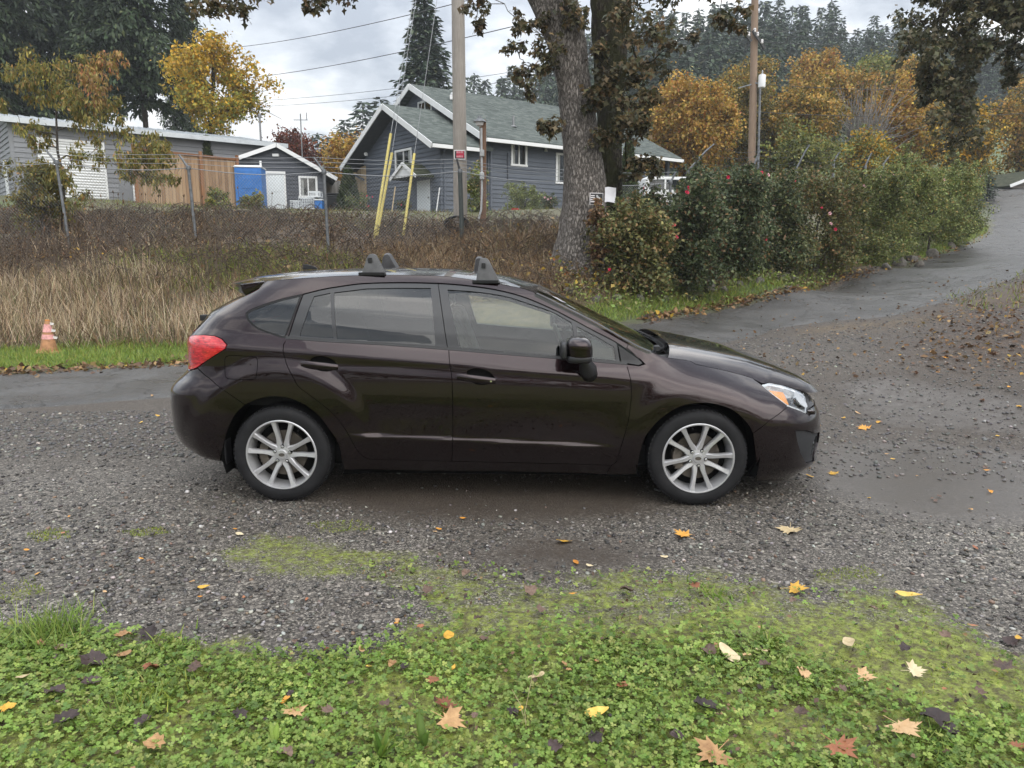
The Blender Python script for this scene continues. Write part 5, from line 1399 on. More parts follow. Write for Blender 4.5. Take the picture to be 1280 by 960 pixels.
# main block
mrise = lambda u: 9.55 - 0.49 * abs(u - 6.0)
mg_out = [(0, HB), (12, HB), (12, mrise(12)), (6.0, mrise(6)), (0, mrise(0))]
rg_ = fm.rect((525.5, 128), (543.5, 127.5), (544, 136.5), (525.5, 137))
rg_ = (4.75, 6.1, 8.25, 8.85)
clad(house, fm, mg_out, [rg_], M_SIDING, name='main_gable_wall', z_from=6.0)
window(house, fm, rg_, 'v', 0.09, curtain=False)
ms_out = [(0, HB), (9.0, HB), (9.0, mrise(0)), (0, mrise(0))]
w1 = (1.12, 2.15, 5.28, 6.42); w2 = (3.62, 4.75, 4.72, 6.10)
w1 = fms.rect((638.5, 177.5), (658.5, 179), (658.5, 209), (638.5, 207)); w2 = fms.rect((694.5, 190.5), (716, 193), (716, 231), (694.5, 229.5))
clad(house, fms, ms_out, [w1, w2], M_SIDING, name='main_side_wall')
window(house, fms, w1); window(house, fms, w2, 'v')
mf = 0.55; me_ = 0.62
def mr_(u, o, lift=.10): return fm.pt(u, mrise(u) + lift, o)
roof_plane(house, mr_(-me_, mf), mr_(-me_, -12.2), mr_(6, -12.2), mr_(6, mf), M_SHINGLE, name='main_roof')
roof_plane(house, mr_(12.6, -12.2), mr_(12.6, mf), mr_(6, mf), mr_(6, -12.2), M_SHINGLE, name='main_roof')
for ua in (-me_, 12.6): fascia(house, mr_(ua, mf + .025, -.02), mr_(6, mf + .025, -.02), h=.26, name='barge_board')
fascia(house, mr_(-me_ - .06, mf, .0), mr_(-me_ - .06, -12.2, .0), h=.15, w=.12, name='gutter')
m = MB(); m.prism([mr_(-me_, mf, -.1), mr_(0, mf, -.1), mr_(0, -12.2, -.1), mr_(-me_, -12.2, -.1)], (0, 0, -.02)); m.build('soffit', M_SOFFIT, house)
vp = mr_(1.2, -2.3, .1); m = MB(); m.lathe([(0.16, 0), (.14, .05), (.06, .08), (.05, .5)], 12, tuple(vp)); m.build('vent_pipe', M_PIPE, house, smooth=40)
vp = mr_(4.2, -0.9, .12); m = MB(); m.box(tuple(vp + (0, 0, .1)), (.35, .35, .22)); m.lathe([(.1, .2), (.16, .24), (.16, .3), (.05, .36)], 12, tuple(vp)); m.build('roof_vent', M_WHITE, house, bevel=.02)
m = MB(); m.tube([fms.pt(1.05, 5.9, .05), fms.pt(1.05, 4.75, .05), fms.pt(2.0, 4.72, .05), fms.pt(2.0, 3.9, .05)], .03, 6); m.build('conduit', M_SIDING2, house)
m = MB(); c = fms.pt(3.25, 6.3, .08); m.box(tuple(c), (.12, .12, .14)); m.lathe([(.05, -.08), (.09, -.16)], 10, tuple(c)); m.build('security_light', M_WHITE, house)
m = MB(); c = fg.pt(WW - .45, 6.25, .08); m.box(tuple(c), (.14, .14, .16)); m.lathe([(.05, .02), (.09, .14)], 10, tuple(c), 'y'); m.build('security_light', M_WHITE, house)
m = MB(); m.tube([fms.pt(.1, mrise(0) - .05, .08), fms.pt(.1, 3.0, .08)], .045, 8); m.build('downpipe', M_SIDING, house)
# covered porch on the far end
po = [(9.0, HB), (12.0, HB), (12.0, 4.62), (9.0, 4.62)]
clad(house, fms, po, [], M_SIDING, name='porch_wall')
m = MB(); fms.slab(m, 9.0, 12.0, 4.62, 4.70, -.2, .05); m.build('porch_rail', M_SIDING2, house)
for u in (9.08, 10.0, 11.85):
    m = MB(); fms.slab(m, u - .09, u + .09, 4.70, mrise(0), -.18, .0); m.build('porch_post', M_SIDING2, house)

# ---- long garage on the left
G0 = at(20, 247, 31); G1 = at(330, 255, 37.7); g_ = (G1 - G0); g_[2] = 0; g_ /= np.linalg.norm(g_); gn = np.array([g_[1], -g_[0], 0])
garage = empty('garage', (0, 0, 0)); tag(garage, 'long pale grey garage with white roll-up door, behind the leaning small tree', 'garage')
ga = Face(G0, g_, gn); GL = 11.2; gz0 = 3.2; gz1 = 6.62
door1 = (1.0, 3.32, 3.45, 5.95)
clad(garage, ga, [(0, gz0), (GL, gz0), (GL, gz1), (0, gz1)], [door1, (3.85, 4.42, 3.3, 4.9)], M_SIDING3, name='front_wall', h=.2)
ge = Face(G0 - gn * 9.0, gn, -g_)
clad(garage, ge, [(0, gz0), (9.0, gz0), (9.0, gz1), (4.5, gz1 + 0.75), (0, gz1)], [(6.7, 7.5, 3.3, 5.2)], M_SIDING3, name='end_wall', h=.2)
m = MB(); ge.slab(m, 6.7, 7.5, 3.3, 5.2, -.01, .03); m.build('side_door', M_WHITE, garage)
rd = empty('roll_up_door'); rd.parent = garage
nsl = 22
for k in range(nsl):
    z0 = door1[2] + (door1[3] - door1[2]) * k / nsl; z1 = door1[2] + (door1[3] - door1[2]) * (k + 1) / nsl - .012; m = MB()
    V = [ga.pt(door1[0], z0, -.01), ga.pt(door1[1], z0, -.01), ga.pt(door1[1], z0, .02), ga.pt(door1[0], z0, .02), ga.pt(door1[0], (z0 + z1) / 2, .045), ga.pt(door1[1], (z0 + z1) / 2, .045), ga.pt(door1[0], z1, .02), ga.pt(door1[1], z1, .02), ga.pt(door1[0], z1, -.01), ga.pt(door1[1], z1, -.01)]
    m.add(V, [(0, 1, 2, 3), (3, 2, 5, 4), (4, 5, 7, 6), (6, 7, 9, 8), (0, 8, 9, 1), (0, 3, 4, 6, 8), (1, 9, 7, 5, 2)]); m.build('door_slat', M_WHITE, rd)
m = MB(); ga.slab(m, door1[0] - .09, door1[0] - .002, gz0, door1[3] + .1, -.01, .05); ga.slab(m, door1[1] + .002, door1[1] + .09, gz0, door1[3] + .1, -.01, .05); ga.slab(m, door1[0], door1[1], door1[3], door1[3] + .1, -.01, .05); m.build('door_frame', M_WHITE, rd)
m = MB(); ga.slab(m, 4.40, 4.54, gz0, 5.0, -.01, .05); m.build('corner_trim', M_WHITE, garage)
m = MB(); ga.slab(m, -.03, .12, gz0, gz1, .017, .04); m.build('corner_trim', M_SIDING3, garage)
grise = lambda v: gz1 + .1 + 0.165 * v
rp = lambda u, v: ga.pt(u, grise(v), -v)
rf = roof_plane(garage, rp(-.4, -.45), rp(GL + .3, -.45), rp(GL + .3, 4.5), rp(-.4, 4.5), M_METALROOF, .1, rows=False)
for k in range(26):                                                  # standing seams
    u = -.3 + k * 0.45; bar(MB(), rp(u, -.45) + (0, 0, .02), rp(u, 4.5) + (0, 0, .02), .03, .04).build('roof_seam', M_METALROOF, garage)
roof_plane(garage, rp(GL + .3, 9.45) * (1, 1, 0) + (0, 0, grise(-.45)), rp(-.4, 9.45) * (1, 1, 0) + (0, 0, grise(-.45)), rp(-.4, 4.5), rp(GL + .3, 4.5), M_METALROOF, .1, rows=False)
fascia(garage, rp(-.4, -.48) - (0, 0, .06), rp(GL + .3, -.48) - (0, 0, .06), M_METALROOF, h=.2)
gp = rp(10.3, -.1); m = MB(); m.lathe([(.05, 0), (.05, 1.1), (.1, 1.12), (.1, 1.25), (.02, 1.32)], 10, tuple(gp)); m.build('flue_pipe', M_PIPE, garage, smooth=40)

# ---- small dark grey shed with a gable front
S0 = at(300, 264, 36.5); S1 = at(405.6, 266, 37.6); s_u = S1 - S0; s_u[2] = 0; SL = np.linalg.norm(s_u); s_u /= SL; s_n = np.array([s_u[1], -s_u[0], 0])
shed = empty('shed'); tag(shed, 'small dark grey shed with white gable trim, a white door and one window', 'shed')
fsd = Face(S0, s_u, s_n)
sa = fsd.px(345.5, 183); sl = fsd.px(299, 199); sr = fsd.px(421, 225.5); sz0 = 2.9
wr_z = sa[1] + (sr[1] - sa[1]) * (SL - sa[0]) / (sr[0] - sa[0])
so = [(0, sz0), (SL, sz0), (SL, wr_z), (sa[0], sa[1]), (0, sl[1])]
sdoor = fsd.rect((335.5, 217), (355.5, 217), (355.5, 267), (335.5, 267)); swin = fsd.rect((373, 219.5), (397, 221), (397, 247), (374, 247))
clad(shed, fsd, so, [sdoor, swin], M_SIDING2, name='front_wall', h=.18)
sb = Face(fsd.pt(SL, 0, -5), s_n, s_u); clad(shed, sb, [(0, sz0), (5, sz0), (5, wr_z), (0, wr_z)], [], M_SIDING2, name='side_wall', h=.18)
m = MB(); fsd.slab(m, *sdoor, -.01, .03); d = m.build('door', M_DOORW, shed, bevel=.005)
for (za, zb) in ((.1, .45), (.55, .92)):
    m = MB(); H = sdoor[3] - sdoor[2]; fsd.slab(m, sdoor[0] + .15, sdoor[1] - .15, sdoor[2] + H * za, sdoor[2] + H * zb, .03, .042); m.build('door_panel', M_DOORW, d, bevel=.008)
m = MB(); fsd.slab(m, sdoor[0] - .09, sdoor[0], sdoor[2], sdoor[3] + .1, -.01, .055); fsd.slab(m, sdoor[1], sdoor[1] + .09, sdoor[2], sdoor[3] + .1, -.01, .055); fsd.slab(m, sdoor[0], sdoor[1], sdoor[3], sdoor[3] + .1, -.01, .055); m.build('door_frame', M_WHITE, d)
window(shed, fsd, swin)
qs = lambda p, o, l=0.09: fsd.pt(p[0], p[1] + l, o)
roof_plane(shed, qs(sl, .3), qs(sl, -5.2), qs(sa, -5.2), qs(sa, .3), M_SHINGLE); roof_plane(shed, qs(sr, -5.2), qs(sr, .3), qs(sa, .3), qs(sa, -5.2), M_SHINGLE)
fascia(shed, qs(sl, .33, .03), qs(sa, .33, .03), h=.18, name='barge_board'); fascia(shed, qs(sr, .33, .03), qs(sa, .33, .03), h=.18, name='barge_board')
m = MB(); c = fsd.pt(sa[0] - .05, sa[1] - .42, .1); m.box(tuple(c), (.3, .16, .13)); m.build('security_light', M_WHITE, shed, bevel=.02)
ms_ = fsd.pt(sa[0] + 1.2, sa[1] - .5, -1.5); m = MB(); m.tube([ms_, ms_ + (0, 0, 2.3)], .03, 6); bar(m, ms_ + (-.35, 0, 2.0), ms_ + (.35, 0, 2.0), .03, .03); m.tube([ms_ + (.3, 0, 2.0), ms_ + (.3, 0, 2.35)], .02, 6); m.build('aerial_mast', M_PIPE, shed)

# ---- wooden fences
def wood_mat(name, cols, rough=0.8):
    m, nt, b, N, L = new_mat(name)
    oi = N.new('ShaderNodeObjectInfo'); P = coords(N, L, 'Object', (14, 14, 1.1)); n = tex_noise(N, L, P, 2.5, 7, 0.7, 0.6)
    n2 = tex_noise(N, L, coords(N, L, 'Object'), 1.4, 5, 0.6)
    f = mathn(N, L, 'ADD', mathn(N, L, 'MULTIPLY', n.outputs[0], .5), mathn(N, L, 'ADD', mathn(N, L, 'MULTIPLY', oi.outputs['Random'], .38), mathn(N, L, 'MULTIPLY', n2.outputs[0], .25)))
    r = ramp_node(N, [(0.25, cols[0]), (0.55, cols[1]), (0.85, cols[2])]); L.new(f, r.inputs[0]); L.new(r.outputs[0], b.inputs['Base Color']); setp(b, rough=rough, spec=0.25)
    bump_node(N, L, b, n.outputs[0], 0.35, 0.012)
    return m
M_CEDAR = wood_mat('weathered_cedar', [(0.17, 0.105, 0.062), (0.32, 0.21, 0.125), (0.42, 0.31, 0.20)])
M_CEDAR_D = wood_mat('stained_cedar_rail', [(0.12, 0.055, 0.028), (0.21, 0.10, 0.05), (0.28, 0.15, 0.08)])
M_GREYWOOD = wood_mat('silver_grey_wood', [(0.15, 0.145, 0.14), (0.26, 0.255, 0.245), (0.36, 0.35, 0.335)])
M_NEWWOOD = wood_mat('new_tan_wood', [(0.27, 0.20, 0.12), (0.38, 0.29, 0.18), (0.48, 0.39, 0.26)])
def board_fence(name, label, a, b, za, zb, z0, mat, bw=0.15, posts=(), rails=True, cat='fence', step=None, rail_mat=None):
    f = empty(name); tag(f, label, cat)
    a, b = np.array(a, float), np.array(b, float); a[2] = b[2] = 0; d = b - a; Lh = np.linalg.norm(d); d /= Lh; n = np.array([d[1], -d[0], 0]); fc = Face(a, d, n)
    k = int(Lh / bw); rs = random.Random(k)
    for i in range(k):
        t = (i + .5) / k; z1 = za + (zb - za) * t
        if step: z1 = za + (zb - za) * math.floor(t * step) / max(1, step - 1)
        m = MB(); u = i * bw; j = rs.uniform(-.02, .02); w = bw - .012
        V0 = [(u, z0), (u + w, z0), (u + w, z1 + j - .03), (u + w - .03, z1 + j), (u + .03, z1 + j), (u, z1 + j - .03)]
        m.prism([fc.pt(p, z, rs.uniform(0, .006)) for p, z in V0], -n * .02); m.build('fence_board', mat, f)
    if rails:
        rm = rail_mat or mat
        for (fr_, th) in ((0.98, .09), (0.04, .28)):
            pa = fc.pt(0, z0 + (za - z0) * fr_, .035); pb = fc.pt(Lh, z0 + (zb - z0) * fr_, .035); bar(MB(), pa, pb, .05, th).build('fence_rail', rm, f)
    for u in posts:
        m = MB(); z1 = za + (zb - za) * u + .12; fc.slab(m, u * Lh - .06, u * Lh + .06, z0, z1, .03, .13); m.build('fence_post', rail_mat or mat, f, bevel=.01)
    return f
fa = at(171, 252, 31.2); fb = at(299, 256, 34.6)
board_fence('wooden_fence', 'tall weathered cedar board fence with red-brown top rail in front of the garage', fa, fb, at(171, 184, 31.2)[2], at(299, 198, 34.6)[2], 3.0, M_CEDAR, 0.15, (0.0, 0.62, 0.995), rail_mat=M_CEDAR_D)
fa = at(408, 262, 40); fb = at(428, 262, 41)
board_fence('wooden_fence', 'short silver-grey board fence between shed and arborvitae', fa, fb, at(408, 227.5, 40)[2], at(428, 226, 41)[2], 2.6, M_GREYWOOD, 0.14, rails=False)
fa = at(428, 262, 42); fb = at(459, 262, 38.6)
board_fence('wooden_fence', 'new tan board fence stepping up to the house corner', fa, fb, at(433, 226, 42)[2], at(459, 207, 38.6)[2], 2.6, M_NEWWOOD, 0.14, rails=False, step=5)

# ---- blue portable cabin
M_BLUE = simple('blue_plastic', (0.028, 0.155, 0.46), 0.45, var=0.12, scale=3)
p = at(315.5, 262, 35); toilet = empty('portable_toilet', tuple(p), R(8)); tag(toilet, 'blue plastic portable toilet cabin with white roof, beside the wooden fence', 'portable toilet')
zt = at(315.5, 211, 35)[2] - p[2]
m = MB(); m.box((0, 0, zt / 2), (1.16, 1.16, zt)); m.build('cabin_wall', M_BLUE, toilet, bevel=.03)
m = MB(); m.box((0, -.60, zt * .5), (.86, .05, zt * .88)); dd = m.build('door', M_BLUE, toilet, bevel=.02)
for zz in (.28, .62): 
    m = MB(); m.box((0, -.632, zt * zz), (.62, .02, zt * .26)); m.build('door_panel', M_BLUE, dd, bevel=.01)
m = MB(); m.box((.34, -.65, zt * .47), (.05, .05, .12)); m.build('door_handle', M_PIPE, dd)
m = MB(); m.lathe([(.85, 0), (.85, .05), (.74, .10), (0, .13)], 4, (0, 0, zt), 'z', R(45)); m.build('roof', M_WHITE, toilet, bevel=.01)
m = MB(); m.lathe([(.05, 0), (.05, .4)], 8, (.4, .4, zt)); m.build('vent_pipe', M_WHITE, toilet)

# ---- crates stacked on a pallet by the shed window
M_CRATE = simple('white_plastic', (0.62, 0.65, 0.67), 0.4, var=0.06)
def crate(label, c, d, mat, n=7):
    o = empty('crate', c); tag(o, label, 'crate', 'crates stacked beside the shed')
    m = MB(); x, y, z = d
    for zz in (.02, z - .02):
        for (a, b) in (((-x / 2, -y / 2), (x / 2, -y / 2)), ((x / 2, -y / 2), (x / 2, y / 2)), ((x / 2, y / 2), (-x / 2, y / 2)), ((-x / 2, y / 2), (-x / 2, -y / 2))): bar(m, (*a, zz), (*b, zz), .035, .04)
    m.build('rim', mat, o); m = MB(); m.box((0, 0, .01), (x, y, .02)); m.build('floor_tray', mat, o)
    for i in range(n + 1):
        t = -x / 2 + x * i / n
        for yy in (-y / 2, y / 2): m = MB(); m.box((t, yy, z / 2), (.018, .018, z)); m.build('bar', mat, o)
    for i in range(1, 4):
        for yy in (-y / 2, y / 2): m = MB(); m.box((0, yy, z * i / 4), (x, .012, .012)); m.build('bar', mat, o)
    return o
pb = at(385, 266, 35.6); px_m = 930 / 35.2
cz = lambda y: float(at(385, y, 35.6)[2])
pal = empty('pallet', (pb[0], pb[1], 0)); tag(pal, 'orange-brown wooden pallet under the white crates by the shed', 'pallet')
for i in range(6): m = MB(); m.box((-.75 + i * .3, 0, cz(262.5)), (.22, 1.0, .03)); m.build('slat', M_CEDAR_D, pal)
for i in range(4): m = MB(); m.box((-.78 + i * .52, -.42, cz(264.8)), (.16, .12, cz(262.8) - cz(267))); m.build('block', M_CEDAR_D, pal)
xm = lambda px: float(at(px, 255, 35.6)[0])
crate('low white wire crate at the left end of the pallet', ((xm(366) + xm(375.5)) / 2, pb[1] - .1, cz(262)), (xm(375.5) - xm(366), .6, cz(251) - cz(262)), M_CRATE, 5)
crate('tall white wire crate in the middle of the pallet', ((xm(376.5) + xm(395)) / 2, pb[1] - .1, cz(262)), (xm(395) - xm(376.5), .6, cz(247.5) - cz(262)), M_CRATE)
crate('white wire crate on top of the stack under the shed window', ((xm(388) + xm(402)) / 2, pb[1] - .05, cz(247)), (xm(402) - xm(388), .55, cz(239.5) - cz(247)), M_CRATE, 5)
o = empty('tote_box', ((xm(395.5) + xm(405)) / 2, pb[1] - .1, cz(262))); tag(o, 'blue plastic tote box at the right end of the pallet', 'box')
m = MB(); w_ = xm(405) - xm(395.5); hh = cz(249) - cz(260); m.box((0, 0, hh / 2), (w_, .5, hh)); m.build('body', M_BLUE, o, bevel=.03); m = MB(); m.box((0, 0, hh + .03), (w_ + .05, .56, .06)); m.build('lid', M_CRATE, o, bevel=.015)

# ---- two black bins by the grey fence
M_BIN = simple('black_plastic', (0.018, 0.019, 0.021), 0.4)
for (px_, lab) in ((412.5, 'black wheeled bin beside the shed corner'), (419, 'black wheeled bin next to the arborvitae')):
    p = at(px_, 266, 38); b_ = empty('wheeled_bin', tuple(p)); tag(b_, lab, 'bin', 'black wheeled bins')
    m = MB(); m.lathe([(.24, .05), (.34, .85)], 4, (0, 0, 0), 'z', R(45)); m.build('body', M_BIN, b_, bevel=.03); m = MB(); m.box((0, 0, .9), (.54, .56, .07)); m.build('lid', M_BIN, b_, bevel=.02)
    for s_ in (-1, 1): m = MB(); m.lathe([(.1, -.03), (.1, .03)], 12, (s_ * .22, .2, .1), 'x'); m.build('wheel', M_BIN, b_)

# ---- far shed at the right edge, uphill beside the road
p = at(1278, 251, 52); barn = empty('outbuilding'); tag(barn, 'small grey-brown outbuilding with white roof edge at the top of the uphill road', 'outbuilding')
M_TAN = painted_boards('brown_grey_siding', (0.13, 0.115, 0.10))
fb_ = Face(at(1263, 252, 52), np.array([1, .1, 0]) / math.hypot(1, .1), np.array([.1, -1, 0]) / math.hypot(1, .1))
zb0 = at(1263, 254, 52)[2] - .8; zb1 = fb_.px(1266, 231)[1]
clad(barn, fb_, [(0, zb0), (6, zb0), (6, zb1), (3, zb1 + 1.1), (0, zb1)], [], M_TAN, name='front_wall', h=.22)
bq = lambda u, z, o: fb_.pt(u, z, o)
roof_plane(barn, bq(-.5, zb1 - .1, .4), bq(-.5, zb1 - .1, -6), bq(3, zb1 + 1.2, -6), bq(3, zb1 + 1.2, .4), M_SHINGLE_M); roof_plane(barn, bq(6.5, zb1 - .1, -6), bq(6.5, zb1 - .1, .4), bq(3, zb1 + 1.2, .4), bq(3, zb1 + 1.2, -6), M_SHINGLE_M)
fascia(barn, bq(-.5, zb1 - .12, .43), bq(3, zb1 + 1.17, .43), h=.2, name='barge_board'); fascia(barn, bq(6.5, zb1 - .12, .43), bq(3, zb1 + 1.17, .43), h=.2, name='barge_board')
m = MB(); fb_.slab(m, 1.9, 2.6, zb0, zb0 + 2.6, -.01, .04); m.build('door', M_WHITE, barn)
# ================================================================== trees and shrubs
LEAF_T = np.array([(0, 0, 0), (.45, .34, .10), (1, 0, -.04), (.45, -.34, .10)]); LEAF_F = np.array([(0, 1, 2), (0, 2, 3)])
LOBED_T = np.array([(0, 0, 0), (.30, .16, .05), (.42, .46, .02), (.62, .20, .07), (1, 0, -.06), (.62, -.20, .07), (.42, -.46, .02), (.30, -.16, .05)])
LOBED_F = np.array([(0, 1, 7), (1, 2, 3), (1, 3, 7), (3, 5, 7), (7, 5, 6), (3, 4, 5)])
M_LEAF = leaf_mat('tree_leaves', (1, 1, 1), 0.55, 0.30)
M_NEEDLE = leaf_mat('conifer_needles', (1, 1, 1), 0.65, 0.08)
def bark_mat(name, cols, scale=(7, 7, 1.6), bump=0.8, moss=0.0):
    m, nt, b, N, L = new_mat(name)
    P = coords(N, L, 'Object', scale); n = tex_noise(N, L, P, 2.2, 8, 0.7, 0.7); v = N.new('ShaderNodeTexVoronoi'); v.feature = 'DISTANCE_TO_EDGE'; v.inputs['Scale'].default_value = 2.6
    vm = N.new('ShaderNodeVectorMath'); vm.operation = 'ADD'; L.new(P, vm.inputs[0]); L.new(n.outputs[1], vm.inputs[1]); L.new(vm.outputs[0], v.inputs['Vector'])
    e = N.new('ShaderNodeMapRange'); e.inputs[2].default_value = 0.22; L.new(v.outputs['Distance'], e.inputs[0])
    f = mathn(N, L, 'ADD', mathn(N, L, 'MULTIPLY', n.outputs[0], .62), mathn(N, L, 'MULTIPLY', e.outputs[0], .38))
    r = ramp_node(N, [(0.25, cols[0]), (0.52, cols[1]), (0.8, cols[2])]); L.new(f, r.inputs[0]); c = r.outputs[0]
    if moss:
        n2 = tex_noise(N, L, coords(N, L, 'Object'), 2.6, 6, 0.65); k = ramp_node(N, [(0.62 - .3 * moss, (0, 0, 0)), (0.75 - .3 * moss, (1, 1, 1))]); L.new(n2.outputs[0], k.inputs[0])
        c = mix_rgb(N, L, mathn(N, L, 'MULTIPLY', k.outputs[0], .85), c, (0.045, 0.047, 0.018))
    L.new(c, b.inputs['Base Color']); setp(b, rough=0.9, spec=0.2); bump_node(N, L, b, f, bump, 0.05)
    return m
M_BARK_OAK = bark_mat('grey_oak_bark', [(0.055, 0.048, 0.042), (0.185, 0.165, 0.147), (0.33, 0.30, 0.27)], (9, 9, 2.6), 1.0)
M_BARK_MOSS = bark_mat('mossy_dark_bark', [(0.018, 0.015, 0.012), (0.045, 0.038, 0.030), (0.085, 0.075, 0.06)], (7, 7, 2), 1.0, 0.7)
M_BARK_DARK = bark_mat('conifer_bark', [(0.020, 0.017, 0.014), (0.05, 0.042, 0.035), (0.085, 0.074, 0.064)])
M_BARK_TWIG = bark_mat('twig_bark', [(0.05, 0.043, 0.036), (0.10, 0.088, 0.075), (0.16, 0.145, 0.125)])
M_BARK_PALE = bark_mat('pale_twigs', [(0.13, 0.12, 0.11), (0.24, 0.225, 0.21), (0.32, 0.30, 0.28)])

def palette(rs, n, cols, jitter=0.22):
    """colours: list of (weight, rgb)"""
    w = np.array([c[0] for c in cols], float); w /= w.sum(); C = np.array([c[1] for c in cols])
    k = rs.choice(len(cols), n, p=w); j = 1 + (rs.rand(n, 1) * 2 - 1) * jitter
    return np.clip(C[k] * j * (1 + (rs.rand(n, 3) * 2 - 1) * 0.08), 0, 1)
def leaf_cloud(rs, centres, size, cols, droop=0.0, tmpl=(LEAF_T, LEAF_F), group_tint=None, aspect=1.0):
    n = len(centres); yaw = rs.rand(n) * 2 * np.pi; pitch = rs.normal(0.25, 0.55, n) + droop; roll = rs.normal(0, 0.7, n)
    Rm = rot_from(yaw, pitch, roll); s = size * (0.65 + 0.7 * rs.rand(n)); sc = np.stack([s, s * aspect, s], 1)
    V, F, idx = scatter(tmpl[0], tmpl[1], centres, Rm, sc)
    t = palette(rs, n, cols)
    if group_tint is not None: t = np.clip(t * group_tint[:, None], 0, 1)
    return V, F, t[idx]
def merge(parts):
    V = []; F = []; T = []; o = 0
    for v, f, t in parts: V.append(v); F.append(f + o); T.append(t); o += len(v)
    return np.concatenate(V), np.concatenate(F), np.concatenate(T)
def limb(rs, a, b, r0, r1, n=6, wob=0.08, sag=0.0):
    a, b = np.array(a, float), np.array(b, float); t = np.linspace(0, 1, n)[:, None]; L = np.linalg.norm(b - a)
    P = a + (b - a) * t; off = rs.normal(0, wob * L, (n, 3)) * np.sin(np.pi * t); P = P + off * .5; P[:, 2] += (sag * L * np.sin(np.pi * t[:, 0]))
    return P, np.linspace(r0, r1, n)
def tubes_mesh(name, tubes, mat, k=6, smooth=True):
    V = []; Q = []; o = 0
    for P, r in tubes:
        v, fs = tube_np(P, r, k, False); V.append(v); Q.append(fs[0] + o); o += len(v)
    return np_mesh(name, np.concatenate(V), np.concatenate(Q), [mat], smooth=smooth)
def clump_tree(name, label, cat, base, trunk, clumps, cols, leaf=0.12, nleaf=220, bark=None, group=None, droop=0.2, twig=0.012, tr=(0.12, 0.04), tmpl=(LEAF_T, LEAF_F), aspect=1.0, seed=1, flat=0.7, ntwig=3, trunk_mesh=None, vary=0.22):
    """tree from a trunk path and leaf clumps (centre, radius); limbs run from the trunk to every clump"""
    rs = np.random.RandomState(seed); base = np.array(base, float); root = empty(name, tuple(base)); tag(root, label, cat, group)
    trunk = np.array(trunk, float); rad = np.linspace(tr[0], tr[1], len(trunk)); tubes = [(trunk - base, rad)]; parts = []
    d = np.concatenate([[0], np.cumsum(np.linalg.norm(np.diff(trunk, axis=0), axis=1))]); tt = np.linspace(0, d[-1], 40)
    TP = np.stack([np.interp(tt, d, trunk[:, i]) for i in range(3)], 1); TR = np.interp(tt, d, rad)
    SK = [np.column_stack([TP, TR])[6:]]
    order = sorted(range(len(clumps)), key=lambda i: float(np.linalg.norm(TP - np.array(clumps[i][0], float), axis=1).min()))
    for ci in order:
        cl = clumps[ci]; c = np.array(cl[0], float); r = cl[1]; dens = cl[2] if len(cl) > 2 else 1.0; cc = cl[3] if len(cl) > 3 else cols
        A = np.concatenate(SK); dd = np.linalg.norm(A[:, :3] - c, axis=1) + 0.8 * np.maximum(A[:, 2] - c[2], 0) * 0.5 + .25 * np.maximum(0.03 - A[:, 3], 0) * 40
        j = int(np.argmin(dd)); r0 = max(min(A[j, 3] * .75, 0.022 + 0.04 * r + .012 * float(dd[j])), twig); P, rr = limb(rs, A[j, :3], c, r0, max(twig, r0 * .35), 6, .12, .06); tubes.append((P - base, rr)); SK.append(np.column_stack([P, rr])[2:])
        for q in range(ntwig):
            e = c + rs.normal(0, 1, 3) * r * .6; s_ = P[rs.randint(2, 6)]; P2, r2 = limb(rs, s_, e, max(twig, r0 * .32), twig * .5, 4, .12); tubes.append((P2 - base, r2))
        n = max(6, int(nleaf * dens)); nsub = max(3, n // 22); sub = rs.normal(0, 1, (nsub, 3)); sub /= np.linalg.norm(sub, axis=1, keepdims=True) + 1e-6
        sub = c + sub * (rs.rand(nsub, 1) ** .45) * r * np.array([1, 1, flat]); k = rs.randint(0, nsub, n); pos = sub[k] + rs.normal(0, 1, (n, 3)) * r * .20
        g = (1 + rs.normal(0, vary, nsub))[k]; parts.append(leaf_cloud(rs, pos - base, leaf, cc, droop, tmpl, np.clip(g, .5, 1.6), aspect))
    V, F, T = merge(parts); link('crown', np_mesh('crown', V, F, [M_LEAF], tint=T), root)
    if trunk_mesh is None: link('trunk', tubes_mesh('trunk', tubes, bark or M_BARK_TWIG, 7), root)
    else: trunk_mesh.parent = root; trunk_mesh.location = -base; link('limbs', tubes_mesh('limbs', tubes[1:], bark or M_BARK_TWIG, 6), root)
    return root
def blob_clumps(rs, c, rx, ry, rz, n, r, bottom=-1.0, box=1.0):
    """clump centres spread over an uneven ellipsoid"""
    out = []
    while len(out) < n:
        v = rs.normal(0, 1, 3); v /= np.linalg.norm(v); v = np.sign(v) * np.abs(v) ** box; k = 0.45 + 0.55 * rs.rand() ** .6
        if v[2] * k < bottom: continue
        j = 1 + 0.18 * math.sin(3 * v[0] + 5 * v[1] + c[0]); out.append((np.array(c) + v * k * np.array([rx, ry, rz]) * j, r * (.7 + .6 * rs.rand())))
    return out
ORANGE = [(5, (0.405, 0.23, 0.05)), (4, (0.478, 0.314, 0.069)), (2, (0.304, 0.225, 0.044)), (1, (0.184, 0.167, 0.044)), (1, (0.276, 0.108, 0.025))]
GOLD = [(5, (0.50, 0.30, 0.030)), (3, (0.55, 0.36, 0.05)), (2, (0.36, 0.29, 0.05)), (1, (0.22, 0.22, 0.05))]
OLIVE = [(4, (0.13, 0.115, 0.03)), (3, (0.21, 0.165, 0.035)), (2, (0.09, 0.09, 0.028)), (1, (0.32, 0.20, 0.03))]
YGREEN = [(4, (0.16, 0.18, 0.045)), (3, (0.22, 0.22, 0.06)), (2, (0.10, 0.13, 0.035)), (1, (0.32, 0.26, 0.05))]
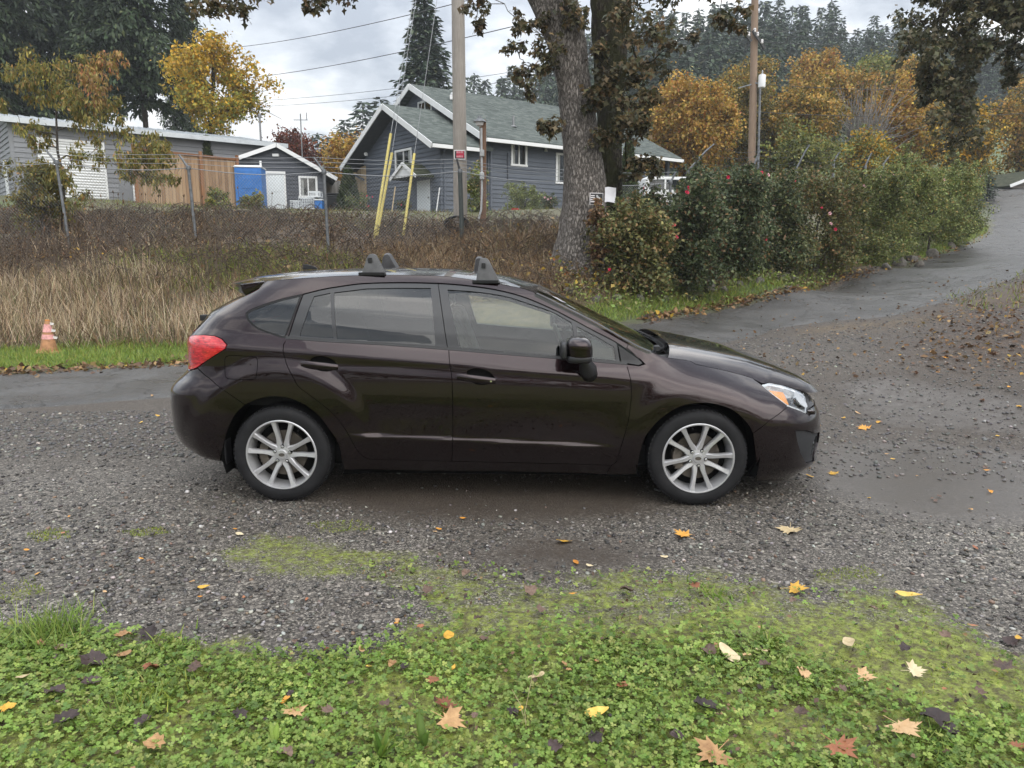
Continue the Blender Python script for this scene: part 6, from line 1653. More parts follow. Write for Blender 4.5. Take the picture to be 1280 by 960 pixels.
RUSSET = [(4, (0.14, 0.035, 0.02)), (3, (0.09, 0.03, 0.022)), (2, (0.20, 0.06, 0.025)), (1, (0.10, 0.07, 0.03))]
OAKC = [(4, (0.086, 0.081, 0.039)), (3, (0.132, 0.101, 0.051)), (2, (0.057, 0.06, 0.032)), (2, (0.184, 0.127, 0.063))]
OAKD = [(4, (0.088, 0.09, 0.048)), (3, (0.132, 0.119, 0.066)), (2, (0.057, 0.061, 0.037)), (1, (0.209, 0.165, 0.088))]
def round_tree(name, label, px0, px1, py0, py1, Y, cols, n=34, r=1.0, leaf=0.26, nleaf=150, group=None, seed=1, cat='tree', bark=None, tilt=0.0, dens_low=None):
    """broad-leaved tree whose crown fills a box of the photograph, Y metres ahead"""
    a, b = at(px0, py1, Y), at(px1, py0, Y); cx = (a[0] + b[0]) / 2; rx = (b[0] - a[0]) / 2; rz = (b[2] - a[2]) / 2; cz = (a[2] + b[2]) / 2; g = gh(cx, Y); rs = np.random.RandomState(seed)
    cl = blob_clumps(rs, (cx, Y, cz), rx * .86, rx * .86, rz * .86, n, r)
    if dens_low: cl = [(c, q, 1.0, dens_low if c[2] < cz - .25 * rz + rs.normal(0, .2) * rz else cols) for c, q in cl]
    trunk = [(cx + tilt, Y, g - .2), (cx + tilt * .5, Y, g + (cz - g) * .5), (cx, Y, cz), (cx + .1, Y, cz + rz * .7)]
    return clump_tree(name, label, cat, (cx + tilt, Y, g), trunk, cl, cols, leaf * .74, int(nleaf * 1.7), bark or M_BARK_DARK, group, .25, .02, (max(.12, rx * .07), .05), seed=seed, ntwig=1)
G_AUT = 'autumn trees below the wooded hill'
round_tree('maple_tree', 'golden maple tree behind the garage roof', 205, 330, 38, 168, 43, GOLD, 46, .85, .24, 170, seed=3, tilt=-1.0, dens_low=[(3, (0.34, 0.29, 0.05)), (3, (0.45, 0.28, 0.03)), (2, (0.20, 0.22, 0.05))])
round_tree('maple_tree', 'large orange maple tree just right of the oak trunks, behind the porch', 800, 920, 84, 225, 47, ORANGE, 60, 1.0, .26, 190, G_AUT, 4)
round_tree('maple_tree', 'dull olive tree behind the utility pole', 900, 975, 96, 225, 53, OLIVE, 36, 1.0, .28, 150, G_AUT, 5)
round_tree('maple_tree', 'orange tree right of the utility pole', 962, 1052, 98, 215, 51, ORANGE[:3] + OLIVE[:2], 44, 1.0, .27, 160, G_AUT, 6)
round_tree('maple_tree', 'orange tree left of the hanging oak branches', 1082, 1165, 96, 220, 54, ORANGE, 44, 1.0, .28, 160, G_AUT, 7)
round_tree('maple_tree', 'deep orange tree higher on the slope behind the utility pole wires', 990, 1066, 68, 120, 72, ORANGE, 30, 1.3, .36, 130, G_AUT, 8)
round_tree('maple_tree', 'pale yellow-green tree on the upper slope', 1062, 1118, 66, 118, 76, YGREEN, 26, 1.3, .36, 120, G_AUT, 9)
round_tree('maple_tree', 'orange-brown tree on the upper slope beside the pale yellow-green one', 1112, 1170, 74, 125, 70, ORANGE[:2] + OLIVE, 26, 1.2, .34, 120, G_AUT, 10)
round_tree('maple_tree', 'olive and gold tree behind the hanging oak branches', 1160, 1240, 120, 245, 50, OLIVE + GOLD[:1], 44, 1.1, .28, 150, G_AUT, 11)
round_tree('maple_tree', 'brown-gold tree at the right edge above the outbuilding', 1232, 1330, 95, 235, 60, OLIVE[:2] + ORANGE[:2], 44, 1.4, .32, 150, G_AUT, 12)
round_tree('maple_tree', 'yellow-green thicket tree below the orange trees', 955, 1050, 165, 225, 44, YGREEN, 30, .9, .24, 140, G_AUT, 13)
round_tree('maple_tree', 'green-gold small tree above the far end of the rose hedge', 1050, 1120, 160, 228, 45, YGREEN[:2] + GOLD[:1], 28, .9, .24, 130, G_AUT, 14)
round_tree('maple_tree', 'orange tree between the shed and the house', 408, 462, 168, 245, 52, ORANGE, 30, 1.1, .28, 140, G_AUT, 15)
round_tree('maple_tree', 'dark russet tree behind the shed roof', 333, 398, 162, 232, 54, RUSSET, 34, 1.1, .28, 130, None, 16)
round_tree('maple_tree', 'low dull orange tree over the house porch roof', 770, 830, 130, 215, 55, OLIVE, 30, 1.1, .28, 130, G_AUT, 17)
round_tree('maple_tree', 'yellow-orange tree between the porch maple and the utility pole', 880, 950, 120, 222, 56, GOLD[:2] + ORANGE[:2] + OLIVE[:1], 34, 1.1, .29, 150, G_AUT, 18)
round_tree('maple_tree', 'wide golden tree filling the slope right of the bare tree', 1100, 1190, 112, 225, 62, ORANGE[:2] + GOLD, 40, 1.2, .31, 150, G_AUT, 19)
round_tree('maple_tree', 'orange tree on the slope above the bare tree', 1030, 1100, 84, 150, 66, ORANGE + OLIVE[:1], 32, 1.2, .33, 140, G_AUT, 20)
round_tree('maple_tree', 'pale orange tree just left of the utility pole top wires', 905, 975, 78, 150, 68, ORANGE[1:] + OLIVE[:2], 30, 1.2, .33, 140, G_AUT, 21)
# bare grey tree among them
def bare_tree():
    rs = np.random.RandomState(8); p = at(1075, 210, 52); g = gh(p[0], 52); base = np.array([p[0], 52, g]); tubes = []
    ztop = at(1075, 96, 52)[2]
    for k in range(150):
        a = base + (rs.normal(0, .3), rs.normal(0, .3), (ztop - g) * (.15 + .35 * rs.rand())); e = base + (rs.normal(0, 1.5), rs.normal(0, 1.2), (ztop - g) * (.45 + .5 * rs.rand())); P, r = limb(rs, a, e, .045, .015, 5, .08); tubes.append((P - base, r))
    tubes.append((np.array([(0, 0, -.2), (0, 0, (ztop - g) * .5)]), np.array([.15, .06])))
    o = empty('bare_tree', tuple(base)); tag(o, 'bare pale grey leafless tree between the orange trees', 'tree'); link('trunk', tubes_mesh('trunk', tubes, M_BARK_PALE, 4), o)
bare_tree()

# ---- conifers
CON_D = [(4, (0.030, 0.048, 0.022)), (3, (0.044, 0.066, 0.028)), (2, (0.02, 0.03, 0.016)), (1, (0.075, 0.095, 0.038))]
CON_M = [(4, (0.05, 0.077, 0.048)), (3, (0.073, 0.103, 0.06)), (2, (0.035, 0.053, 0.036)), (1, (0.106, 0.125, 0.07))]  # greens lightened and slightly blued, distance haze put into the needle colour
SPRAY_T = np.array([(0, 0, 0), (.5, .20, .03), (1, .04, -.10), (.5, -.20, .03), (.2, .12, -.12)]); SPRAY_F = np.array([(0, 1, 3), (1, 2, 3)])
def conifer_meshes(seed, h, r, first, whorls, per, sprays, size, cols, droop=0.35, shape=0.85, trunk_r=0.3):
    rs = np.random.RandomState(seed); pos = []; yawp = []; pit = []; tubes = [(np.array([(0, 0, -.5), (0, 0, h * .5), (0, 0, h)]), np.array([trunk_r, trunk_r * .55, .03]))]; gt = []
    for w in range(whorls):
        t = w / (whorls - 1); z = first + (h - first) * t ** .92; L0 = r * (1 - t) ** shape + .25
        if t < .12: L0 *= .55 + 3.5 * t
        for b in range(per):
            a = 2 * np.pi * (b + rs.rand() * .8) / per + w * 1.3; L = L0 * (.6 + .55 * rs.rand()); up = .25 * (1 - t) * rs.rand()
            if rs.rand() < .08: continue
            n = max(3, int(sprays * (L / r) ** 1.0)); s = rs.rand(n) ** .7; zz = z + L * (up * s - droop * s ** 2) + rs.normal(0, .05 * L, n) - .05 * rs.rand(n) * L
            lat = rs.normal(0, .13, n) * L * (1.2 - s * .7); pos.append(np.stack([np.cos(a) * s * L - np.sin(a) * lat, np.sin(a) * s * L + np.cos(a) * lat, zz], 1))
            yawp.append(a + np.sign(lat) * rs.rand(n) * 1.0); pit.append(np.full(n, .12) + rs.normal(.15, .38, n) + droop * s * .7); gt.append(np.full(n, np.clip(1 + rs.normal(0, .25), .55, 1.5)))
            if L > r * .25: tubes.append((np.array([(0, 0, z), (np.cos(a) * L * .5, np.sin(a) * L * .5, z + L * (up * .5 - droop * .25)), (np.cos(a) * L * .9, np.sin(a) * L * .9, z + L * (up * .9 - droop * .8))]), np.array([.05, .03, .012]) * max(.5, L / 4)))
    pos = np.concatenate(pos); n = len(pos); Rm = rot_from(np.concatenate(yawp), np.concatenate(pit), rs.normal(0, .5, n)); sz = size * (.6 + .8 * rs.rand(n))
    V, F, idx = scatter(SPRAY_T[:4], SPRAY_F, pos, Rm, sz); T = np.clip(palette(rs, n, cols) * np.concatenate(gt)[:, None], 0, 1)[idx]
    return np_mesh('crown', V, F, [M_NEEDLE], tint=T), tubes_mesh('trunk', tubes, M_BARK_DARK, 5)
def conifer(name, label, meshes, px, Y, ytop, h0, group, wide=1.0, rz=0.0, sink=0.0):
    p = at(px, 200, Y); g = gh(p[0], Y) - sink; ht = at(px, ytop, Y)[2] - g; s = ht / h0
    o = empty(name, (p[0], Y, g), rz); tag(o, label, 'tree', group); c = link('crown', meshes[0], o); t = link('trunk', meshes[1], o); o.scale = (s * wide, s * wide, s)
    return o
near_a = conifer_meshes(21, 30, 6.2, 7.5, 28, 9, 270, .48, CON_D, .34); near_b = conifer_meshes(22, 30, 6.5, 4.0, 29, 9, 260, .48, CON_D, .4)
G_FIR = 'tall dark firs behind the garage'
for (px, Y, yt, mm, w, lab) in ((-50, 50, -330, near_b, .85, 'dark fir at the left edge of the photo behind the garage'), (22, 54, -300, near_b, .8, 'dark fir rising over the left half of the garage roof'), (84, 58, -240, near_b, .8, 'dark fir above the garage door'), (133, 62, -330, near_a, .55, 'slim dark fir left of the bare fir trunk'), (186, 52, -330, near_a, .8, 'tallest fir with a bare dark trunk above the garage roof'), (236, 72, -60, near_b, .6, 'thin fir standing behind the golden maple')):
    conifer('fir_tree', lab, mm, px, Y, yt, 30, G_FIR, w, px * .7)
seq = conifer_meshes(31, 30, 4.6, 1.5, 46, 11, 46, .75, CON_M, .12, .9, .5)
conifer('sequoia_tree', 'tall dense cone-shaped conifer behind the house ridge, left of the utility pole', seq, 533, 68, -14, 30, None, 1.5)
far = [conifer_meshes(41 + i, 24, 3.6, 2.0, 26, 7, 15, 1.15, CON_M, .3, .85, .25) for i in range(4)]
rs_ = np.random.RandomState(77)
sky_px = [(560, 118), (585, 92), (610, 100), (640, 88), (665, 92), (690, 60), (720, 40), (760, 26), (800, 18), (822, 10), (845, 22), (870, 2), (905, 8), (935, -4), (965, 6), (990, 2), (1010, 14), (1030, 2), (1048, 34), (1062, 40), (1075, 22), (1092, 26), (1105, 14), (1122, 36), (1140, 30), (1170, 40), (1200, 30), (1240, 50), (1290, 45), (1340, 60)]
sx = [p[0] for p in sky_px]; sy = [p[1] for p in sky_px]
for row, (Y, lift, step) in enumerate(((172, 0, 16), (152, 9, 18), (132, 22, 20), (112, 42, 23), (95, 64, 27))):
    x = 575 + row * 7
    while x < 1340:
        yt = float(np.interp(x, sx, sy)) + lift + rs_.uniform(-9, 12) * (1 if row else .6)
        seg = [b for a, b in ((735, 'left of the oak trunks'), (860, 'just right of the oak trunks'), (945, 'behind the utility pole'), (1110, 'right of the utility pole'), (9999, 'behind the hanging oak')) if x < a][0]
        far_named = ('dark conifer %s, %s' % (('on the skyline of the wooded hill', 'just below the skyline', 'half way up the wooded hill', 'low on the wooded hill', 'at the foot of the wooded hill')[row], seg))
        o = conifer('conifer_tree', far_named, far[rs_.randint(4)], x, Y, yt, 24, 'conifers of the wooded hill', rs_.uniform(1.0, 1.5), rs_.rand() * 6)
        if o.scale[2] < .45 or (row == 4 and x < 760): 
            for c in list(o.children): bpy.data.objects.remove(c)
            bpy.data.objects.remove(o)
        x += step * rs_.uniform(.7, 1.3)
for (px, Y, yt, lab) in ((398, 88, 168, 'small blue-green conifer between russet tree and orange tree'), (415, 120, 172, 'far conifer just left of the house gable'), (432, 130, 150, 'far conifer above the house left eave, lower of two'), (455, 125, 128, 'far conifer above the house left eave, taller of two'), (478, 140, 124, 'far conifer beside the front gable peak'), (500, 135, 130, 'far conifer in front of the sequoia foot'), (374, 110, 178, 'far conifer behind the russet tree')):
    conifer('conifer_tree', lab, far[px % 4], px, Y, yt, 24, 'far conifers left of the house', 2.0, px)
conifer('fir_tree', 'small blue-green conifer at the top of the road by the outbuilding', far[1], 1239, 47, 214, 24, None, 2.4)

# ---- the near oak: pale trunk and dark mossy trunk
def irregular_trunk(name, pts, mat, k=22, seg=46, amp=.10, seed=3):
    """pts: (px_left, px_right, py, Y)"""
    rs = np.random.RandomState(seed); C = []; Rr = []
    for (l, r, y, Y) in pts: a, b = at(l, y, Y), at(r, y, Y); C.append((a + b) / 2); Rr.append((b[0] - a[0]) / 2)
    C = np.array(C); t = np.linspace(0, len(C) - 1, seg); C2 = np.stack([np.interp(t, range(len(C)), C[:, i]) for i in range(3)], 1); R2 = np.interp(t, range(len(C)), Rr)
    ker = np.array([1, 2, 3, 2, 1]) / 9; sm = lambda a: np.convolve(np.pad(a, 2, 'edge'), ker, 'valid'); C2 = np.stack([sm(C2[:, i]) for i in range(3)], 1); R2 = sm(R2)
    V = []
    for i in range(seg):
        a = np.arange(k) * 2 * np.pi / k; f = 1 + amp * (0.6 * np.sin(3 * a + i * .06 + 1) + .4 * np.sin(5 * a - i * .11)) + rs.normal(0, .018, k)
        flare = 1 + .28 * max(0, 1 - i / 7) ** 2 * (1 + .6 * np.sin(4 * a + 1)); V.append(np.stack([C2[i, 0] + R2[i] * f * flare * np.cos(a), C2[i, 1] + R2[i] * f * flare * np.sin(a), np.full(k, C2[i, 2])], 1))
    V = np.concatenate(V); i0 = (np.arange(seg - 1)[:, None] * k + np.arange(k)[None]).ravel(); i1 = (np.arange(seg - 1)[:, None] * k + (np.arange(k)[None] + 1) % k).ravel()
    return np_mesh(name, V, np.stack([i0, i1, i1 + k, i0 + k], 1), [mat], smooth=True), C2
OY = 15.6
tm, tc1 = irregular_trunk('trunk', [(686, 768, 345, OY), (694, 761, 318, OY), (698, 758, 285, OY), (703, 757, 250, OY), (704, 757, 225, OY), (704, 752, 200, OY), (702, 747, 170, OY), (699, 742, 140, OY), (696, 737, 105, OY), (690, 733, 75, OY), (679, 730, 45, OY), (668, 727, 20, OY), (655, 716, -10, OY), (640, 700, -50, OY), (622, 676, -100, OY - .2), (600, 648, -170, OY - .4)], M_BARK_OAK)
to = link('trunk', tm)
tm2, tc2 = irregular_trunk('trunk', [(738, 782, 330, OY + .9), (740, 780, 290, OY + .9), (746, 778, 250, OY + .9), (748, 777, 210, OY + .9), (747, 776, 170, OY + .9), (745, 778, 130, OY + .9), (742, 780, 90, OY + .9), (740, 783, 45, OY + .9), (738, 786, 0, OY + .8), (740, 790, -50, OY + .8), (748, 792, -110, OY + .8), (760, 796, -180, OY + .8)], M_BARK_MOSS, seed=9, amp=.14)
to2 = link('trunk', tm2)
def oc(px, py, r=.33, Y=OY - .5, d=1.0): return (at(px, py, Y), r, d)
oak1 = clump_tree('oak_tree', 'thick pale grey oak trunk with long bark hollow, nearest tree behind the car', 'tree', tuple(at(727, 335, OY)), list(tc1[::3]),
    [oc(682, 62), oc(684, 84, .3), oc(655, 90, .25), oc(646, 62, .2, d=.6), oc(660, 110, .2, d=.5), oc(688, 156, .25), oc(676, 160, .15, d=.5), oc(704, 8), oc(722, 20, .25), oc(668, 38, .22, d=.7), oc(648, 25, .2, d=.6), oc(595, 12, .22, d=.7), oc(598, 34, .14, d=.5), oc(592, -10, .3), oc(310, -8, .42, 13.5, .8), oc(282, 2, .26, 13.5, .6), oc(262, 4, .24, 13.5, .5), oc(240, -6, .34, 13.5, .6), oc(302, 14, .14, 13.5, .4), oc(405, -2, .3, 14, .5), oc(384, 6, .12, 14, .35), oc(430, -20, .4, 14), oc(500, -40, .5), oc(340, -40, .6, 13.5), oc(560, -50, .5)],
    OAKC, .12, 150, M_BARK_OAK, None, .35, .008, (.4, .3), (LOBED_T, LOBED_F), 1.0, 51, trunk_mesh=to, flat=.9)
oak2 = clump_tree('oak_tree', 'dark mossy oak trunk close behind the pale grey one', 'tree', tuple(at(762, 335, OY + .9)), list(tc2[::3]),
    [oc(750, 108, .35), oc(762, 104, .25), oc(757, 172, .26), oc(770, 168, .2), oc(782, 124, .35), oc(796, 46, .4), (at(812, 78, OY), .42, 1.0), oc(822, 36, .36), oc(842, 60, .22, d=.6), oc(792, 212, .3, OY + .4), oc(812, 208, .26, OY + .4), oc(824, 214, .16, OY + .4, .6), oc(776, 152, .3), oc(790, 166, .28), oc(740, 128, .22), oc(752, 60, .25), oc(785, 90, .3), oc(775, 20, .35), oc(800, 5, .4), oc(835, -5, .35), oc(868, 40, .16, OY, .5), oc(858, -20, .4), oc(800, 100, .25), oc(815, 120, .22), oc(805, 150, .2), oc(898, -12, .3, OY - 1), oc(905, 22, .18, OY - 1, .6), oc(922, 30, .16, OY - 1, .6), oc(928, 12, .16, OY - 1, .4)],
    OAKC, .12, 150, M_BARK_MOSS, None, .35, .008, (.32, .25), (LOBED_T, LOBED_F), 1.0, 52, trunk_mesh=to2, flat=.9)
# oak overhanging from the right, its trunk outside the picture
rs_ = np.random.RandomState(12); cl = []
out = [(1112, -8), (1150, -20), (1140, 22), (1118, 54), (1146, 78), (1150, 100), (1148, 120), (1158, 150), (1176, 176), (1190, 186), (1206, 168), (1236, 150), (1258, 128), (1252, 100), (1290, 90), (1300, -30)]
while len(cl) < 96:
    x, y = rs_.uniform(1100, 1345), rs_.uniform(-60, 190)
    if pip2(out + [(1400, -60), (1100, -60)], np.array([x]), np.array([y]))[0] or x > 1290 and y < 95: cl.append((at(x, y, 18 + rs_.uniform(-1.3, 1.6)), rs_.uniform(.22, .42), rs_.uniform(.7, 1.2)))
g = at(1450, 300, 19); tr_ = [(g[0], 19, gh(g[0], 19) - .2), at(1440, 150, 19), at(1400, 60, 19), at(1320, 34, 18.6), at(1268, 24, 18.4), at(1232, 10, 18.2), at(1190, -30, 18)]
clump_tree('oak_tree', 'dark oak branches hanging over the road at upper right', 'tree', tuple(tr_[0]), tr_, cl, OAKD, .13, 150, M_BARK_DARK, None, .4, .010, (.42, .10), (LOBED_T, LOBED_F), 1.0, 61, flat=1.1)

# ---- small leaning fruit tree with long drooping leaves, beside the fence
PEACH = [(4, (0.20, 0.185, 0.05)), (3, (0.29, 0.23, 0.06)), (3, (0.13, 0.14, 0.04)), (1, (0.31, 0.19, 0.06))]
PEACHR = [(3, (0.33, 0.20, 0.08)), (3, (0.27, 0.21, 0.06)), (1, (0.34, 0.15, 0.06))]
pc = lambda x, y, r=.28, d=1.0, c=PEACH: (at(x + 6 * math.sin(x * y), y + 6 * math.cos(x + y), 19.5 + ((x * 7 + y * 13) % 10 - 5) * .12), r * 1.35, d, c)
b0 = at(74, 262, 19.6); b0 = np.array([b0[0], 19.6, gh(b0[0], 19.6) - .1])
clump_tree('fruit_tree', 'small multi-stem fruit tree with long drooping yellowing leaves in front of the garage door', 'tree', tuple(b0), [b0, at(80, 225, 19.6), at(72, 190, 19.6), at(70, 140, 19.5), at(62, 100, 19.5)],
    [pc(38, 82, .3, .9), pc(22, 100, .2, .6), pc(10, 92, .18, .5), pc(62, 92, .3), pc(85, 100, .3), pc(100, 120, .3), pc(112, 100, .3, 1, PEACHR), pc(132, 85, .26, 1, PEACHR), pc(140, 72, .16, .5, PEACHR), pc(128, 112, .3, 1, PEACHR), pc(142, 128, .22, .8), pc(108, 145, .3), pc(82, 128, .26), pc(58, 122, .2, .6), pc(40, 112, .16, .5), pc(115, 160, .25, .8), pc(160, 165, .22, .8), pc(180, 172, .24), pc(196, 180, .22), pc(205, 200, .2, .8), pc(200, 215, .24), pc(182, 205, .24), pc(165, 195, .22, .8), pc(150, 212, .2, .7), pc(212, 222, .14, .5), pc(170, 222, .16, .6), pc(60, 165, .16, .5), pc(45, 180, .16, .5), pc(40, 210, .2, .5), pc(90, 75, .16, .5), pc(60, 205, .22), pc(85, 215, .22), pc(45, 232, .24), pc(70, 240, .24), pc(95, 245, .2, .7), pc(100, 190, .2), pc(28, 165, .2, .7), pc(125, 190, .18, .6), pc(0, 120, .16, .6), pc(-12, 100, .25, .8)],
    PEACH, .12, 300, M_BARK_TWIG, None, .95, .006, (.045, .016), aspect=.5, seed=71, flat=1.2)

# ---- shrubs
ROSE_D = [(4, (0.07, 0.094, 0.044)), (3, (0.11, 0.133, 0.06)), (2, (0.046, 0.062, 0.031)), (1, (0.173, 0.188, 0.094)), (1, (0.204, 0.125, 0.062))]
ROSE_O = [(4, (0.138, 0.146, 0.056)), (3, (0.212, 0.195, 0.073)), (2, (0.081, 0.098, 0.04)), (2, (0.277, 0.179, 0.081))]
ROSE_L = [(4, (0.193, 0.228, 0.074)), (3, (0.281, 0.306, 0.105)), (2, (0.123, 0.158, 0.053)), (1, (0.351, 0.263, 0.088))]
M_ROSE = simple('rose_petals', (0.62, 0.03, 0.09), 0.5, var=0.2, scale=30); M_ROSE_P = simple('pale_rose_petals', (0.70, 0.42, 0.44), 0.5, var=0.2, scale=30)
def bloom_mesh(mat, n=3):
    m = MB()
    for ring, (r, tilt, k) in enumerate(((.055, .35, 5), (.038, .8, 5), (.02, 1.2, 4))):
        for i in range(k):
            a = 2 * math.pi * (i + ring * .5) / k; u = np.array([math.cos(a), math.sin(a), 0]); v = np.array([-math.sin(a), math.cos(a), 0]); h = np.array([0, 0, 1.0])
            m.add([u * .006, u * r * .7 * math.cos(tilt) + v * r * .5 + h * r * math.sin(tilt), u * r * math.cos(tilt) + h * r * (math.sin(tilt) + .1), u * r * .7 * math.cos(tilt) - v * r * .5 + h * r * math.sin(tilt)], [(0, 1, 2, 3)])
    return m.mesh('rose_bloom', mat, fix=False)
BLOOM = bloom_mesh(M_ROSE); BLOOM_P = bloom_mesh(M_ROSE_P)
def shrub(name, label, px0, px1, py0, py1, Y, cols, n=26, r=.36, leaf=.065, nleaf=260, group=None, seed=1, cat='shrub', blooms=(), depth=1.0, bark=None, stems=5):
    a, b = at(px0, py1, Y), at(px1, py0, Y); cx = (a[0] + b[0]) / 2; rx = (b[0] - a[0]) / 2; g = gh(cx, Y); z0 = max(g, a[2] - .1); rz = (b[2] - z0) / 2; cz = (b[2] + z0) / 2; rs = np.random.RandomState(seed)
    cl = blob_clumps(rs, (cx, Y, cz), rx * .92, rx * depth * .92, rz * .95, n, r, box=.62)
    cl += [(c + (c - np.array([cx, Y, cz])) * .24 + np.array([0, 0, .12]), q * .5, .35) for c, q in cl if c[2] > cz and rs.rand() < .55]
    base = (cx, Y, g); root = clump_tree(name, label, cat, base, [(cx, Y, g - .1), (cx, Y, g + .3), (cx + .05, Y, cz)], cl, cols, leaf, nleaf, bark or M_BARK_TWIG, group, .15, .005, (.05, .02), seed=seed, flat=.9, ntwig=2)
    for (bx, by, pale) in blooms:
        q = at(bx, by, Y); k = abs((q[0] - cx) / rx); yy = Y - rx * depth * .9 * math.sqrt(max(.05, 1 - min(1, k) ** 2)) - .12; q = at(bx, by, yy); o = link('rose_bloom', BLOOM_P if pale else BLOOM, root)
        o.location = (q[0] - cx, q[1] - Y, q[2] - g); d = Vector((rs.normal(0, .5), -1, rs.rand() * .8)); o.rotation_euler = d.to_track_quat('Z', 'Y').to_euler(); s_ = .62 + .35 * rs.rand(); o.scale = (s_, s_, s_)
    return root
G_ROSE = 'rose bushes of the hedge along the uphill road'
Bl = [(860, 235, 0), (858.5, 241, 0), (910, 221.5, 0), (940, 218, 0), (952, 216, 0), (960, 219, 1), (986, 208.5, 0), (991, 256, 0), (993, 226, 0), (1027, 260, 0), (1044, 287, 0), (1049, 277, 0), (1053, 255, 0), (842, 282, 0), (845, 297, 0), (957, 300, 0), (1038, 280, 1), (1225, 220, 0), (1212, 277, 0), (1037, 267, 1), (1116, 218, 1), (1100, 222, 1), (762, 337, 0), (1180, 225, 1), (1080, 232, 1)]
bl = lambda a, b: [q for q in Bl if a <= q[0] < b]
for (x0, x1, y0, y1, Y, cols, n, lab, sd) in (
    (752, 815, 260, 372, 14.6, ROSE_O, 30, 'sparse brownish rose bush at the foot of the oak', 1),
    (790, 880, 238, 372, 15.6, ROSE_D, 46, 'dark green rose bush with red blooms, second from the oak', 2),
    (850, 945, 207, 362, 16.8, ROSE_D, 50, 'tallest dark green rose bush in the left half of the hedge', 3),
    (920, 1000, 225, 345, 18.4, ROSE_D + ROSE_O[:1], 44, 'dark green rose bush below the utility pole', 4),
    (980, 1060, 216, 338, 20.2, ROSE_O, 44, 'olive brown rose bush in the middle of the hedge', 5),
    (1035, 1110, 228, 325, 22.2, ROSE_L + ROSE_O[:1], 44, 'lighter green rose bush right of the olive brown one', 6),
    (1085, 1160, 204, 312, 24.5, ROSE_L, 46, 'light green rose bush, third from the uphill end', 7),
    (1130, 1200, 215, 302, 27.0, ROSE_L, 44, 'light green rose bush, second from the uphill end', 8),
    (1170, 1228, 212, 296, 29.5, ROSE_L + ROSE_D[:1], 40, 'rose bush at the uphill end of the hedge by the road bend', 9)):
    shrub('rose_bush', lab, x0 - (10 if sd > 1 else 0), x1 + (12 if sd < 9 else 4), y0, y1, Y, cols, n + 14, .40, .075, 330, G_ROSE, 100 + sd, 'rose bush', bl(x0 + 8 if sd > 1 else x0, x1 - 14 if sd < 9 else 1240), 1.0)
shrub('round_shrub', 'rounded green shrub against the house wall behind the red bucket', 634, 678, 236, 268, 29.2, YGREEN[:1] + ROSE_L[:2], 22, .3, .07, 220, None, 120)
shrub('round_shrub', 'tall grass-like shrub behind the short lamp post', 586, 606, 212, 266, 26, YGREEN[:1] + ROSE_L, 18, .25, .09, 160, None, 121)
shrub('round_shrub', 'dark shrub with pale blooms near the house corner window', 678, 694, 246, 270, 28.5, ROSE_D, 10, .22, .06, 120, None, 122, blooms=((681, 247, 1), (685, 249, 1), (689, 248, 1)))
shrub('round_shrub', 'low grey-green plant clump in front of the shed door', 262, 285, 238, 262, 29, YGREEN, 10, .25, .09, 100, None, 123)
shrub('round_shrub', 'spiky reed-like clump before the blue cabin', 303, 326, 247, 266, 29.5, OLIVE[:2] + YGREEN[:1], 12, .3, .12, 90, None, 124)
shrub('round_shrub', 'grey-green low rose plant at the house front corner', 440, 470, 244, 270, 34, ROSE_D + ROSE_L[:1], 12, .3, .08, 110, None, 125, blooms=((459, 245, 0), (466, 246, 0), (461, 258, 0)))
shrub('round_shrub', 'small plant with red flowers below the front gable window', 495, 515, 253, 269, 33.4, ROSE_D, 8, .22, .07, 90, None, 126, blooms=((502, 256, 0), (508, 258, 0)))
shrub('round_shrub', 'brown dead-leaved creeper between oak trunk and paper notice', 738, 772, 260, 320, OY - 1.0, [(3, (0.24, 0.14, 0.07)), (2, (0.33, 0.22, 0.12)), (2, (0.12, 0.07, 0.04))], 16, .16, .09, 60, None, 127)
shrub('round_shrub', 'dull bramble shrub at the left end of the fence', 28, 72, 205, 275, 19.2, OLIVE[:2] + ROSE_O[:1], 30, .28, .09, 110, None, 128)
def arborvitae(label, px, y0, y1, w, Y, seed, cols=ROSE_D[:3]):
    rs = np.random.RandomState(seed); a, b = at(px, y1, Y), at(px, y0, Y); g = min(gh(a[0], Y), a[2]); h = b[2] - g; r = w * Y / 930 / 2; n = 2600; t = rs.rand(n) ** .8; ph = rs.rand(n) * 2 * np.pi
    rad = r * np.clip((1 - t) * 1.25, 0, 1) ** .7 * (.75 + .25 * rs.rand(n)) * (1 + .1 * np.sin(5 * ph + 9 * t)); pos = np.stack([rad * np.cos(ph), rad * np.sin(ph), t * h + .02], 1)
    Rm = rot_from(ph, np.full(n, -1.0) + rs.normal(0, .3, n), rs.normal(0, .5, n)); V, F, idx = scatter(LEAF_T, LEAF_F, pos, Rm, .16 * (.6 + .8 * rs.rand(n))); T = palette(rs, n, cols, .35)[idx]
    o = empty('arborvitae', (a[0], Y, g)); tag(o, label, 'tree', 'clipped arborvitae'); link('crown', np_mesh('crown', V, F, [M_LEAF], tint=T), o); link('trunk', tubes_mesh('trunk', [(np.array([(0, 0, -.1), (0, 0, h * .8)]), np.array([.06, .02]))], M_BARK_DARK, 6), o)
arborvitae('dark arborvitae cone left of the house gable', 437, 211, 264, 27, 37, 1)
arborvitae('dark arborvitae column right of the oak trunks by the porch', 784, 180, 266, 24, 30, 2)
arborvitae('small arborvitae tip showing above the wooden fence', 262, 173, 240, 15, 36, 3)

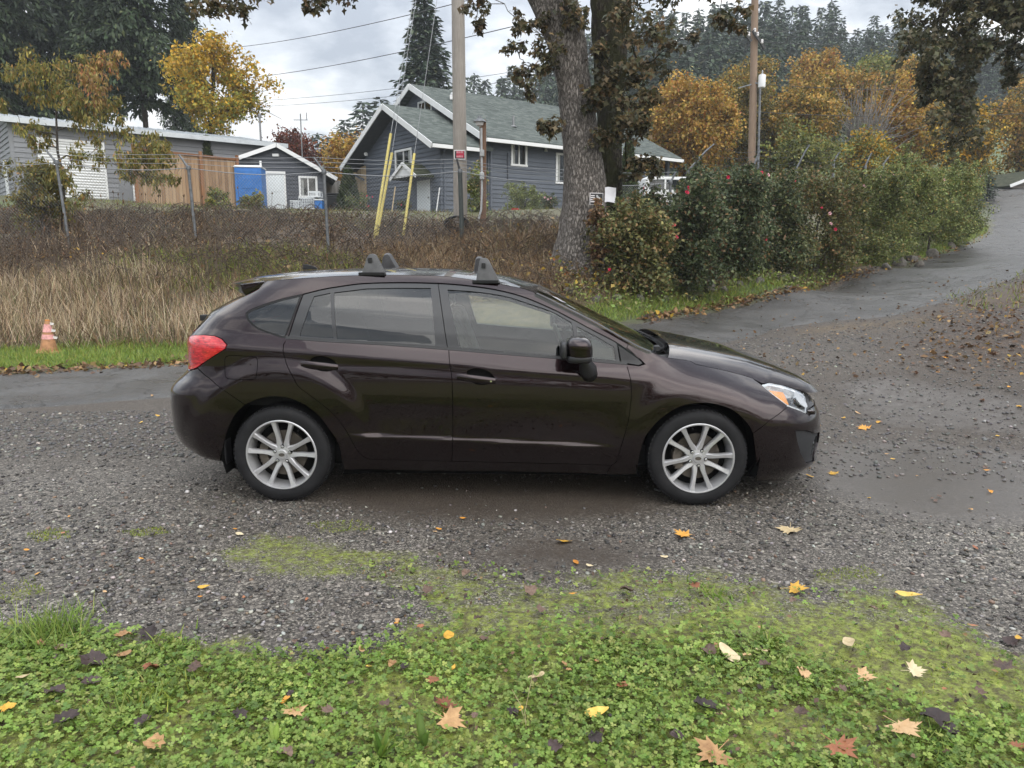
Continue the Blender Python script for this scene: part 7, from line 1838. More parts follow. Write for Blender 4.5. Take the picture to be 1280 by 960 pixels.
# ---- woods across the lane behind the viewpoint; they show only as reflections in the car
rs_ = np.random.RandomState(5); pts = []; tub = []
for k in range(22):
    x = -34 + k * 3.2 + rs_.uniform(-1, 1); y = -19 - rs_.uniform(0, 9); hh = rs_.uniform(4, 8.5); g = 0.3
    pts.append(np.array([x, y, g + hh * .58]) + rs_.normal(0, 1, (520, 3)) * np.array([1.5, 1.3, hh * .2])); tub.append((np.array([(x, y, g - .3), (x, y, g + hh * .8)]), np.array([.2, .06])))
V, F, T = leaf_cloud(rs_, np.concatenate(pts), .5, OLIVE[:1] + ROSE_D); wm = np_mesh('far_woods', V, F, [M_LEAF], tint=T)
wd = link('far_woods', wm); tag(wd, kind='stuff'); 
# ================================================================== poles, fence, signs and small things
M_POLE = wood_mat('grey_pole_wood', [(0.075, 0.064, 0.054), (0.20, 0.178, 0.155), (0.36, 0.33, 0.295)])
M_POLE_B = wood_mat('brown_pole_wood', [(0.14, 0.095, 0.065), (0.23, 0.165, 0.12), (0.31, 0.235, 0.175)])
M_POLE_R = wood_mat('red_brown_post_wood', [(0.10, 0.055, 0.035), (0.17, 0.10, 0.065), (0.23, 0.145, 0.10)])
M_YELLOW = simple('yellow_guard_plastic', (0.62, 0.52, 0.16), 0.5, var=0.1)
M_WIRE = simple('dark_wire', (0.04, 0.04, 0.042), 0.6)
M_WIREG = simple('pale_wire', (0.30, 0.31, 0.32), 0.5, metal=0.5)
M_GREENPOST = simple('dark_green_post', (0.045, 0.055, 0.052), 0.55, var=0.15)
M_BOX = simple('grey_meter_box', (0.42, 0.43, 0.43), 0.5, var=0.12)
def ground_z(x, y): return gh(x, y)
def P3(px, py, Y): return at(px, py, Y)

# tall utility pole in front of the house
Y1 = 20.6; pb = P3(575.5, 262, Y1); pr = 8.2 / 930 * Y1; pole = empty('utility_pole', (pb[0], Y1, gh(pb[0], Y1))); tag(pole, 'tall weathered grey utility pole in front of the house with a red sign', 'utility pole')
pt_ = P3(570.5, -150, Y1) - np.array(pole.location); m = MB(); m.tube([(0, 0, -.4), (0, 0, 2), pt_], [pr * 1.06, pr, pr * .86], 18); m.build('pole', M_POLE, pole, smooth=40)
m = MB(); bar(m, pt_ + (-1.2, 0, -.5), pt_ + (1.2, .1, -.5), .1, .12); m.build('crossarm', M_POLE, pole)
sg = P3(574.7, 193.5, Y1 - pr - .02); so_ = empty('sign', tuple(sg)); tag(so_, 'small red and black notice sign in white frame nailed to the utility pole', 'sign')
sw, sh_ = 13.4 / 930 * Y1, 11 / 930 * Y1
M_SIGNR = simple('sign_red', (0.50, 0.02, 0.06), 0.5, var=.15); M_SIGNK = simple('sign_black', (0.02, 0.02, 0.022), 0.5); M_SIGNW = simple('sign_white', (0.72, 0.70, 0.70), 0.5, var=.08); M_SIGNP = simple('sign_faded_pink', (0.66, 0.34, 0.38), 0.5, var=.2, scale=30)
m = MB(); m.box((0, 0, 0), (sw, .012, sh_)); m.build('plate', M_SIGNW, so_, bevel=.003)
m = MB(); m.box((0, -.008, 0), (sw * .86, .006, sh_ * .80)); m.build('field', M_SIGNK, so_)
m = MB(); m.box((.012, -.012, .01), (sw * .68, .004, sh_ * .7)); m.build('red_panel', M_SIGNR, so_)
rs_ = random.Random(4)
for row, (zz, hh) in enumerate(((.065, .05), (-.045, .05))):
    x = -sw * .28
    while x < sw * .27:
        w_ = rs_.uniform(.014, .026); m = MB(); m.box((x + w_ / 2, -.0155, zz + rs_.uniform(-.004, .004)), (w_, .003, hh * rs_.uniform(.8, 1.1))); m.build('print', M_SIGNP, so_); x += w_ + rs_.uniform(.008, .016)
# guy wires with yellow guards
top_g = pt_ + np.array(pole.location)
for (a, b, lab, far_) in (((467.5, 290, 18.6), (488.5, 167, 19.2), 'longest yellow guy wire guard leaning left of the utility pole', (520, -20, 20.3)), ((471, 288.5, 18.9), (490, 191, 19.4), 'yellow guy wire guard tucked behind the longest one', (523, -20, 20.4)), ((504, 285.5, 19.2), (518, 192, 19.8), 'short yellow guy wire guard in front of the white house door', (549, -20, 20.5))):
    A, B = P3(*a), P3(*b); A[2] = min(A[2], gh(A[0], A[1]) + .05); g = empty('guy_wire', tuple(A)); tag(g, lab, 'guy wire', 'guy wires of the utility pole')
    m = MB(); m.tube([(0, 0, 0), B - A], .034, 10); m.build('guard', M_YELLOW, g, smooth=40); m = MB(); m.tube([B - A, P3(*far_) - A], .008, 5); m.build('cable', M_WIREG, g)
# short service post with lamp and meter boxes
Y2 = 20.2; sb_ = P3(604.5, 272, Y2); post = empty('lamp_post', (sb_[0], Y2, gh(sb_[0], Y2))); tag(post, 'short red-brown wooden service post with round lamp, conduit and two boxes', 'lamp post')
loc = lambda px, py, dy=0: P3(px, py, Y2 + dy) - np.array(post.location)
m = MB(); t_ = loc(603, 150); m.box((t_[0] / 2, 0, t_[2] / 2 - .1), (.165, .165, t_[2] + .2)); m.build('post', M_POLE_R, post, bevel=.01)
m = MB(); m.tube([loc(597.5, 272, -.12) + (0, 0, -.1), loc(601.5, 262, -.12), loc(602.5, 240, -.12), loc(601.6, 160, -.12)], .028, 8); m.build('conduit', M_BOX, post, smooth=40)
for (y, hh) in ((191.5, .17), (220, .18)): c = loc(602.5, y, -.14); m = MB(); m.box(tuple(c), (.115, .11, hh)); m.build('meter_box', M_BOX, post, bevel=.02)
c = loc(599.5, 151.5, -.1); m = MB(); m.lathe([(.17, -.02), (.15, .02), (.06, .07), (.05, .13), (0, .14)], 16, tuple(c)); m.build('lamp_shade', M_GALV, post, smooth=40); m = MB(); m.lathe([(0, -.14), (.09, -.1), (.11, -.02)], 14, tuple(c)); m.build('lamp_globe', M_SIGNW, post, smooth=40)
# utility pole on the right with transformer
Y3 = 33; q = P3(940, 235, Y3); pole2 = empty('utility_pole', (q[0], Y3, gh(q[0], Y3))); tag(pole2, 'brown utility pole with crossarms and white transformer above the rose hedge', 'utility pole')
L3 = lambda px, py, dy=0: P3(px, py, Y3 + dy) - np.array(pole2.location); r3 = 4.2 / 930 * Y3
m = MB(); m.tube([(0, 0, -.3), L3(941.5, 120), L3(944, -20), L3(946, -90)], [r3 * 1.1, r3, r3 * .95, r3 * .9], 14); m.build('pole', M_POLE_B, pole2, smooth=40)
m = MB(); m.tube([L3(947.5, 214, -.25), L3(950, 110, -.25)], .05, 8); m.build('conduit', M_GALV, pole2, smooth=40)
c = L3(952.4, 101.5, -.2); m = MB(); m.lathe([(.13, .25), (.15, .22), (.15, -.24), (.12, -.27)], 16, tuple(c)); m.build('transformer', M_WHITE, pole2, smooth=40); m = MB(); m.lathe([(.03, .25), (.05, .3), (.02, .34), (.04, .38), (0, .44)], 10, tuple(c)); m.build('bushing', M_BOX, pole2, smooth=40)
m = MB(); bar(m, L3(943, 104, -.1), L3(950, 104, -.2), .06, .06); bar(m, L3(948, 107, -.2), L3(956, 106, -.2), .05, .04); m.build('bracket', M_GALV, pole2)
for (a, b) in (((931.5, 42), (939, 52)), ((941, 38), (956, 61))): m = MB(); bar(m, L3(*a, -.25), L3(*b, -.2), .09, .1); m.build('crossarm', M_WIRE, pole2)
for (x, y) in ((933, 38.5), (936, 43), (943.5, 38), (947, 43), (952.5, 52)): c = L3(x, y, -.25); m = MB(); m.lathe([(.03, -.08), (.06, -.05), (.06, -.02), (.04, 0), (.06, .03), (.05, .08), (0, .1)], 10, tuple(c)); m.build('insulator', M_SIGNW, pole2, smooth=40)
m = MB(); bar(m, L3(923, 110, -.3), L3(939, 105.5, -.1), .04, .05); m.build('bracket_arm', M_GALV, pole2)
# overhead wires
def wire(a, b, sag, lab, mat=M_WIRE, r=.012):
    A, B = P3(*a), P3(*b); t = np.linspace(0, 1, 22)[:, None]; Pp = A + (B - A) * t; Pp[:, 2] -= sag * 4 * t[:, 0] * (1 - t[:, 0]); o = link('overhead_wire', tubes_mesh('overhead_wire', [(Pp, np.full(22, r))], mat, 4)); tag(o, lab, 'wire', 'overhead wires'); return o
wire((225, 62, 62), (640, -14, 24), .5, 'uppermost overhead wire crossing the sky left of the utility pole', r=.014)
wire((225, 101, 62), (662, 28, 24), .5, 'second overhead wire from the top crossing the sky left of the pole', r=.014)
wire((300, 127, 60), (700, 80, 40), .3, 'overhead wire passing just over the house ridge, upper of two')
wire((300, 134, 60), (700, 92, 40), .3, 'overhead wire passing just over the house ridge, lower of two')
for (y, a, lab) in ((36, 52, 'top wire between the right pole and the oak trunks'), (54, 67, 'second wire between the right pole and the oak trunks'), (60, 78, 'third wire between the right pole and the oak trunks')): wire((936, y, 33), (770, a + 8, 37), .25, lab, r=.011)
for (y, a, lab) in ((37, 33, 'top wire running right from the pole before the forest'), (43, 41, 'second wire running right from the pole before the forest'), (52, 50, 'third wire running right from the pole before the forest'), (105, 106, 'wire level with the transformer running right'), (140, 138, 'lowest wire running right through the orange trees')): wire((946, y, 33), (1330, a, 40), .25, lab, r=.011)

# ---- chain-link fence on the bank
M_MESH = simple('chain_link_wire', (0.26, 0.27, 0.28), 0.5, metal=0.6)
fence = empty('chain_link_fence'); tag(fence, 'old chain-link fence with leaning posts and barbed wire arms along the bank', 'fence')
posts = [((-60, 290), (-78, 200), (-92, 184), 18.0), ((86, 292), (70.5, 203), (56.7, 187), 18.0), ((246, 306), (235.5, 210), (223.5, 193), 17.8), ((411, 320), (405, 215), (392, 196.6), 17.2), ((578, 303), (575, 214), (571, 199), 18.2), ((712, 305), (712, 226), (703, 212), 18.6), ((838, 290), (838, 228), (845, 215), 20.2)]
for i, (b_, k_, a_, Y) in enumerate(posts):
    B, K, A = P3(*b_, Y), P3(*k_, Y), P3(*a_, Y); B[2] = gh(B[0], B[1]) - .2; dk = i == 4
    m = MB(); m.tube([B, K], .034 if not dk else .055, 10); p_ = m.build('post', M_GREENPOST if dk else M_GALV, fence, smooth=40); m = MB(); m.tube([K, A], [.03, .022], 8); m.build('barb_arm', M_WIRE if dk else M_GALV, p_, smooth=40); m = MB(); m.lathe([(.055, -.04), (.06, 0), (.05, .05), (0, .06)], 10, tuple(K)); m.build('post_cap', M_GALV, p_, smooth=40)
V = []; tub = []
for i in range(len(posts) - 1):
    (b0_, k0_, a0_, Ya), (b1_, k1_, a1_, Yb) = posts[i], posts[i + 1]; B0, K0, B1, K1 = P3(*b0_, Ya), P3(*k0_, Ya), P3(*b1_, Yb), P3(*k1_, Yb)
    B0[2] = gh(*B0[:2]) + .02; B1[2] = gh(*B1[:2]) + .02; Lp = np.linalg.norm(B1 - B0); H = 1.62; n = int(Lp / .075); rs_ = random.Random(i)
    def fp(u, v): 
        sagv = .10 * math.sin(math.pi * u) * v; p = (B0 * (1 - u) + B1 * u) * (1 - v) + (K0 * (1 - u) + K1 * u) * v; p = p.copy(); p[2] -= sagv; p[1] += .03 * math.sin(9 * u + i); return p
    dv = H / Lp
    for j in range(-int(H / .075), n):
        for sg_ in (1, -1):
            u0 = j / n; pts_ = []
            for s_ in (0, .5, 1):
                u = u0 + dv * s_ if sg_ > 0 else u0 + dv * (1 - s_); 
                if 0 <= u <= 1: pts_.append(fp(u, s_))
            if len(pts_) >= 2: tub.append((np.array(pts_), np.full(len(pts_), .0022)))
    tw = np.linspace(0, 1, 8); m = MB(); m.tube([fp(u, 1.0) for u in tw], .009, 5); m.build('top_wire', M_WIREG, fence)
    A0, A1 = P3(*a0_, Ya), P3(*a1_, Yb)
    for f_ in (.35, .7, 1.0): m = MB(); m.tube([(K0 + (A0 - K0) * f_) * (1 - u) + (K1 + (A1 - K1) * f_) * u - np.array([0, 0, .05 * math.sin(math.pi * u)]) for u in tw], .005, 4); m.build('barbed_wire', M_WIREG, fence)
wm = link('wire_mesh', tubes_mesh('wire_mesh', tub, M_MESH, 3, False), fence); wm['kind'] = 'stuff'
fence2 = empty('chain_link_fence'); tag(fence2, 'chain-link fence with angled barbed wire arms rising out of the rose hedge', 'fence')
posts2 = [((856, 250), (860, 214), (893, 180), 22.5), ((942, 232), (942, 208), (951, 188), 26), ((996, 230), (996, 210), (1012, 181), 29), ((1042, 228), (1042, 203), (1050, 190), 31.5), ((1082, 228), (1082, 207), (1090, 191), 34), ((1104, 226), (1104, 206), (1113, 195), 36)]
pk = []
for (b_, k_, a_, Y) in posts2:
    B, K, A = P3(*b_, Y), P3(*k_, Y), P3(*a_, Y); B[2] = gh(B[0], B[1]) - .2; m = MB(); m.tube([B, K], .05, 10); p_ = m.build('post', M_GALV, fence2, smooth=40); m = MB(); m.tube([K, K * .35 + A * .65 + (0, 0, .05), A], [.035, .03, .02], 8); m.build('barb_arm', M_GALV, p_, smooth=40); pk.append((B, K, A))
for i in range(len(pk) - 1):
    for f_ in (0, .35, .7, 1.0): m = MB(); m.tube([(pk[i][1] + (pk[i][2] - pk[i][1]) * f_) * (1 - u) + (pk[i + 1][1] + (pk[i + 1][2] - pk[i + 1][1]) * f_) * u - np.array([0, 0, .15 * math.sin(math.pi * u)]) for u in np.linspace(0, 1, 8)], .0045, 4); m.build('barbed_wire', M_WIRE, fence2)

# ---- signs on the oak
tp = P3(745.5, 248.5, 14.92); s2 = empty('sign', tuple(tp), R(12)); tag(s2, 'black and white warning sign on the pale oak trunk beside the paper notice', 'sign'); k_ = 14.9 / 930
m = MB(); m.box((0, 0, 0), (17 * k_, .01, 14 * k_)); m.build('plate', M_SIGNW, s2, bevel=.003); m = MB(); m.box((0, -.007, 0), (15.5 * k_, .004, 12.6 * k_)); m.build('field', M_SIGNK, s2)
for i in range(4): m = MB(); m.box((-5 * k_, -.0105, (3.6 - i * 2.4) * k_), (5.0 * k_, .003, 1.1 * k_)); m.build('print', M_SIGNW, s2)
m = MB(); m.prism([(x * k_, -.010, z * k_) for x, z in ((-.8, 4.2), (1.2, 4.6), (2.4, 2.6), (5.2, 1.0), (6.4, -1.8), (5.6, -5.6), (3.6, -5.8), (3.2, -2.2), (.6, 0))], (0, -.003, 0)); m.build('pale_figure', M_BOX, s2)
tp = P3(763, 243.5, 14.85); s3 = empty('paper_notice', tuple(tp), R(-4)); tag(s3, 'blank-looking white paper notice pinned to the dark oak trunk', 'notice')
M_PAPER = simple('white_paper', (0.66, 0.66, 0.69), 0.7, var=.05); nU, nV = 8, 10; V = []; F = []
for j in range(nV + 1):
    for i in range(nU + 1):
        x, z = (i / nU - .5) * 13.2 * k_, (j / nV - .5) * 17.5 * k_; V.append((x, .02 * math.sin(i / nU * 3.0) - .018 * (j / nV - .4) ** 2 * 4 * (i / nU), z + .01 * math.sin(i / nU * 5)))
for j in range(nV):
    for i in range(nU): q = j * (nU + 1) + i; F.append((q, q + 1, q + nU + 2, q + nU + 1))
m = MB(); m.add(V, F); m.add([(x, y + .003, z) for x, y, z in V], [f[::-1] for f in F]); sh = m.build('sheet', M_PAPER, s3, smooth=True)

# ---- traffic cone at the verge
cp = ground_at(61, 441); Yc = cp[1]; kc = Yc / 930
cone = empty('traffic_cone', tuple(cp)); tag(cone, 'faded orange and white traffic cone standing in the verge grass', 'traffic cone')
M_CONE = simple('faded_brown_orange_plastic', (0.42, 0.21, 0.10), 0.7, var=.2, scale=12); M_BAND = simple('faded_reflective_band', (0.74, 0.36, 0.34), 0.5, var=.22, scale=26); M_BAND2 = simple('torn_white_tape', (0.70, 0.66, 0.64), 0.6, var=.15, scale=20)
zt = P3(57, 400, Yc)[2] - cp[2]; rc = lambda z: .135 * (1 - z / zt) + .032 * (z / zt)
m = MB(); m.box((0, 0, .015), (.36, .36, .03)); m.build('base', M_CONE, cone, bevel=.01)
m = MB(); m.lathe([(rc(0) + .01, .03)] + [(rc(z), z) for z in np.linspace(.04, zt, 10)], 28); m.build('body', M_CONE, cone, smooth=40)
for (z0, z1, mt) in ((zt * .43, zt * .57, M_BAND), (zt * .64, zt * .88, M_BAND)): m = MB(); m.lathe([(rc(z0) + .004, z0), (rc(z1) + .004, z1)], 28, caps=False); m.build('reflective_band', mt, cone, smooth=40)
for z in (zt * .44, zt * .655, zt * .86): m = MB(); m.prism([(rc(z) * .7, -.05, z), (rc(z) + .035, -.045, z + .0), (rc(z) + .045, -.04, z + .03), (rc(z) * .8, -.05, z + .045)], (0, -.004, 0)); m.build('torn_tape', M_BAND2, cone)
m = MB(); m.lathe([(rc(zt) + .004, zt - .012), (rc(zt) + .002, zt + .004), (.02, zt + .006)], 20); m.build('rim', simple('orange_plastic', (0.55, 0.22, 0.05), 0.6), cone, smooth=40)
cone.rotation_euler = (R(1.5), R(3), .5)

# ---- small things round the house
p = P3(644, 271, 28); bk = empty('bucket', tuple(p)); tag(bk, 'bright red plastic bucket beside the rounded shrub', 'bucket'); m = MB(); hh = P3(644, 260.5, 28)[2] - p[2]; m.lathe([(.12, 0), (.16, hh), (.17, hh + .005), (.15, hh), (.11, .02), (0, .02)], 20); m.build('pail', simple('red_plastic', (0.62, 0.02, 0.02), 0.4), bk, smooth=40); m = MB(); m.tube([(.16 * math.cos(a), .16 * math.sin(a) * .3 - .08, hh + .0 + .0 * a) for a in np.linspace(math.pi, 2 * math.pi, 9)], .006, 5); m.build('handle', M_GALV, bk)
p = P3(571, 270, 20); hs = empty('hose_coil', (p[0], 20, gh(p[0], 20) + .25)); tag(hs, 'black hose coil heaped at the utility pole foot', 'hose'); m = MB()
for k in range(4): rr = .30 - .03 * k; m.tube([((rr + .02 * math.sin(3 * a)) * math.cos(a), .04 * k - .1, (rr * .7) * math.sin(a) + .02 * k) for a in np.linspace(0, 2 * math.pi, 24)], .028, 7, False); 
m.build('hose_loop', M_BLACK, hs, smooth=50)
for (a, b, Y, lab, mt) in (((489.5, 263), (494, 234), 30, 'thin tan stake left of the white house door', M_NEWWOOD), ((545, 263), (549.5, 235), 30, 'thin white stake right of the white house door', M_WHITE), ((634.3, 268), (634.3, 245), 26, 'thin galvanised post left of the rounded shrub', M_GALV)):
    A, B = P3(*a, Y), P3(*b, Y); A[2] = min(A[2], gh(A[0], Y)); o = empty('stake', tuple(A)); tag(o, lab, 'stake'); m = MB(); m.tube([(0, 0, 0), B - A], .026, 6); m.build('shaft', mt, o); m = MB(); m.lathe([(.03, 0), (.0, .03)], 6, tuple(B - A)); m.build('tip', mt, o)

# ---- white van parked behind the hedge
p = P3(838, 256, 36); van = empty('van', (p[0], 36, gh(p[0], 36) - .05), R(6)); van.scale = (.84,) * 3; tag(van, 'white van mostly hidden behind the rose hedge beside the porch', 'van')
pro = [(-1.75, .35), (-1.78, .95), (-1.70, 1.62), (-1.55, 1.74), (.55, 1.74), (.85, 1.66), (1.35, 1.08), (1.95, .95), (2.05, .8), (2.05, .38)]
m = MB(); m.prism([(x, -.85, z) for x, z in pro], (0, 1.7, 0)); m.build('body', M_WHITE, van, bevel=.06, smooth=35)
for (x0, x1, x2, x3) in ((-1.5, -.65, -.65, -1.5), (-.55, .35, .35, -.55)): 
    m = MB(); m.prism([(x0, -.86, 1.05), (x1, -.86, 1.05), (x2, -.86, 1.58), (x3, -.86, 1.58)], (0, .02, 0)); m.build('window', M_WGLASS, van)
m = MB(); m.prism([(.45, -.86, 1.05), (1.2, -.86, 1.05), (.78, -.86, 1.58), (.45, -.86, 1.58)], (0, .02, 0)); m.build('window', M_WGLASS, van)
for x in (-1.1, 1.3):
    for y in (-.80, .80): m = MB(); m.lathe([(.2, -.1), (.31, -.1), (.33, -.06), (.33, .06), (.31, .1), (.2, .1), (.16, .06), (0, .06)], 20, (x, y, .33), 'y'); m.build('wheel', M_TYRE, van, smooth=40)
m = MB(); m.box((1.98, -.6, .75), (.1, .3, .16)); m.build('headlight', M_GLASS_C, van, bevel=.02); m = MB(); m.box((-1.76, -.74, 1.0), (.06, .12, .4)); m.build('taillight', M_RED, van, bevel=.02)

# ---- stones of the low bank under the hedge and on the slope
M_STONE = simple('mossy_field_stone', (0.13, 0.118, 0.102), 0.85, var=.35, scale=5, bump=.6, bscale=14)
def rock_mesh(seed):
    bm = bmesh.new(); bmesh.ops.create_icosphere(bm, subdivisions=3, radius=1.0); rs = np.random.RandomState(seed); D = rs.normal(0, 1, (9, 3)); D /= np.linalg.norm(D, axis=1, keepdims=True); H = rs.uniform(.55, .95, 9)
    for v in bm.verts:
        p = np.array(v.co); d = D @ p; k = min([1.0] + [h / x for h, x in zip(H, d) if x > h]); v.co = Vector(p * k * (1 + .05 * math.sin(7 * p[0] + seed) * math.cos(6 * p[1])))
    me = bpy.data.meshes.new('stone'); bm.to_mesh(me); bm.free(); me.materials.append(M_STONE); me.polygons.foreach_set('use_smooth', [True] * len(me.polygons)); me.set_sharp_from_angle(angle=R(32)); return me
RK = [rock_mesh(s_) for s_ in range(5)]
rk = [(713, 363, 11, 'rounded grey stone behind the car windshield'), (657, 336, 8, 'pale stone on the bank just above the car roof'), (885, 358, 15, 'large stone under the dark rose bushes'), (985, 346, 13, ''), (993, 340, 9, ''), (1125, 327, 13, ''), (1140, 322, 11, ''), (1165, 317, 11, ''), (860, 372, 9, ''), (830, 372, 10, ''), (1050, 330, 10, ''), (1020, 338, 8, ''), (1090, 322, 11, ''), (1110, 333, 9, ''), (950, 352, 9, ''), (925, 355, 8, ''), (905, 364, 8, ''), (800, 374, 9, ''), (770, 372, 9, ''), (745, 374, 9, ''), (735, 350, 8, ''), (575, 330, 7, ''), (388, 333, 8, 'flat stone by the fence post above the car rear'), (1150, 330, 8, ''), (1190, 307, 8, '')]
for i, (x, y, s_, lab) in enumerate(rk):
    p = ground_at(x, y + s_ * .4); o = link('stone', RK[i % 5]); k = s_ * .82 * p[1] / 930; o.location = (p[0], p[1] + .05, p[2] + k * .25); o.scale = (k, k * .9, k * .75); o.rotation_euler = (i, i * 2.1, i * .7)
    tag(o, lab or 'half-buried field stone in the low bank under the rose hedge', 'stone', 'stones of the bank')
# storm drain edge on the left and a puddle-side twig are left to the ground cover
# ================================================================== ground cover, gravel and fallen leaves
RS = np.random.RandomState(99)
M_COVER = leaf_mat('ground_plants', (1, 1, 1), 0.5, 0.25)
M_STRAW = leaf_mat('dry_straw', (1, 1, 1), 0.8, 0.15)
GREEN = [(5, (0.165, 0.248, 0.046)), (3, (0.23, 0.308, 0.067)), (2, (0.1, 0.166, 0.034)), (1, (0.29, 0.331, 0.09))]
GREEN2 = [(4, (0.202, 0.259, 0.041)), (3, (0.28, 0.308, 0.054)), (2, (0.134, 0.189, 0.031)), (1, (0.291, 0.254, 0.081))]
STRAW = [(5, (0.44, 0.345, 0.22)), (3, (0.56, 0.46, 0.32)), (3, (0.30, 0.22, 0.135)), (1, (0.18, 0.125, 0.075))]
BROWN = [(4, (0.144, 0.088, 0.047)), (3, (0.213, 0.138, 0.074)), (3, (0.088, 0.055, 0.032)), (1, (0.325, 0.209, 0.108))]
WEED = [(3, (0.10, 0.115, 0.045)), (3, (0.15, 0.14, 0.06)), (2, (0.07, 0.085, 0.035)), (2, (0.22, 0.18, 0.09))]
def rand_in(poly, n, rs=RS, maxtry=60):
    P = np.array(poly); x0, y0 = P.min(0); x1, y1 = P.max(0); out = []
    while sum(map(len, out)) < n and maxtry:
        q = np.stack([rs.uniform(x0, x1, n * 2), rs.uniform(y0, y1, n * 2)], 1); out.append(q[pip2(poly, q[:, 0], q[:, 1])]); maxtry -= 1
    return np.concatenate(out)[:n]
BL_T = np.array([(-.5, 0, 0), (.5, 0, 0), (-.42, .18, .5), (.42, .18, .5), (0, .55, .95)]); BL_F = np.array([(0, 1, 3), (0, 3, 2), (2, 3, 4)])
def blades(xy, h, w, cols, lean=.25, rs=RS, z=None, bend=1.0):
    n = len(xy); zz = height(xy[:, 0], xy[:, 1]) if z is None else z; yaw = rs.rand(n) * 2 * np.pi
    Rm = rot_from(yaw, rs.normal(0, lean, n), rs.normal(0, lean, n)); hh = h * (.55 + .8 * rs.rand(n)) if np.isscalar(h) else h
    sc = np.stack([np.full(n, w) * (.7 + .6 * rs.rand(n)), hh * bend * (.3 + rs.rand(n)), hh], 1)
    V, F, idx = scatter(BL_T, BL_F, np.column_stack([xy, zz - .01]), Rm, sc); T = palette(rs, n, cols)[idx]
    return V, F, T
def stuff(name, parts, mat):
    V, F, T = merge(parts); o = link(name, np_mesh(name, V, F, [mat], tint=T)); tag(o, kind='stuff'); return o
roadd = lambda xy: dist_poly(ROAD_W, xy[:, 0], xy[:, 1])

# ---- lawn: clover, moss sprigs, grass
def trefoil():
    V = [(0, 0, 0)]; F = []
    for k in range(3):
        a = 2 * math.pi * k / 3; pts = [(.4, -.45), (.98, -.36), (.86, 0), (.98, .36), (.4, .45)]; b = len(V)
        V += [(x * math.cos(a) - y * math.sin(a), x * math.sin(a) + y * math.cos(a), .16 * x - .10 * abs(y)) for x, y in pts]; F += [(0, b + i, b + i + 1) for i in range(4)]
    return np.array(V), np.array(F)
TRV, TRF = trefoil()
def lawn_density(xy):
    m = moss_mask(xy[:, 0], xy[:, 1]); return m * (.55 + .6 * fnoise(xy[:, 0], xy[:, 1], 2.2, 31) + .35 * fnoise(xy[:, 0], xy[:, 1], 7, 37))
CLOVER = gpoly([(-90, 800), (0, 792), (100, 790), (200, 806), (330, 826), (430, 820), (500, 808), (560, 815), (640, 812), (700, 806), (760, 800), (830, 808), (900, 790), (960, 800), (1000, 830), (1060, 850), (1120, 880), (1190, 900), (1290, 905), (1400, 930)]) + [(4, 1.2), (4, .9), (-4, .9)]
c = rand_in(LAWN_NEAR, 170000); cd = dist_poly(CLOVER, c[:, 0], c[:, 1]); nz = fnoise(c[:, 0], c[:, 1], 2.6, 44); keep = RS.rand(len(c)) < np.clip(smooth01(.16, -.12, cd + .13 * nz) * (.58 + 1.15 * nz) + .04, 0, 1) * (c[:, 1] > 1.55)
c = c[keep][:36000]; n = len(c)
parts = []
Rm = rot_from(RS.rand(n) * 6.28, RS.normal(0, .38, n), RS.normal(0, .38, n)); sz = .0085 + .0085 * RS.rand(n) ** 1.4; V, F, idx = scatter(TRV, TRF, np.column_stack([c, height(c[:, 0], c[:, 1]) + .008 + .03 * RS.rand(n)]), Rm, sz)
g = np.clip(1 + .35 * fnoise(c[:, 0], c[:, 1], 4, 51), .6, 1.5); parts.append((V, F, np.clip(palette(RS, n, GREEN) * g[:, None], 0, 1)[idx]))
stuff('clover', parts, M_COVER)
parts = []
mx = rand_in(LAWN_NEAR, 120000); dn = lawn_density(mx); keep = RS.rand(len(mx)) < np.clip(dn * 1.1, 0, 1); mx = mx[keep][:60000]
for p in MOSS: q = rand_in(p, 900); parts.append(blades(q, .018, .007, GREEN2, .6))
parts.append(blades(mx, .020, .0065, GREEN2 + GREEN[:1] + [(2, (.34, .33, .07)), (1, (.13, .09, .04))], .7))
gx_ = rand_in(LAWN_NEAR, 24000); k = RS.rand(len(gx_)) < np.clip(smooth01(.3, -.2, dist_poly(CLOVER, gx_[:, 0], gx_[:, 1])) * (.5 + fnoise(gx_[:, 0], gx_[:, 1], 3.1, 61)), 0, 1); parts.append(blades(gx_[k], .045, .0035, GREEN + GREEN2[:1], .5, bend=1.2))
stuff('lawn_grass', parts, M_COVER)
q = rand_in(LAWN_NEAR, 9000); k = (RS.rand(len(q)) < .5 + .8 * fnoise(q[:, 0], q[:, 1], 1.4, 66)) & (q[:, 1] > 1.5); q = q[k]; stuff('leaf_crumbs', [leaf_cloud(RS, np.column_stack([q, height(q[:, 0], q[:, 1]) + .012 + .022 * RS.rand(len(q))]), .022, [(3, (0.10, 0.06, 0.04)), (2, (0.19, 0.12, 0.07)), (2, (0.05, 0.035, 0.03)), (1, (0.30, 0.20, 0.10))])], M_COVER)
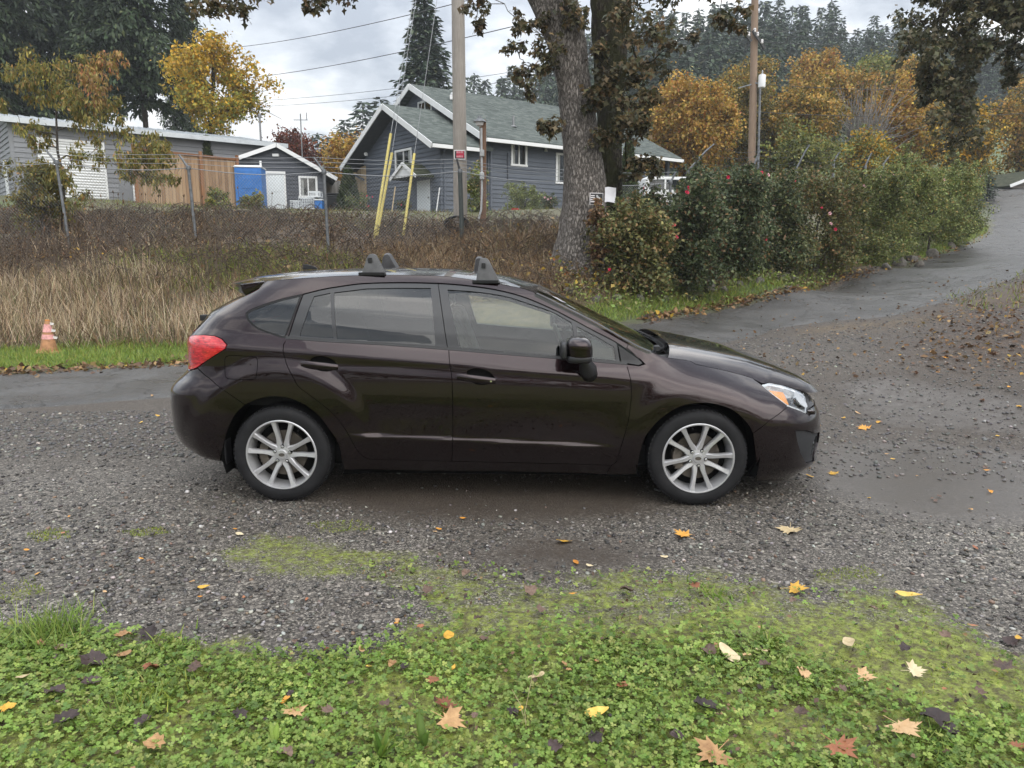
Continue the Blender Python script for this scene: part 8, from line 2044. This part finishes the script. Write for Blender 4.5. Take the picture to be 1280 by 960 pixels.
# weeds and tufts that stand out
def tuft(label, px, py, n, h, w, cols, spread, name='grass_tuft', cat='grass tuft', leanv=.5):
    p = ground_at(px, py); rs = np.random.RandomState(int(px + py)); xy = rs.normal(0, spread, (n, 2)); V, F, T = blades(xy, h, w, cols, leanv, rs, np.zeros(n), 1.3); o = link(name, np_mesh(name, V, F, [M_COVER], tint=T)); o.location = p; tag(o, label, cat)
tuft('large green grass tuft at the left edge of the lawn next to the gravel', 62, 800, 420, .13, .005, GREEN, .075)
tuft('small grass tuft on the gravel edge right of the large one', 225, 812, 90, .07, .007, GREEN, .05)
tuft('grass tuft in the lower left lawn among dark leaves', 170, 890, 160, .08, .006, GREEN, .07)
tuft('second grass tuft right of the dark leaves in the lower left', 205, 872, 120, .07, .006, GREEN2, .06)
tuft('low leafy weed rosette on the mossy strip in front of the car nose', 905, 752, 60, .05, .012, GREEN, .05, 'weed_tuft', 'weed', 1.0)
tuft('weed rosette with long leaves in the middle right of the lawn', 965, 812, 45, .07, .016, GREEN, .03, 'weed_tuft', 'weed', .9)
tuft('small low weed at the mossy edge right of the rosette', 875, 735, 70, .035, .009, GREEN, .06, 'weed_tuft', 'weed', 1.0)
tuft('grass clump by the right edge near the big tan leaf', 1170, 945, 120, .07, .006, GREEN, .07)
def dock(label, px, py, n, h, w):
    p = ground_at(px, py); rs = np.random.RandomState(int(px)); V = []; F = []; T = []
    for i in range(n):
        a = rs.rand() * 6.28; ln = h * (.6 + .6 * rs.rand()); sp = .25 + .6 * rs.rand(); k = 7; base = len(V); col = palette(rs, 1, GREEN)[0]
        for j in range(k + 1):
            t = j / k; wd = w * (math.sin(math.pi * min(1, t * .9 + .08)) ** .8); rr = sp * ln * t ** 1.5 * .8; z = ln * (t - .25 * sp * t * t)
            for s_ in (-1, 0, 1): V.append((rr * math.cos(a) - s_ * wd * math.sin(a), rr * math.sin(a) + s_ * wd * math.cos(a), z + .006 * abs(s_))); T.append(col * (1.25 if s_ == 0 else 1))
        for j in range(k):
            for s_ in (0, 1): q = base + j * 3 + s_; F += [(q, q + 1, q + 4), (q, q + 4, q + 3)]
    o = link('dock_plant', np_mesh('dock_plant', np.array(V), np.array(F), [M_COVER], tint=np.array(T), smooth=True)); o.location = p; tag(o, label, 'weed')
dock('broad-leaved dock plant at the bottom edge of the lawn', 478, 955, 9, .12, .014); dock('upright dock leaves beside the tan maple leaf at the bottom', 530, 940, 5, .11, .013); dock('single grey-green dock leaf at the bottom edge left of the dock plant', 345, 935, 3, .08, .012)
def stalks(label, pts):
    o = None; tb = []
    p0 = ground_at(*pts[0][0])
    for ch in pts:
        P = [ground_at(*ch[0])]; Yb = P[0][1]
        for q in ch[1:]: P.append(at(*q, Yb))
        tb.append((np.array(P) - p0, np.linspace(.0016, .0009, len(P))))
    o = link('dry_stalk', tubes_mesh('dry_stalk', tb, M_STRAWW, 5)); o.location = p0; tag(o, label, 'stalk')
M_STRAWW = simple('straw_stem', (0.45, 0.37, 0.22), 0.8)
stalks('thin dry grass stalk standing in the lawn below the car door', [[(658, 918), (656, 890), (664, 852), (668, 830)], [(657, 905), (650, 880), (640, 862)]])
stalks('dry bent straw lying in the clover at the bottom', [[(972, 930), (995, 938), (1022, 948)]])

# ---- gravel stones
def gravel():
    bm = bmesh.new(); bmesh.ops.create_icosphere(bm, subdivisions=1, radius=1.0); V0 = np.array([v.co[:] for v in bm.verts]); F0 = np.array([[v.index for v in f.verts] for f in bm.faces]); bm.free()
    V0 = V0 * (1 + RS.normal(0, .12, (len(V0), 1)))
    area = [(-4.6, 2.3), (4.9, 2.3), (7.0, 6.4), (-6.4, 6.4)]
    q = rand_in(area, 62000); q = q[RS.rand(len(q)) < np.clip((3.6 / q[:, 1]) ** 1.6, 0, 1)]
    mm = moss_mask(q[:, 0], q[:, 1]); wt = np.max([soft(p, q[:, 0], q[:, 1], .25) for p in WET[:3]], axis=0)
    den = (1 - np.clip(mm * 1.9, 0, .985)) * (1 - .93 * np.clip(wt * 1.2, 0, 1)) * np.clip(.72 + .75 * fnoise(q[:, 0], q[:, 1], 1.1, 71), .05, 1) * (1 - .55 * smooth01(4.0, 5.2, q[:, 1]))
    q = q[RS.rand(len(q)) < den][:26000]; n = len(q)
    s = (.0052 + .0085 * RS.rand(n) ** 2.2); sc = np.stack([s * (.8 + .6 * RS.rand(n)), s * (.8 + .6 * RS.rand(n)), s * (.5 + .35 * RS.rand(n))], 1)
    Rm = rot_from(RS.rand(n) * 6.28, RS.normal(0, .35, n), RS.normal(0, .35, n))
    V, F, idx = scatter(V0, F0, np.column_stack([q, height(q[:, 0], q[:, 1]) + s * .25]), Rm, sc)
    T = palette(RS, n, [(5, (0.058, 0.053, 0.048)), (4, (0.11, 0.102, 0.092)), (4, (0.027, 0.025, 0.0235)), (2.4, (0.19, 0.178, 0.16)), (1.1, (0.33, 0.31, 0.28)), (.8, (0.16, 0.105, 0.072)), (.12, (0.5, 0.48, 0.44))], .3)[idx]
    m, nt, b, N, L = new_mat('wet_gravel_stone'); a_ = N.new('ShaderNodeAttribute'); a_.attribute_name = 'tint'; nn = tex_noise(N, L, coords(N, L, 'Object'), 220, 3, .6)
    L.new(mix_rgb(N, L, .35, a_.outputs['Color'], nn.outputs[0], 'OVERLAY'), b.inputs['Base Color']); setp(b, rough=.48, spec=.5)
    o = link('gravel', np_mesh('gravel', V, F, [m], tint=T)); tag(o, kind='stuff')
gravel()

# ---- verge grass and the dry field on the left
parts = []
for poly, n, h in ((VERGE, 9000, .12), (VERGE_R, 3600, .13), (VERGE_T, 2500, .22)):
    q = rand_in(poly, n); q = q[roadd(q) > .12]; parts.append(blades(q, h, .010, GREEN + GREEN2, .45))
stuff('verge_grass', parts, M_COVER)
parts = []
field = [(-19, 12.0), (-4.0, 12.0), (-1.6, 12.3), (-1.6, 15.6), (-6, 16.0), (-19, 16.2)]
q = rand_in(field, 33000); dens = np.clip(.62 + .9 * fnoise(q[:, 0], q[:, 1], .8, 81), .10, 1) * smooth01(11.9, 12.7, q[:, 1]); q = q[RS.rand(len(q)) < dens]
hh = .84 * (.4 + .75 * RS.rand(len(q))) * np.clip(.8 + .9 * fnoise(q[:, 0], q[:, 1], .7, 83), .35, 1.4) * (1 - .45 * smooth01(14.6, 16.0, q[:, 1])) * (.55 + .45 * smooth01(-1.6, -4.5, q[:, 0]))
parts.append(blades(q, hh, .0085, STRAW, .24))
q = rand_in(field, 12000); parts.append(blades(q, .42, .012, BROWN + WEED[:2], .4))
stuff('dry_grass', parts, M_STRAW)
# tangled brambles, dead stalks and weeds on the bank up to the fence and yard
bank = [(-20, 15.4), (-5, 15.2), (-1.5, 14.4), (1.2, 13.6), (2.6, 14.6), (1.4, 16), (1.6, 20.5), (-3, 21.5), (-20, 25)]
parts = []
q = rand_in(bank, 19000); f = fnoise(q[:, 0], q[:, 1], .55, 91); parts.append(blades(q, np.clip(.34 * (.4 + .8 * RS.rand(len(q))) * (1 + 1.0 * f), .06, .8), .012, BROWN, .6))
q = rand_in(bank, 7000); k = fnoise(q[:, 0], q[:, 1], .5, 95) > .05; parts.append(blades(q[k], .34, .014, WEED, .5))
q = rand_in([(-9, 15.2), (-3.2, 15.0), (-2.5, 16.6), (-5, 17.5), (-9, 17.2)], 3600); parts.append(blades(q, .28, .016, GREEN2[:2] + WEED, .5))
q = rand_in([(-3, 14.6), (1.0, 13.8), (2.2, 15.2), (.6, 16.2), (1.0, 18), (-3.5, 18.2)], 7500); parts.append(blades(q, .36, .009, STRAW[2:] + BROWN + STRAW[:1], .5))
q = rand_in(bank, 6000); k = fnoise(q[:, 0], q[:, 1], .45, 99) > .12; parts.append(blades(q[k], .42, .010, STRAW, .5))
stuff('bank_weeds', parts, M_STRAW)
tb = []
q = rand_in(bank, 2600); z = height(q[:, 0], q[:, 1])
for (x, y), zz in zip(q, z):
    L_ = RS.uniform(.5, 1.5); a = RS.rand() * 6.28; t = np.linspace(0, 1, 5); hgt = RS.uniform(.15, .55); P = np.stack([x + np.cos(a) * L_ * t, y + np.sin(a) * L_ * t * .6, zz + hgt * 4 * t * (1 - t) * .8 + .12 * t], 1); P[:, 2] = np.maximum(P[:, 2], height(P[:, 0], P[:, 1]) + .01); tb.append((P, np.linspace(.011, .005, 5)))
o = link('bramble_stems', tubes_mesh('bramble_stems', tb, bark_mat('bramble_stem', [(0.05, 0.035, 0.027), (0.115, 0.085, 0.062), (0.19, 0.15, 0.115)]), 3)); tag(o, kind='stuff')
# tall dead seed-head stalks in the field
tb = []; heads = []
for k in range(240):
    x, y = RS.uniform(-13.5, -5.5), RS.uniform(13.6, 17.6); z = gh(x, y); h_ = RS.uniform(.8, 1.45); l = RS.normal(0, .12, 2); tb.append((np.array([(x, y, z), (x + l[0] * .4, y + l[1] * .4, z + h_ * .5), (x + l[0], y + l[1], z + h_)]), np.array([.006, .005, .004]))); heads.append((x + l[0], y + l[1], z + h_))
heads = np.array(heads); hv = np.array([(0, 0, -1), (.45, 0, 0), (0, .45, 0), (-.45, 0, 0), (0, -.45, 0), (0, 0, 1.0)]); hf = np.array([(0, 2, 1), (0, 3, 2), (0, 4, 3), (0, 1, 4), (5, 1, 2), (5, 2, 3), (5, 3, 4), (5, 4, 1)])
V, F, idx = scatter(hv, hf, heads, rot_from(*RS.normal(0, .2, (3, len(heads)))), np.full(len(heads), .042)); me1 = tubes_mesh('seed_stalks', tb, simple('dead_stalk', (0.10, 0.075, 0.055), .9), 4)
o = link('seed_stalks', me1); tag(o, kind='stuff'); o2 = link('seed_heads', np_mesh('seed_heads', V, F, [M_STRAW], tint=palette(RS, len(heads), BROWN[:1] + BROWN[2:3])[idx])); o2['kind'] = 'stuff'
# yard grass above the bank and weeds along fence foot
parts = []
q = rand_in([(-17, 22), (-2, 20.5), (2, 20), (3, 28), (-2, 33), (-10, 36), (-17, 31)], 7000); parts.append(blades(q, .16, .02, WEED + BROWN[:2] + GREEN2[:1], .5)); stuff('yard_grass', parts, M_STRAW)
# ground plants at the foot of the hedge and tree
parts = []
under = gpoly([(700, 380), (740, 396), (785, 398), (830, 390), (900, 378), (985, 358), (1060, 342), (1140, 322), (1205, 300), (1200, 285), (1100, 315), (1000, 335), (900, 352), (800, 360), (730, 340), (690, 345)])
q = rand_in(under, 5200); z = height(q[:, 0], q[:, 1]); k = len(q); pos = np.column_stack([q, z + .05 + .28 * RS.rand(k) ** 1.6]); parts.append(leaf_cloud(RS, pos, .07, ROSE_L + GREEN[:2] + ROSE_O[:2]))
q = rand_in(under, 2500); parts.append(blades(q, .22, .012, GREEN2 + WEED, .5))
stuff('ivy_and_weeds', parts, M_COVER)
q = np.array([tuple(ground_at(x, y)[:2]) for x, y in zip(RS.normal(735, 42, 260), RS.normal(352, 14, 260))]); z = height(q[:, 0], q[:, 1]); stuff('yellow_creeper', [leaf_cloud(RS, np.column_stack([q, z + .1 + .25 * RS.rand(len(q))]), .10, [(3, (0.40, 0.26, 0.05)), (2, (0.30, 0.22, 0.06)), (2, (0.14, 0.13, 0.04)), (1, (0.32, 0.12, 0.04))])], M_COVER)

# ---- fallen leaves
def leaf_mesh(kind, seed):
    rs = np.random.RandomState(seed)
    if kind == 'maple':
        spine = [(-90, .18), (-62, .44), (-48, .30), (-20, .80), (-8, .55), (5, .68), (18, .98), (30, .62), (42, .72), (54, .5), (66, .86), (78, .62), (90, 1.08)]
        half = [(math.radians(a), r) for a, r in spine]; pts = [(r * math.cos(a), r * math.sin(a)) for a, r in half]; pts = pts + [(-x, y) for x, y in pts[-2::-1]]
        pts = pts[:-1] if abs(pts[-1][0] - pts[0][0]) < 1e-6 else pts
    elif kind == 'oval': pts = [(.46 * math.sin(t) * (1 - .35 * math.cos(t)), -math.cos(t)) for t in np.linspace(0, 2 * math.pi, 18, endpoint=False)]
    else: pts = [(r * math.cos(t) * .8, r * math.sin(t)) for t, r in zip(np.linspace(0, 2 * math.pi, 22, endpoint=False), .70 + .16 * np.cos(np.arange(22) * math.pi) * rs.rand(22) + .22 * rs.rand(22))]
    c1, c2, ph = rs.uniform(.15, .45), rs.uniform(.1, .35), rs.rand() * 6; amp = {'maple': 1, 'oval': .8, 'crumpled': 3.2}[kind]
    zf = (lambda x, y: .62 * abs(x + .1 * math.sin(3 * y + ph)) + .16 * math.sin(4.2 * y + ph) + .07 * math.sin(9 * x + 6 * y)) if kind == 'crumpled' else lambda x, y: amp * (c1 * x * x + c2 * (y * y) * (.6 + .4 * math.sin(ph)) + .12 * math.sin(3.1 * x + ph) * math.cos(2.7 * y) + .05 * math.sin(7 * x + 5 * y))
    V = [(0, 0, zf(0, 0))]; n = len(pts); F = []
    for f_ in (.5, 1.0): V += [(x * f_, y * f_, zf(x * f_, y * f_)) for x, y in pts]
    for i in range(n): j = (i + 1) % n; F += [(0, 1 + i, 1 + j), (1 + i, 1 + n + i, 1 + n + j), (1 + i, 1 + n + j, 1 + j)]
    b = len(V)
    if kind != 'crumpled':                                            # stalk
        V += [(-.02, -.15, zf(0, -.15)), (.02, -.15, zf(0, -.15)), (.10, -.95, .05), (.06, -.97, .05)]; F += [(b, b + 1, b + 2), (b, b + 2, b + 3)]
    me = np_mesh('fallen_leaf', np.array(V) * .5, np.array(F), [None], smooth=True); return me
def fallen_mat(name, cols, rough=.55):
    m, nt, b, N, L = new_mat(name); oi = N.new('ShaderNodeObjectInfo'); n = tex_noise(N, L, coords(N, L, 'Object'), 3.5, 6, .65)
    f = mathn(N, L, 'ADD', mathn(N, L, 'MULTIPLY', n.outputs[0], .7), mathn(N, L, 'MULTIPLY', oi.outputs['Random'], .35)); r = ramp_node(N, [(0.3, cols[0]), (0.55, cols[1]), (0.8, cols[2])]); L.new(f, r.inputs[0]); L.new(r.outputs[0], b.inputs['Base Color']); setp(b, rough=rough, spec=.4)
    return m
FM = {'yellow': fallen_mat('yellow_fallen_leaf', [(0.42, 0.22, 0.03), (0.62, 0.37, 0.05), (0.72, 0.48, 0.12)]), 'orange': fallen_mat('orange_fallen_leaf', [(0.35, 0.13, 0.02), (0.55, 0.24, 0.03), (0.62, 0.34, 0.08)]), 'tan': fallen_mat('tan_fallen_leaf', [(0.20, 0.10, 0.04), (0.42, 0.25, 0.11), (0.52, 0.35, 0.19)]),
      'pale': fallen_mat('pale_fallen_leaf', [(0.40, 0.30, 0.16), (0.55, 0.45, 0.28), (0.60, 0.53, 0.38)]), 'rust': fallen_mat('rust_fallen_leaf', [(0.13, 0.045, 0.02), (0.27, 0.10, 0.045), (0.38, 0.18, 0.09)]), 'brown': fallen_mat('brown_fallen_leaf', [(0.045, 0.028, 0.022), (0.115, 0.07, 0.05), (0.19, 0.125, 0.09)]), 'dark': fallen_mat('dark_fallen_leaf', [(0.018, 0.012, 0.011), (0.045, 0.028, 0.026), (0.085, 0.055, 0.05)])}
LM = {'maple': [leaf_mesh('maple', s) for s in (1, 2, 3)], 'oval': [leaf_mesh('oval', s) for s in (4, 5)], 'crumpled': [leaf_mesh('crumpled', s) for s in (6, 7, 8)]}
rs_ = random.Random(17)
def fallen(px, py, size, col, kind='maple', label=None, tiltx=None):
    p = ground_at(px, py); i = rs_.randrange(len(LM[kind])); o = link('fallen_leaf', LM[kind][i]); o.material_slots[0].link = 'OBJECT'; o.material_slots[0].material = FM[col]
    k = size * np.hypot(p[1], CAM_H) / 930 * .95; lawn = moss_mask(np.array([p[0]]), np.array([p[1]]))[0] > .4
    o.location = (p[0], p[1], p[2] + (.032 if lawn else .008) + .02 * k); o.scale = (k, k, k * .8); o.rotation_euler = (rs_.uniform(-.25, .25) + (tiltx or 0), rs_.uniform(-.25, .25), rs_.uniform(0, 6.28))
    where = 'mossy lawn' if lawn else ('gravel' if p[1] < 9 else 'road')
    tag(o, label or 'small %s fallen leaf lying on the %s' % (col, where), 'leaf', 'fallen leaves on the lawn and gravel')
    return o
for a in ((705, 680, 22, 'yellow', 'oval', 'yellow leaf on dark wet ground below the car doors'), (855, 672, 34, 'orange', 'maple', 'orange-yellow curled maple leaf on the gravel below the front wheel'), (987, 664, 38, 'pale', 'maple', 'pale yellow maple leaf on the gravel below the car nose'), (992, 740, 36, 'yellow', 'maple', 'bright yellow folded leaf at the upper edge of the moss'), (1135, 754, 32, 'yellow', 'oval', 'long yellow oval leaf on the right gravel edge'),
    (910, 830, 36, 'pale', 'oval', 'large pale cream oval leaf in the middle right of the lawn'), (951, 825, 15, 'pale', 'oval', 'small cream leaf just right of the large cream oval one'), (1060, 814, 30, 'pale', 'oval', 'greyish pale leaf lying flat on the moss'), (1076, 858, 34, 'tan', 'maple', 'tan crumpled maple leaf right of the weed rosette'), (1002, 854, 24, 'tan', 'crumpled', 'tan crumpled leaf below the small cream leaf'), (1140, 852, 32, 'pale', 'maple', 'pale greenish maple leaf on the right of the lawn'),
    (670, 855, 22, 'pale', 'oval', 'pale yellow leaf next to the thin dry stalk'), (650, 898, 14, 'yellow', 'oval', 'yellow leaf at the foot of the thin dry stalk'), (746, 902, 30, 'yellow', 'oval', 'yellow leaf tilted up in the clover'), (1125, 924, 52, 'tan', 'maple', 'big tan-orange maple leaf near the right bottom corner'), (893, 956, 56, 'tan', 'maple', 'big tan maple leaf cut by the bottom edge'), (1047, 948, 50, 'rust', 'maple', 'big rust-brown maple leaf standing up at the bottom edge'), (1270, 947, 26, 'rust', 'maple', 'rust leaf in the right bottom corner'),
    (367, 902, 38, 'tan', 'maple', 'tan leaf in the clover left of centre'), (357, 888, 20, 'orange', 'oval', 'small orange leaf just above the tan one'), (560, 912, 48, 'tan', 'maple', 'big tan maple leaf at the bottom centre'), (556, 893, 34, 'rust', 'maple', 'rust-red leaf standing behind the big tan one'), (560, 806, 26, 'yellow', 'oval', 'yellow leaf on the moss edge below the car'), (155, 806, 24, 'tan', 'crumpled', 'tan leaf beside the large grass tuft'), (156, 829, 18, 'tan', 'oval', 'small tan leaf below the tan one by the tuft'), (117, 838, 40, 'dark', 'crumpled', 'large dark brown curled leaf in the left lawn'), (30, 858, 16, 'pale', 'oval', 'whitish leaf at the left edge of the lawn'), (12, 902, 22, 'yellow', 'crumpled', 'yellow-tan leaf at the far left edge'), (195, 946, 32, 'tan', 'crumpled', 'tan-brown curled leaf at the bottom left'), (187, 804, 32, 'dark', 'crumpled', 'dark leaf clump at the gravel edge on the left'), (1170, 916, 52, 'dark', 'crumpled', 'dark leaf clump behind the big tan-orange leaf'), (880, 898, 34, 'dark', 'crumpled', 'dark curled leaf in the clover right of centre'), (885, 825, 26, 'brown', 'crumpled', 'brown leaf left of the large cream oval leaf'), (1255, 846, 38, 'brown', 'maple', 'brown leaf at the right edge of the lawn'), (1080, 537, 22, 'orange', 'maple', 'orange leaf on the gravel right of the headlight'), (1042, 594, 17, 'yellow', 'maple', 'yellow leaf on wet ground just right of the front bumper'), (1012, 597, 11, 'yellow', 'oval', 'small yellow leaf under the front bumper corner'), (452, 822, 15, 'tan', 'oval'), (490, 842, 18, 'tan', 'crumpled'), (542, 860, 22, 'rust', 'maple'),
    (777, 868, 17, 'rust', 'oval'), (867, 742, 20, 'rust', 'crumpled'), (720, 706, 14, 'orange', 'oval'), (737, 711, 10, 'pale', 'oval'), (1219, 688, 11, 'rust', 'oval'), (1215, 792, 13, 'rust', 'oval'), (1272, 802, 17, 'yellow', 'oval'), (1262, 808, 24, 'dark', 'crumpled'), (662, 749, 26, 'brown', 'crumpled'), (782, 747, 22, 'brown', 'crumpled'), (674, 771, 20, 'brown', 'maple'), (955, 842, 20, 'brown', 'crumpled'), (695, 948, 30, 'dark', 'crumpled'), (742, 935, 28, 'dark', 'crumpled'), (1130, 822, 20, 'dark', 'crumpled'), (1180, 806, 18, 'brown', 'crumpled'), (1110, 872, 13, 'rust', 'oval'), (707, 843, 16, 'tan', 'oval'), (716, 752, 11, 'orange', 'oval'),
    (190, 849, 24, 'rust', 'crumpled'), (115, 866, 26, 'dark', 'crumpled'), (70, 880, 30, 'dark', 'crumpled'), (85, 915, 34, 'dark', 'crumpled'), (180, 915, 26, 'dark', 'crumpled'), (507, 845, 17, 'dark', 'crumpled'), (567, 846, 11, 'yellow', 'oval'), (462, 843, 9, 'yellow', 'oval'), (300, 907, 24, 'dark', 'crumpled'), (410, 901, 22, 'brown', 'maple'), (52, 816, 18, 'tan', 'crumpled'), (77, 821, 20, 'brown', 'crumpled'), (245, 846, 22, 'brown', 'crumpled'), (482, 894, 20, 'brown', 'crumpled'), (357, 953, 26, 'brown', 'crumpled'), (255, 737, 15, 'yellow', 'oval'), (300, 670, 12, 'pale', 'oval'), (177, 702, 8, 'orange', 'oval'), (47, 722, 9, 'orange', 'oval'), (496, 783, 10, 'orange', 'oval'), (582, 725, 17, 'brown', 'crumpled'), (535, 747, 20, 'brown', 'crumpled'), (597, 783, 15, 'brown', 'crumpled'), (605, 811, 17, 'brown', 'crumpled'), (640, 900, 20, 'dark', 'crumpled'), (845, 935, 20, 'dark', 'crumpled'), (1000, 905, 20, 'brown', 'crumpled'), (1225, 880, 22, 'brown', 'crumpled'), (990, 760, 14, 'brown', 'crumpled'), (1090, 770, 14, 'brown', 'crumpled'), (830, 700, 10, 'pale', 'oval')):
    fallen(*a[:5], label=a[5] if len(a) > 5 else None)
for k in range(26):                                                   # more of the small ones over lawn and gravel
    x, y = rs_.uniform(20, 1270), rs_.uniform(770, 950); fallen(x, y, rs_.uniform(7, 14), rs_.choice(['brown', 'dark', 'rust', 'tan', 'brown']), 'crumpled')
for k in range(40):
    x, y = rs_.uniform(1040, 1275), rs_.uniform(420, 640); fallen(x, y, rs_.uniform(5, 10), rs_.choice(['yellow', 'tan', 'brown', 'orange', 'brown']), rs_.choice(['oval', 'crumpled']))
for k in range(16): fallen(rs_.uniform(0, 640), rs_.uniform(640, 760), rs_.uniform(5, 9), rs_.choice(['brown', 'rust', 'orange', 'tan']), 'oval')
for (x, y, s_, c_) in ((10, 688, 10, 'pale'), (176, 530, 8, 'yellow'), (190, 496, 9, 'tan'), (197, 521, 8, 'yellow'), (30, 492, 6, 'rust')): fallen(x, y, s_, c_, 'oval')
# leaf litter that nobody could count: along both edges of the road, on the drive and over the bank
parts = []
LIT = [(3, (0.22, 0.13, 0.06)), (4, (0.12, 0.072, 0.042)), (1.5, (0.34, 0.22, 0.10)), (.5, (0.50, 0.30, 0.05)), (1, (0.05, 0.035, 0.028))]
bp_ = [(px, float(np.interp(px, [0, 60, 130, 230], [468, 465, 461, 455]))) for px in RS.uniform(-20, 236, 420)]
q = np.array([ground_at(a, b + RS.normal(0, 2.2))[:2] for a, b in bp_]); parts.append(leaf_cloud(RS, np.column_stack([q, height(q[:, 0], q[:, 1]) + .03]), .09, LIT))
ex = [785, 830, 900, 950, 1000, 1050, 1100, 1145, 1180, 1215, 1236]; ey = [404, 397, 385, 374, 362, 350, 338, 327, 316, 303, 291]
q = np.array([ground_at(a, float(np.interp(a, ex, ey)) + RS.normal(-1.5, 3.2))[:2] for a in RS.uniform(800, 1238, 1100)]); parts.append(leaf_cloud(RS, np.column_stack([q, height(q[:, 0], q[:, 1]) + .03]), .10, LIT))
q = np.array([ground_at(RS.normal(1235, 60), RS.normal(408, 26))[:2] for k in range(520)]); parts.append(leaf_cloud(RS, np.column_stack([q, height(q[:, 0], q[:, 1]) + .025]), .075, LIT))
q = np.array([ground_at(RS.uniform(870, 1290), RS.uniform(345, 470))[:2] for k in range(450)]); parts.append(leaf_cloud(RS, np.column_stack([q, height(q[:, 0], q[:, 1]) + .02]), .055, LIT))
q = rand_in(bank, 6500); parts.append(leaf_cloud(RS, np.column_stack([q, height(q[:, 0], q[:, 1]) + .05 + .22 * RS.rand(len(q)) ** 2]), .10, LIT + BROWN))
q = rand_in([(11, 10), (24, 6), (30, 24), (24, 27), (15, 17.5)], 5000); parts.append(blades(q, .2, .018, GREEN2 + WEED + STRAW[:1], .5))
q = rand_in(gpoly([(1180, 370), (1290, 335), (1400, 320), (1400, 395), (1290, 385), (1210, 390)]), 900); parts.append(blades(q, .12, .012, GREEN2 + WEED + BROWN[:1], .5))
stuff('leaf_litter', parts, M_COVER)
# loose stones on the rutted ground at the right
def loose():
    bm = bmesh.new(); bmesh.ops.create_icosphere(bm, subdivisions=1, radius=1.0); V0 = np.array([v.co[:] for v in bm.verts]); F0 = np.array([[v.index for v in f.verts] for f in bm.faces]); bm.free()
    q = np.concatenate([rand_in([(2.4, 5.2), (7.2, 4.6), (9, 9), (8, 12.5), (3.6, 11.2), (1.5, 8.8)], 13000), rand_in([(-9, 5.6), (-2.2, 5.6), (-2.4, 7.4), (-9, 7.0)], 9000), rand_in([(2.5, 9.5), (7, 12), (12, 17), (17, 24), (15, 26), (8, 19), (2, 13)], 9000)]); q = q[(roadd(q) > 0) | (RS.rand(len(q)) < .35)]; n = len(q); s = .006 + .016 * RS.rand(n) ** 3.5
    V, F, idx = scatter(V0, F0, np.column_stack([q, height(q[:, 0], q[:, 1]) + s * .2]), rot_from(RS.rand(n) * 6.28, RS.normal(0, .3, n), RS.normal(0, .3, n)), np.stack([s, s * .85, s * .6], 1))
    T = palette(RS, n, [(5, (0.065, 0.063, 0.062)), (4, (0.11, 0.105, 0.10)), (2, (0.16, 0.148, 0.13)), (.35, (0.30, 0.28, 0.25))], .25)[idx]; o = link('loose_stones', np_mesh('loose_stones', V, F, [bpy.data.materials['wet_gravel_stone']], tint=T)); tag(o, kind='stuff')
loose()
# ================================================================== air
hz = MB(); hz.box((10, 190, 44), (840, 540, 96)); hzo = hz.build('haze', [], None)
def haze_mat():
    m = bpy.data.materials.new('thin_haze'); m.use_nodes = True; N, L = m.node_tree.nodes, m.node_tree.links; N.clear()
    o = N.new('ShaderNodeOutputMaterial'); v = N.new('ShaderNodeVolumePrincipled'); v.inputs['Density'].default_value = 0.0007; v.inputs['Color'].default_value = (0.82, 0.87, 0.93, 1); L.new(v.outputs[0], o.inputs['Volume']); return m
hzo.data.materials.append(haze_mat()); tag(hzo, kind='stuff')
